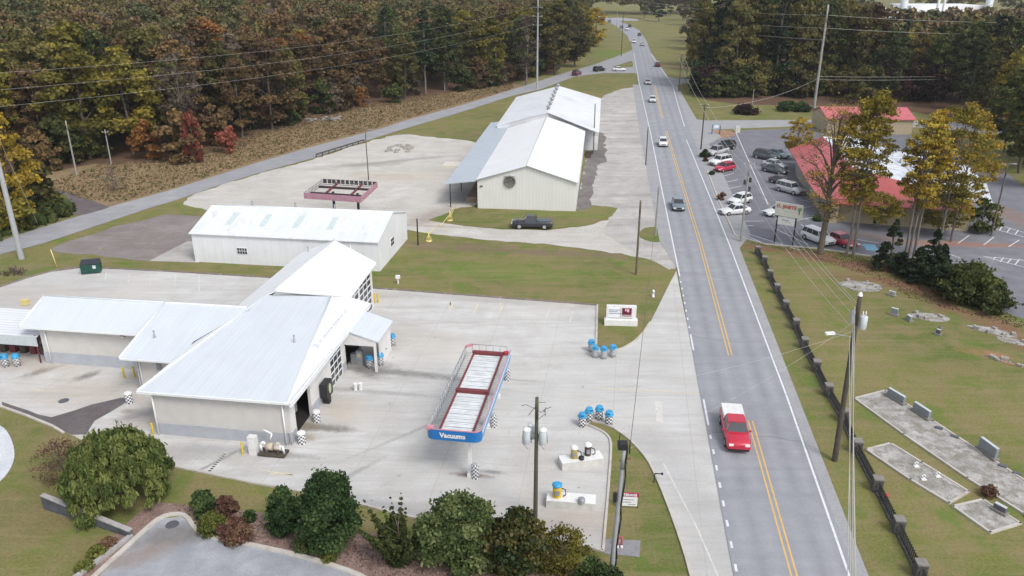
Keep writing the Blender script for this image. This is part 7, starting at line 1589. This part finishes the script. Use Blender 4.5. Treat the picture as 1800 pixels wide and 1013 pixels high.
for i in range(36):
    px_ = 1232 + i * 12 + rn.uniform(-4, 4); q = G(px_, 166 + rn.uniform(-5, 6) + 10 * (px_ > 1500)); leaf = rn.choice(['green', 'pine', 'green', 'olive', 'darkred'])
    where = next(t_ for m_, t_ in ((1300, 'behind the dark red-brown lawn shrub'), (1370, 'left of the hedge shrubs'), (1430, 'behind the hedge shrubs'), (1490, 'right of the very tall pole'), (1560, 'behind the red-roofed building'), (2500, 'before the white masts')) if px_ < m_)
    tree('low', rn.randrange(3), leaf, q.x, q.y, rn.uniform(0.8, 1.5), 'low ' + {'green': 'dark green', 'pine': 'blackish green', 'olive': 'olive', 'darkred': 'burgundy'}[leaf] + ' understory tree ' + where, 'understory trees of the right wood', sxy=rn.uniform(0.9, 1.3))
# right frame edge, tall mass beside the service lane
EDL = ['first from the restaurant', 'second from the restaurant', 'third along the lane', 'at the bend of the lane', 'nearest the lamp pole', 'beside the right frame edge']
edge_px = [(1700, 196, 'green', 1.0), (1735, 215, 'olive', 1.0), (1770, 232, 'yellow', 0.95), (1800, 262, 'gold', 0.9), (1765, 268, 'green', 0.85), (1790, 305, 'green', 0.95), (1815, 330, 'olive', 0.8), (1838, 300, 'gold', 1.05), (1690, 180, 'green', 1.1), (1730, 185, 'pine', 1.1), (1760, 190, 'green', 1.15), (1800, 205, 'green', 1.1), (1830, 240, 'orange', 0.95), (1860, 290, 'green', 1.1), (1660, 172, 'olive', 1.05), (1640, 160, 'green', 1.0), (1780, 180, 'green', 1.2), (1820, 180, 'olive', 1.2)]
for px_, py_, leaf, s_ in edge_px:
    q = G(px_, py_); form = 'pine' if leaf == 'pine' else 'broad'; tree(form, rn.randrange(3), leaf, q.x, q.y, s_ * 0.95, ('tall ' if s_ > 1.05 else 'short ' if s_ < 0.93 else '') + DESC[leaf] + ' right of the restaurant ' + ('in the back of the wood' if py_ < 200 and px_ < 1765 else 'in the back by the frame edge' if py_ < 200 else 'past the service lane' if py_ < 240 else 'halfway along the service lane' if py_ < 275 else 'nearest the lane by the frame edge'), 'trees beside the service lane', sxy=1.0)
# single trees by the far road
for px_, py_, form, k, leaf, s_, lab, sxy in ((1158, 38, 'broad', 1, 'pine', 0.85, 'dark evergreen on the far lawn right of the bend', 1.15), (1132, 33, 'broad', 2, 'olive', 0.8, 'olive tree left of the dark evergreen on the far lawn', 1.0), (1145, 24, 'broad', 4, 'rust', 0.9, 'russet tree behind the dark evergreen', 1.0),
        (1178, 28, 'broad', 5, 'brown', 0.85, 'grey-brown tree right of the dark evergreen', 1.0), (1200, 36, 'broad', 3, 'rust', 0.95, 'brown tree at the corner of the right wood', 1.0), (1216, 45, 'broad', 0, 'green', 1.1, 'green tree at the corner of the right wood', 1.0), (1217, 112, 'low', 0, 'gold', 1.25, 'narrow golden tree at the left edge of the right wood', 0.55), (1214, 98, 'low', 1, 'orange', 1.2, 'narrow orange tree behind the golden one', 0.6),
        (1228, 75, 'broad', 2, 'olive', 1.1, 'olive tree behind the narrow golden tree', 1.0), (1232, 118, 'broad', 4, 'green', 1.2, 'tall green tree forming the left corner of the right wood', 0.8), (1225, 140, 'low', 2, 'green', 1.2, 'low green tree beneath the left corner of the right wood', 0.9)):
    q = G(px_, py_); tree(form, k, leaf, q.x, q.y, s_, lab, None, sxy=sxy)
lst = []
for i in range(70):
    px_ = 985 + i * 3.4 + rn.uniform(-3, 3); q = G(px_, rn.uniform(21, 27)); lst.append((q.x, q.y, 0, rn.uniform(16, 22), rn.uniform(5, 7)))
for i in range(120):
    q = G(rn.uniform(1215, 1900), rn.uniform(8, 98)); lst.append((q.x, q.y, 0, rn.uniform(13, 18), rn.uniform(5, 6.5)))
lst += [(x, y, 0, rn.uniform(19, 25) * (1.0 if x < 100 else .8), rn.uniform(4, 5)) for x, y, r_ in back_rows]
lst = [l for l in lst if not (l[0] / l[1] > 0.42 and l[0] / l[1] < 0.60 and l[1] < 560)]
for i in range(60):
    y_ = rn.uniform(255, 345); lst.append((y_ * rn.uniform(0.40, 0.66), y_, 0, rn.uniform(17.5, 21), rn.uniform(4.5, 6)))
o = mass('distant_forest', lst, mixm, 9, n_each=420, size=1.1); tag(o, 'distant belt of trees along the top of the view', 'wood', kind='stuff')

# ---- bare-stemmed golden trees before the restaurant
def special(name, lab, px_, py_, H, R, seed, leaf, nl, size, nlump, zc, zr, r0, bark='bark_pale', bare=5, ntar=20, shell=0.2, rad_=(0.2, 0.36), asp=1.0, droop=0.0, squash=0.8, top=0.85, cat='tree', flat=0.0, lean=0.03):
    q = G(px_, py_); rn_ = random.Random(seed)
    if name == 'golden_tree': nlump = int(nlump * 3); rad_ = (0.09, 0.26); nl = int(nl * 2.1); size *= 0.62; shell = 0.05
    C_, R_, T_ = lumps_broad(rn_, H, R, nlump, zc=zc, zr=zr, rad_=rad_)
    t = thing(name, lab, cat, (q.x, q.y, 0.0)); cm = leaf_mesh('crown', C_, R_, T_, nl, size, seed, shell=shell, asp=asp, droop=droop, squash=squash, flat=flat, mat=LM[leaf]); c = bpy.data.objects.new('crown', cm); COL.objects.link(c); c.parent = t
    tm = trunk_mesh('trunk', H, r0, seed, C_[:ntar], bare=bare, mat=M[bark], top=top, lean=lean); o = bpy.data.objects.new('trunk', tm); COL.objects.link(o); o.parent = t; return t
special('golden_tree', 'thickest grey-trunked tree with thin rusty twigs beside the parked white SUV', 1441, 446, 20.0, 4.9, 1, 'gold', 1700, 0.22, 50, 0.62, 0.38, 0.42, bark='bark', bare=14, ntar=40)
special('golden_tree', 'slender yellow-crowned tree rising above the red roof, left of its twin', 1487, 450, 20.5, 3.5, 2, 'tulip', 4200, 0.30, 44, 0.66, 0.33, 0.20, bare=8, lean=0.02)
special('golden_tree', 'slender yellow-crowned tree just right of its twin behind the red car', 1499, 452, 21.5, 3.4, 3, 'tulip', 4200, 0.30, 44, 0.68, 0.31, 0.2, bare=8, lean=0.02)
special('golden_tree', 'leftmost thin trunk of the close group of three before the dark evergreens', 1587, 470, 19.5, 3.0, 4, 'tulip', 2600, 0.28, 30, 0.70, 0.26, 0.17, bare=8, lean=0.015)
special('golden_tree', 'middle thin trunk of the close group of three before the dark evergreens', 1594, 468, 19.0, 3.0, 5, 'gold', 2400, 0.28, 30, 0.66, 0.28, 0.17, bare=8, lean=0.015)
special('golden_tree', 'rightmost thin trunk of the close group of three before the dark evergreens', 1602, 466, 19.5, 3.0, 6, 'gold', 3000, 0.28, 40, 0.68, 0.30, 0.17, bare=8, lean=0.015)
special('golden_tree', 'golden tree with full orange-gold crown right of the close group', 1646, 458, 20.0, 4.0, 7, 'tulip', 4800, 0.30, 40, 0.66, 0.32, 0.2, bare=8, lean=0.04)
special('golden_tree', 'golden tree farther right leaning over the tan wall', 1672, 425, 18.5, 4.2, 8, 'gold', 4200, 0.30, 40, 0.6, 0.38, 0.18, bare=8)
special('golden_tree', 'low orange-gold tree hiding the left end of the red roof', 1398, 283, 8.5, 3.2, 9, 'gold', 2600, 0.3, 26, 0.6, 0.38, 0.15, bare=5)
special('golden_tree', 'small yellow-green tree in front of the restaurant windows', 1545, 402, 5.5, 3.4, 10, 'yellow', 2000, 0.26, 26, 0.6, 0.36, 0.12, bare=4)
special('golden_tree', 'small yellow-green tree at the right end of the tan wall', 1648, 412, 6.0, 4.2, 11, 'yellow', 2800, 0.26, 34, 0.6, 0.36, 0.12, bare=4)
special('dark_tree', 'dark bushy tree at the right corner of the restaurant', 1722, 408, 5.0, 2.6, 12, 'green', 2200, 0.3, 26, 0.55, 0.42, 0.12, bare=3)
def conifer(lab, px_, py_, H, R, seed, leaf='pine', nl=4200, size=0.26):
    q = G(px_, py_); rn_ = random.Random(seed); C_, R_, T_ = [], [], []
    for i in range(70):
        u = rn_.random() ** 1.2; z = H * (0.06 + 0.9 * u); rr = R * (1 - u) ** 0.8 * rn_.uniform(0.5, 1); a_ = rn_.uniform(0, 6.28); C_.append((rr * math.cos(a_), rr * math.sin(a_), z)); R_.append(R * 0.24 * (1.1 - u * 0.7)); T_.append(rn_.random())
    C_.append((0, 0, H * 0.96)); R_.append(R * 0.08); T_.append(0.5)
    t = thing('pine_tree', lab, 'tree', (q.x, q.y, 0)); c = bpy.data.objects.new('crown', leaf_mesh('crown', C_, R_, T_, nl, size, seed, shell=0.3, squash=0.55, mat=LM[leaf])); COL.objects.link(c); c.parent = t
    o = bpy.data.objects.new('trunk', trunk_mesh('trunk', H, 0.14, seed, C_[:6], top=0.95)); COL.objects.link(o); o.parent = t; return t
conifer('dark pointed pine at the left of the evergreen clump', 1561, 473, 6.4, 1.9, 1)
conifer('dark pine beside the three thin trunks', 1632, 490, 6.2, 1.8, 2); conifer('short dark pine low in the evergreen clump', 1610, 492, 4.2, 2.0, 3); conifer('dark pine at the back of the evergreen clump', 1650, 487, 4.2, 1.6, 4)
special('evergreen_shrub', 'large rounded dark evergreen at the right end of the clump', 1702, 530, 4.6, 3.6, 13, 'cedar', 7000, 0.26, 50, 0.5, 0.48, 0.15, bark='bark', bare=0, ntar=6, cat='shrub')
special('evergreen_shrub', 'lower dark evergreen spreading at the right edge of the clump', 1742, 545, 2.6, 2.4, 14, 'cedar', 3000, 0.24, 30, 0.5, 0.48, 0.1, bark='bark', bare=0, ntar=4, cat='shrub')
special('evergreen_shrub', 'dark evergreen filling the middle of the clump', 1660, 510, 3.2, 2.6, 15, 'pine', 3400, 0.24, 30, 0.5, 0.48, 0.1, bark='bark', bare=0, ntar=4, cat='shrub')
# shrubs on the far lawn and by the lot
for a_ in (('dark red-brown shrub on the lawn before the right wood', 1310, 200, 2.6, 3.6, 'darkred'), ('dark green hedge shrub left of the tall bleached pole', 1383, 195, 2.6, 2.8, 'shrub_dark'), ('dark green hedge shrub behind the tall bleached pole', 1408, 196, 2.5, 2.6, 'shrub_dark'), ('round green bush at the foot of the junction pole', 1238, 277, 1.7, 1.0, 'shrub_mid'),
           ('tiny green bush in the strip beside the empty bays', 1251, 308, 0.8, 0.5, 'shrub_mid'), ('reddish bush in the strip beside the white hatchback', 1269, 352, 1.3, 0.7, 'redshrub'), ('small rust bush just behind the junction bush', 1240, 284, 0.7, 0.5, 'redshrub'), ('low shrub against the restaurant stone wall', 1437, 388, 1.0, 0.8, 'shrub_mid')):
    special('shrub', a_[0], a_[1], a_[2], a_[3], a_[4], int(a_[1]), a_[5], int(500 + 700 * a_[4]), 0.2 + 0.04 * a_[4], 22, 0.5, 0.45, 0.06, bark='bark', bare=0, ntar=4, cat='shrub', rad_=(0.25, 0.4))
special('bare_shrub', 'leafless pinkish shrub on the verge around the shorter bleached pole', 200, 335, 4.4, 3.4, 21, 'brown', 500, 0.12, 30, 0.55, 0.42, 0.10, bark='bark_pale', bare=22, ntar=30, cat='shrub')
special('bare_shrub', 'small dark heap of twigs on the grass by the concrete pole', 25, 482, 1.0, 1.5, 22, 'brown', 250, 0.15, 16, 0.5, 0.4, 0.05, bark='bark', bare=12, ntar=14, cat='shrub')
# ---- near garden
def weeping(lab, px_, py_, H, R, seed, leaf, nl):
    q = G(px_, py_); rn_ = random.Random(seed); C_, R_, T_ = [], [], []
    for i in range(330):
        a_ = rn_.uniform(0, 6.28); u = rn_.random() ** 0.5; rr = R * u; zt_ = H * (1 - 0.50 * u ** 2.2); z = zt_ - rn_.random() ** 1.4 * (0.55 * H) * (0.25 + 0.75 * u)
        C_.append((rr * math.cos(a_), rr * math.sin(a_), max(0.35, z))); R_.append(rn_.uniform(0.18, 0.45)); T_.append(rn_.uniform(0.0, 1.0))
    t = thing('weeping_tree', lab, 'tree', (q.x, q.y, 0)); c = bpy.data.objects.new('crown', leaf_mesh('crown', C_, R_, T_, nl, 0.10, seed, shell=0.1, asp=3.0, droop=1, squash=1.8, mat=LM[leaf])); COL.objects.link(c); c.parent = t
    o = bpy.data.objects.new('trunk', trunk_mesh('trunk', H, 0.18, seed, C_[:40], bare=3, top=0.8)); COL.objects.link(o); o.parent = t
weeping('broad weeping green tree over the retaining wall at bottom left', 214, 876, 4.7, 3.35, 5, 'willow', 60000)
special('shrub', 'reddish leafless shrub left of the weeping tree', 112, 838, 3.2, 2.2, 31, 'redshrub', 2600, 0.08, 50, 0.5, 0.45, 0.06, bark='bark', bare=16, ntar=30, cat='shrub')
def bush(lab, px_, py_, H, R, seed, leaf, nl, size=0.11, name='evergreen_bush', squash=0.85, zc=0.5, zr=0.48, shell=0.75, nlump=60, asp=1.3): return special(name, lab, px_, py_, H, R, seed, leaf, nl, size, nlump, zc, zr, 0.07, bark='bark', bare=0, ntar=5, cat='shrub', shell=shell, rad_=(0.22, 0.34), squash=squash, asp=asp)
bush('tallest rounded dark evergreen bush in the mulch bed', 583, 958, 5.3, 1.95, 41, 'shrub_dark', 30000, 0.11, nlump=110, squash=1.1)
bush('dark evergreen bush left of the tallest rounded one', 503, 938, 3.5, 1.15, 42, 'shrub_dark', 14000, 0.11, squash=1.1)
bush('light green shrub by the manhole corner of the bed', 361, 905, 2.0, 0.85, 43, 'shrub_mid', 5000)
bush('maroon-leaved shrub in the bed beside the light green shrub', 399, 904, 1.4, 0.80, 44, 'redshrub', 3500)
bush('round yellow-green shrub at the kerb of the bed', 376, 937, 1.5, 1.0, 45, 'limeshrub', 7000, 0.09)
bush('russet shrub right of the round yellow-green one', 415, 948, 1.5, 1.1, 46, 'redshrub', 5500, 0.1)
bush('smallest dark bush in the bed', 440, 917, 0.9, 0.42, 47, 'shrub_dark', 1800, 0.09)
bush('small variegated green shrub at the foot of the dark bushes', 533, 968, 1.3, 0.65, 48, 'silver', 2600, 0.1)
bush('low olive groundcover shrub right of the variegated one', 580, 985, 0.6, 0.5, 49, 'limeshrub', 1200, 0.09)
bush('golden low shrub on the planted wall top', 170, 977, 0.7, 0.6, 50, 'limeshrub', 1500, 0.09); bush('orange low shrub on the planted wall top', 190, 963, 0.7, 0.6, 51, 'redshrub', 1500, 0.09); bush('yellow grassy clump at the bottom of the wall', 150, 1000, 0.5, 0.6, 52, 'limeshrub', 1200, 0.09)
# spiky juniper: upswept plumes
q = G(702, 985); t = thing('juniper', 'spiky dark juniper with upswept plumes at the bottom edge', 'shrub', (q.x, q.y, 0)); rn_ = random.Random(8); C_, R_, T_ = [], [], []; tg_ = []
for i in range(40):
    a_ = rn_.uniform(0, 6.28); L_ = rn_.uniform(1.6, 4.4); tilt = rn_.uniform(0.15, 1.15); d_ = V3((math.cos(a_) * tilt, math.sin(a_) * tilt, 1)).normalized(); tg_.append(tuple(d_ * L_ * 0.8))
    for k in range(12): u = (k + 1) / 12; p_ = d_ * L_ * u; C_.append((p_.x, p_.y, p_.z)); R_.append(0.5 * (1.08 - u)); T_.append(0.25 + 0.5 * u * rn_.random())
c = bpy.data.objects.new('crown', leaf_mesh('crown', C_, R_, T_, 30000, 0.12, 8, shell=0.3, asp=1.8, mat=LM['cedar'])); COL.objects.link(c); c.parent = t
o = bpy.data.objects.new('trunk', trunk_mesh('trunk', 3.5, 0.1, 8, tg_[:10])); COL.objects.link(o); o.parent = t
special('olive_tree', 'wide silvery green shrub tree at the bottom edge between juniper and magnolia', 810, 985, 4.6, 2.7, 61, 'silver', 26000, 0.12, 80, 0.52, 0.46, 0.1, bark='bark', bare=4, ntar=20, shell=0.45, asp=2.0, cat='tree', rad_=(0.2, 0.34))
special('magnolia_tree', 'dark glossy magnolia with brown-backed leaves at the bottom edge', 905, 1000, 4.4, 1.95, 62, 'magnolia', 13000, 0.17, 60, 0.52, 0.46, 0.1, bark='bark', bare=0, ntar=8, shell=0.6, cat='tree', rad_=(0.22, 0.36))
special('loose_shrub', 'loose yellow-green leggy shrub right of the magnolia', 985, 1000, 3.2, 2.1, 63, 'yellow', 3600, 0.11, 50, 0.5, 0.46, 0.05, bark='bark', bare=14, ntar=30, shell=0.1, cat='shrub')
special('loose_shrub', 'green shrub at the bottom corner of the grass wedge', 1050, 1045, 2.4, 1.6, 64, 'shrub_mid', 6000, 0.12, 40, 0.5, 0.46, 0.05, bark='bark', bare=0, ntar=8, shell=0.4, cat='shrub')

bush('small brown bush on the edge of the long plot', 1738, 872, 0.9, 0.6, 71, 'redshrub', 900, 0.08)
# ---- rough ground cover
def scatter(name, lab, cat, polys, n, size, seed, leaf, zmul=1.0, hfun=None, asp=1.6):
    r = random.Random(seed); C_ = []; wts = []
    for pl in polys:
        P_ = GP(pl); xs = [p.x for p in P_]; ys = [p.y for p in P_]; A = 0
        for i in range(len(P_)): j = (i + 1) % len(P_); A += P_[i].x * P_[j].y - P_[j].x * P_[i].y
        wts.append(abs(A))
    tot = sum(wts)
    for pl, w_ in zip(polys, wts):
        P_ = GP(pl); xs = [p.x for p in P_]; ys = [p.y for p in P_]; k = 0; m_ = int(n * w_ / tot); tries = 0
        while k < m_ and tries < m_ * 30:
            tries += 1; x, y = r.uniform(min(xs), max(xs)), r.uniform(min(ys), max(ys)); ins = False; j = len(P_) - 1
            for i in range(len(P_)):
                if (P_[i].y > y) != (P_[j].y > y) and x < (P_[j].x - P_[i].x) * (y - P_[i].y) / (P_[j].y - P_[i].y) + P_[i].x: ins = not ins
                j = i
            if ins: C_.append((x, y, (hfun(x, y) if hfun else 0) + size * 0.25)); k += 1
    R_ = [size * r.uniform(0.6, 1.4) for _ in C_]; T_ = [r.random() for _ in C_]
    o = bpy.data.objects.new(name, leaf_mesh(name, C_, R_, T_, len(C_) * 5, size * 0.8, seed, shell=0.1, asp=asp, droop=1, squash=0.6 * zmul, mat=LM[leaf])); COL.objects.link(o); return tag(o, lab, cat, kind='stuff')
VERGE = [(70, 328), (170, 292), (250, 284), (330, 272), (440, 232), (560, 194), (640, 180), (740, 168), (900, 148), (905, 156), (809, 183), (707, 211), (668, 224), (550, 255), (450, 284), (295, 333), (210, 356), (150, 352)]
scatter('tall_grass', 'dry brown tall grass and weeds along the side road verge', 'grass', [VERGE], 17000, 0.13, 3, 'weeds', asp=2.4)
scatter('weeds', 'olive green weeds mixed into the dry verge along the side road', 'weeds', [VERGE], 4200, 0.20, 33, 'verge_green', asp=2.0)
scatter('undergrowth', 'green undergrowth below the concrete pole', 'undergrowth', [[(-60, 440), (0, 418), (68, 397), (130, 378), (118, 366), (90, 352), (50, 340), (-60, 360)]], 900, 1.0, 4, 'green', 1.6)
scatter('leaf_scatter', 'fallen leaves in the bed beside the restaurant lot', 'leaves', [[(1300, 424), (1440, 440), (1530, 453), (1620, 471), (1720, 523), (1800, 566), (1800, 580), (1600, 525), (1540, 490), (1400, 446)]], 3200, 0.055, 5, 'rust', 0.2)
scatter('bark_mulch', 'loose pinkish bark chips and dry leaves in the near bed', 'mulch', [[(300, 886), (430, 900), (520, 915), (640, 938), (760, 962), (900, 990), (760, 1060), (640, 1000), (500, 962), (360, 940), (325, 905)]], 2600, 0.07, 6, 'chips', 0.3)

# ------------------------------------------------------------------ thin autumn haze
mb = MB(); mb.box((0, 1500, 34.5), (6000, 4600, 71)); hz = mb.build('haze', bpy.data.materials.new('thin_haze'), None); tag(hz, 'thin pale haze over the whole view', 'haze', kind='stuff')
hm = hz.data.materials[0]; hm.use_nodes = True; hn = hm.node_tree; hn.nodes.clear(); ho = hn.nodes.new('ShaderNodeOutputMaterial'); pv = hn.nodes.new('ShaderNodeVolumePrincipled')
pv.inputs['Color'].default_value = (0.86, 0.88, 0.92, 1); pv.inputs['Density'].default_value = 0.00014; pv.inputs['Anisotropy'].default_value = 0.2; hn.links.new(pv.outputs[0], ho.inputs['Volume'])
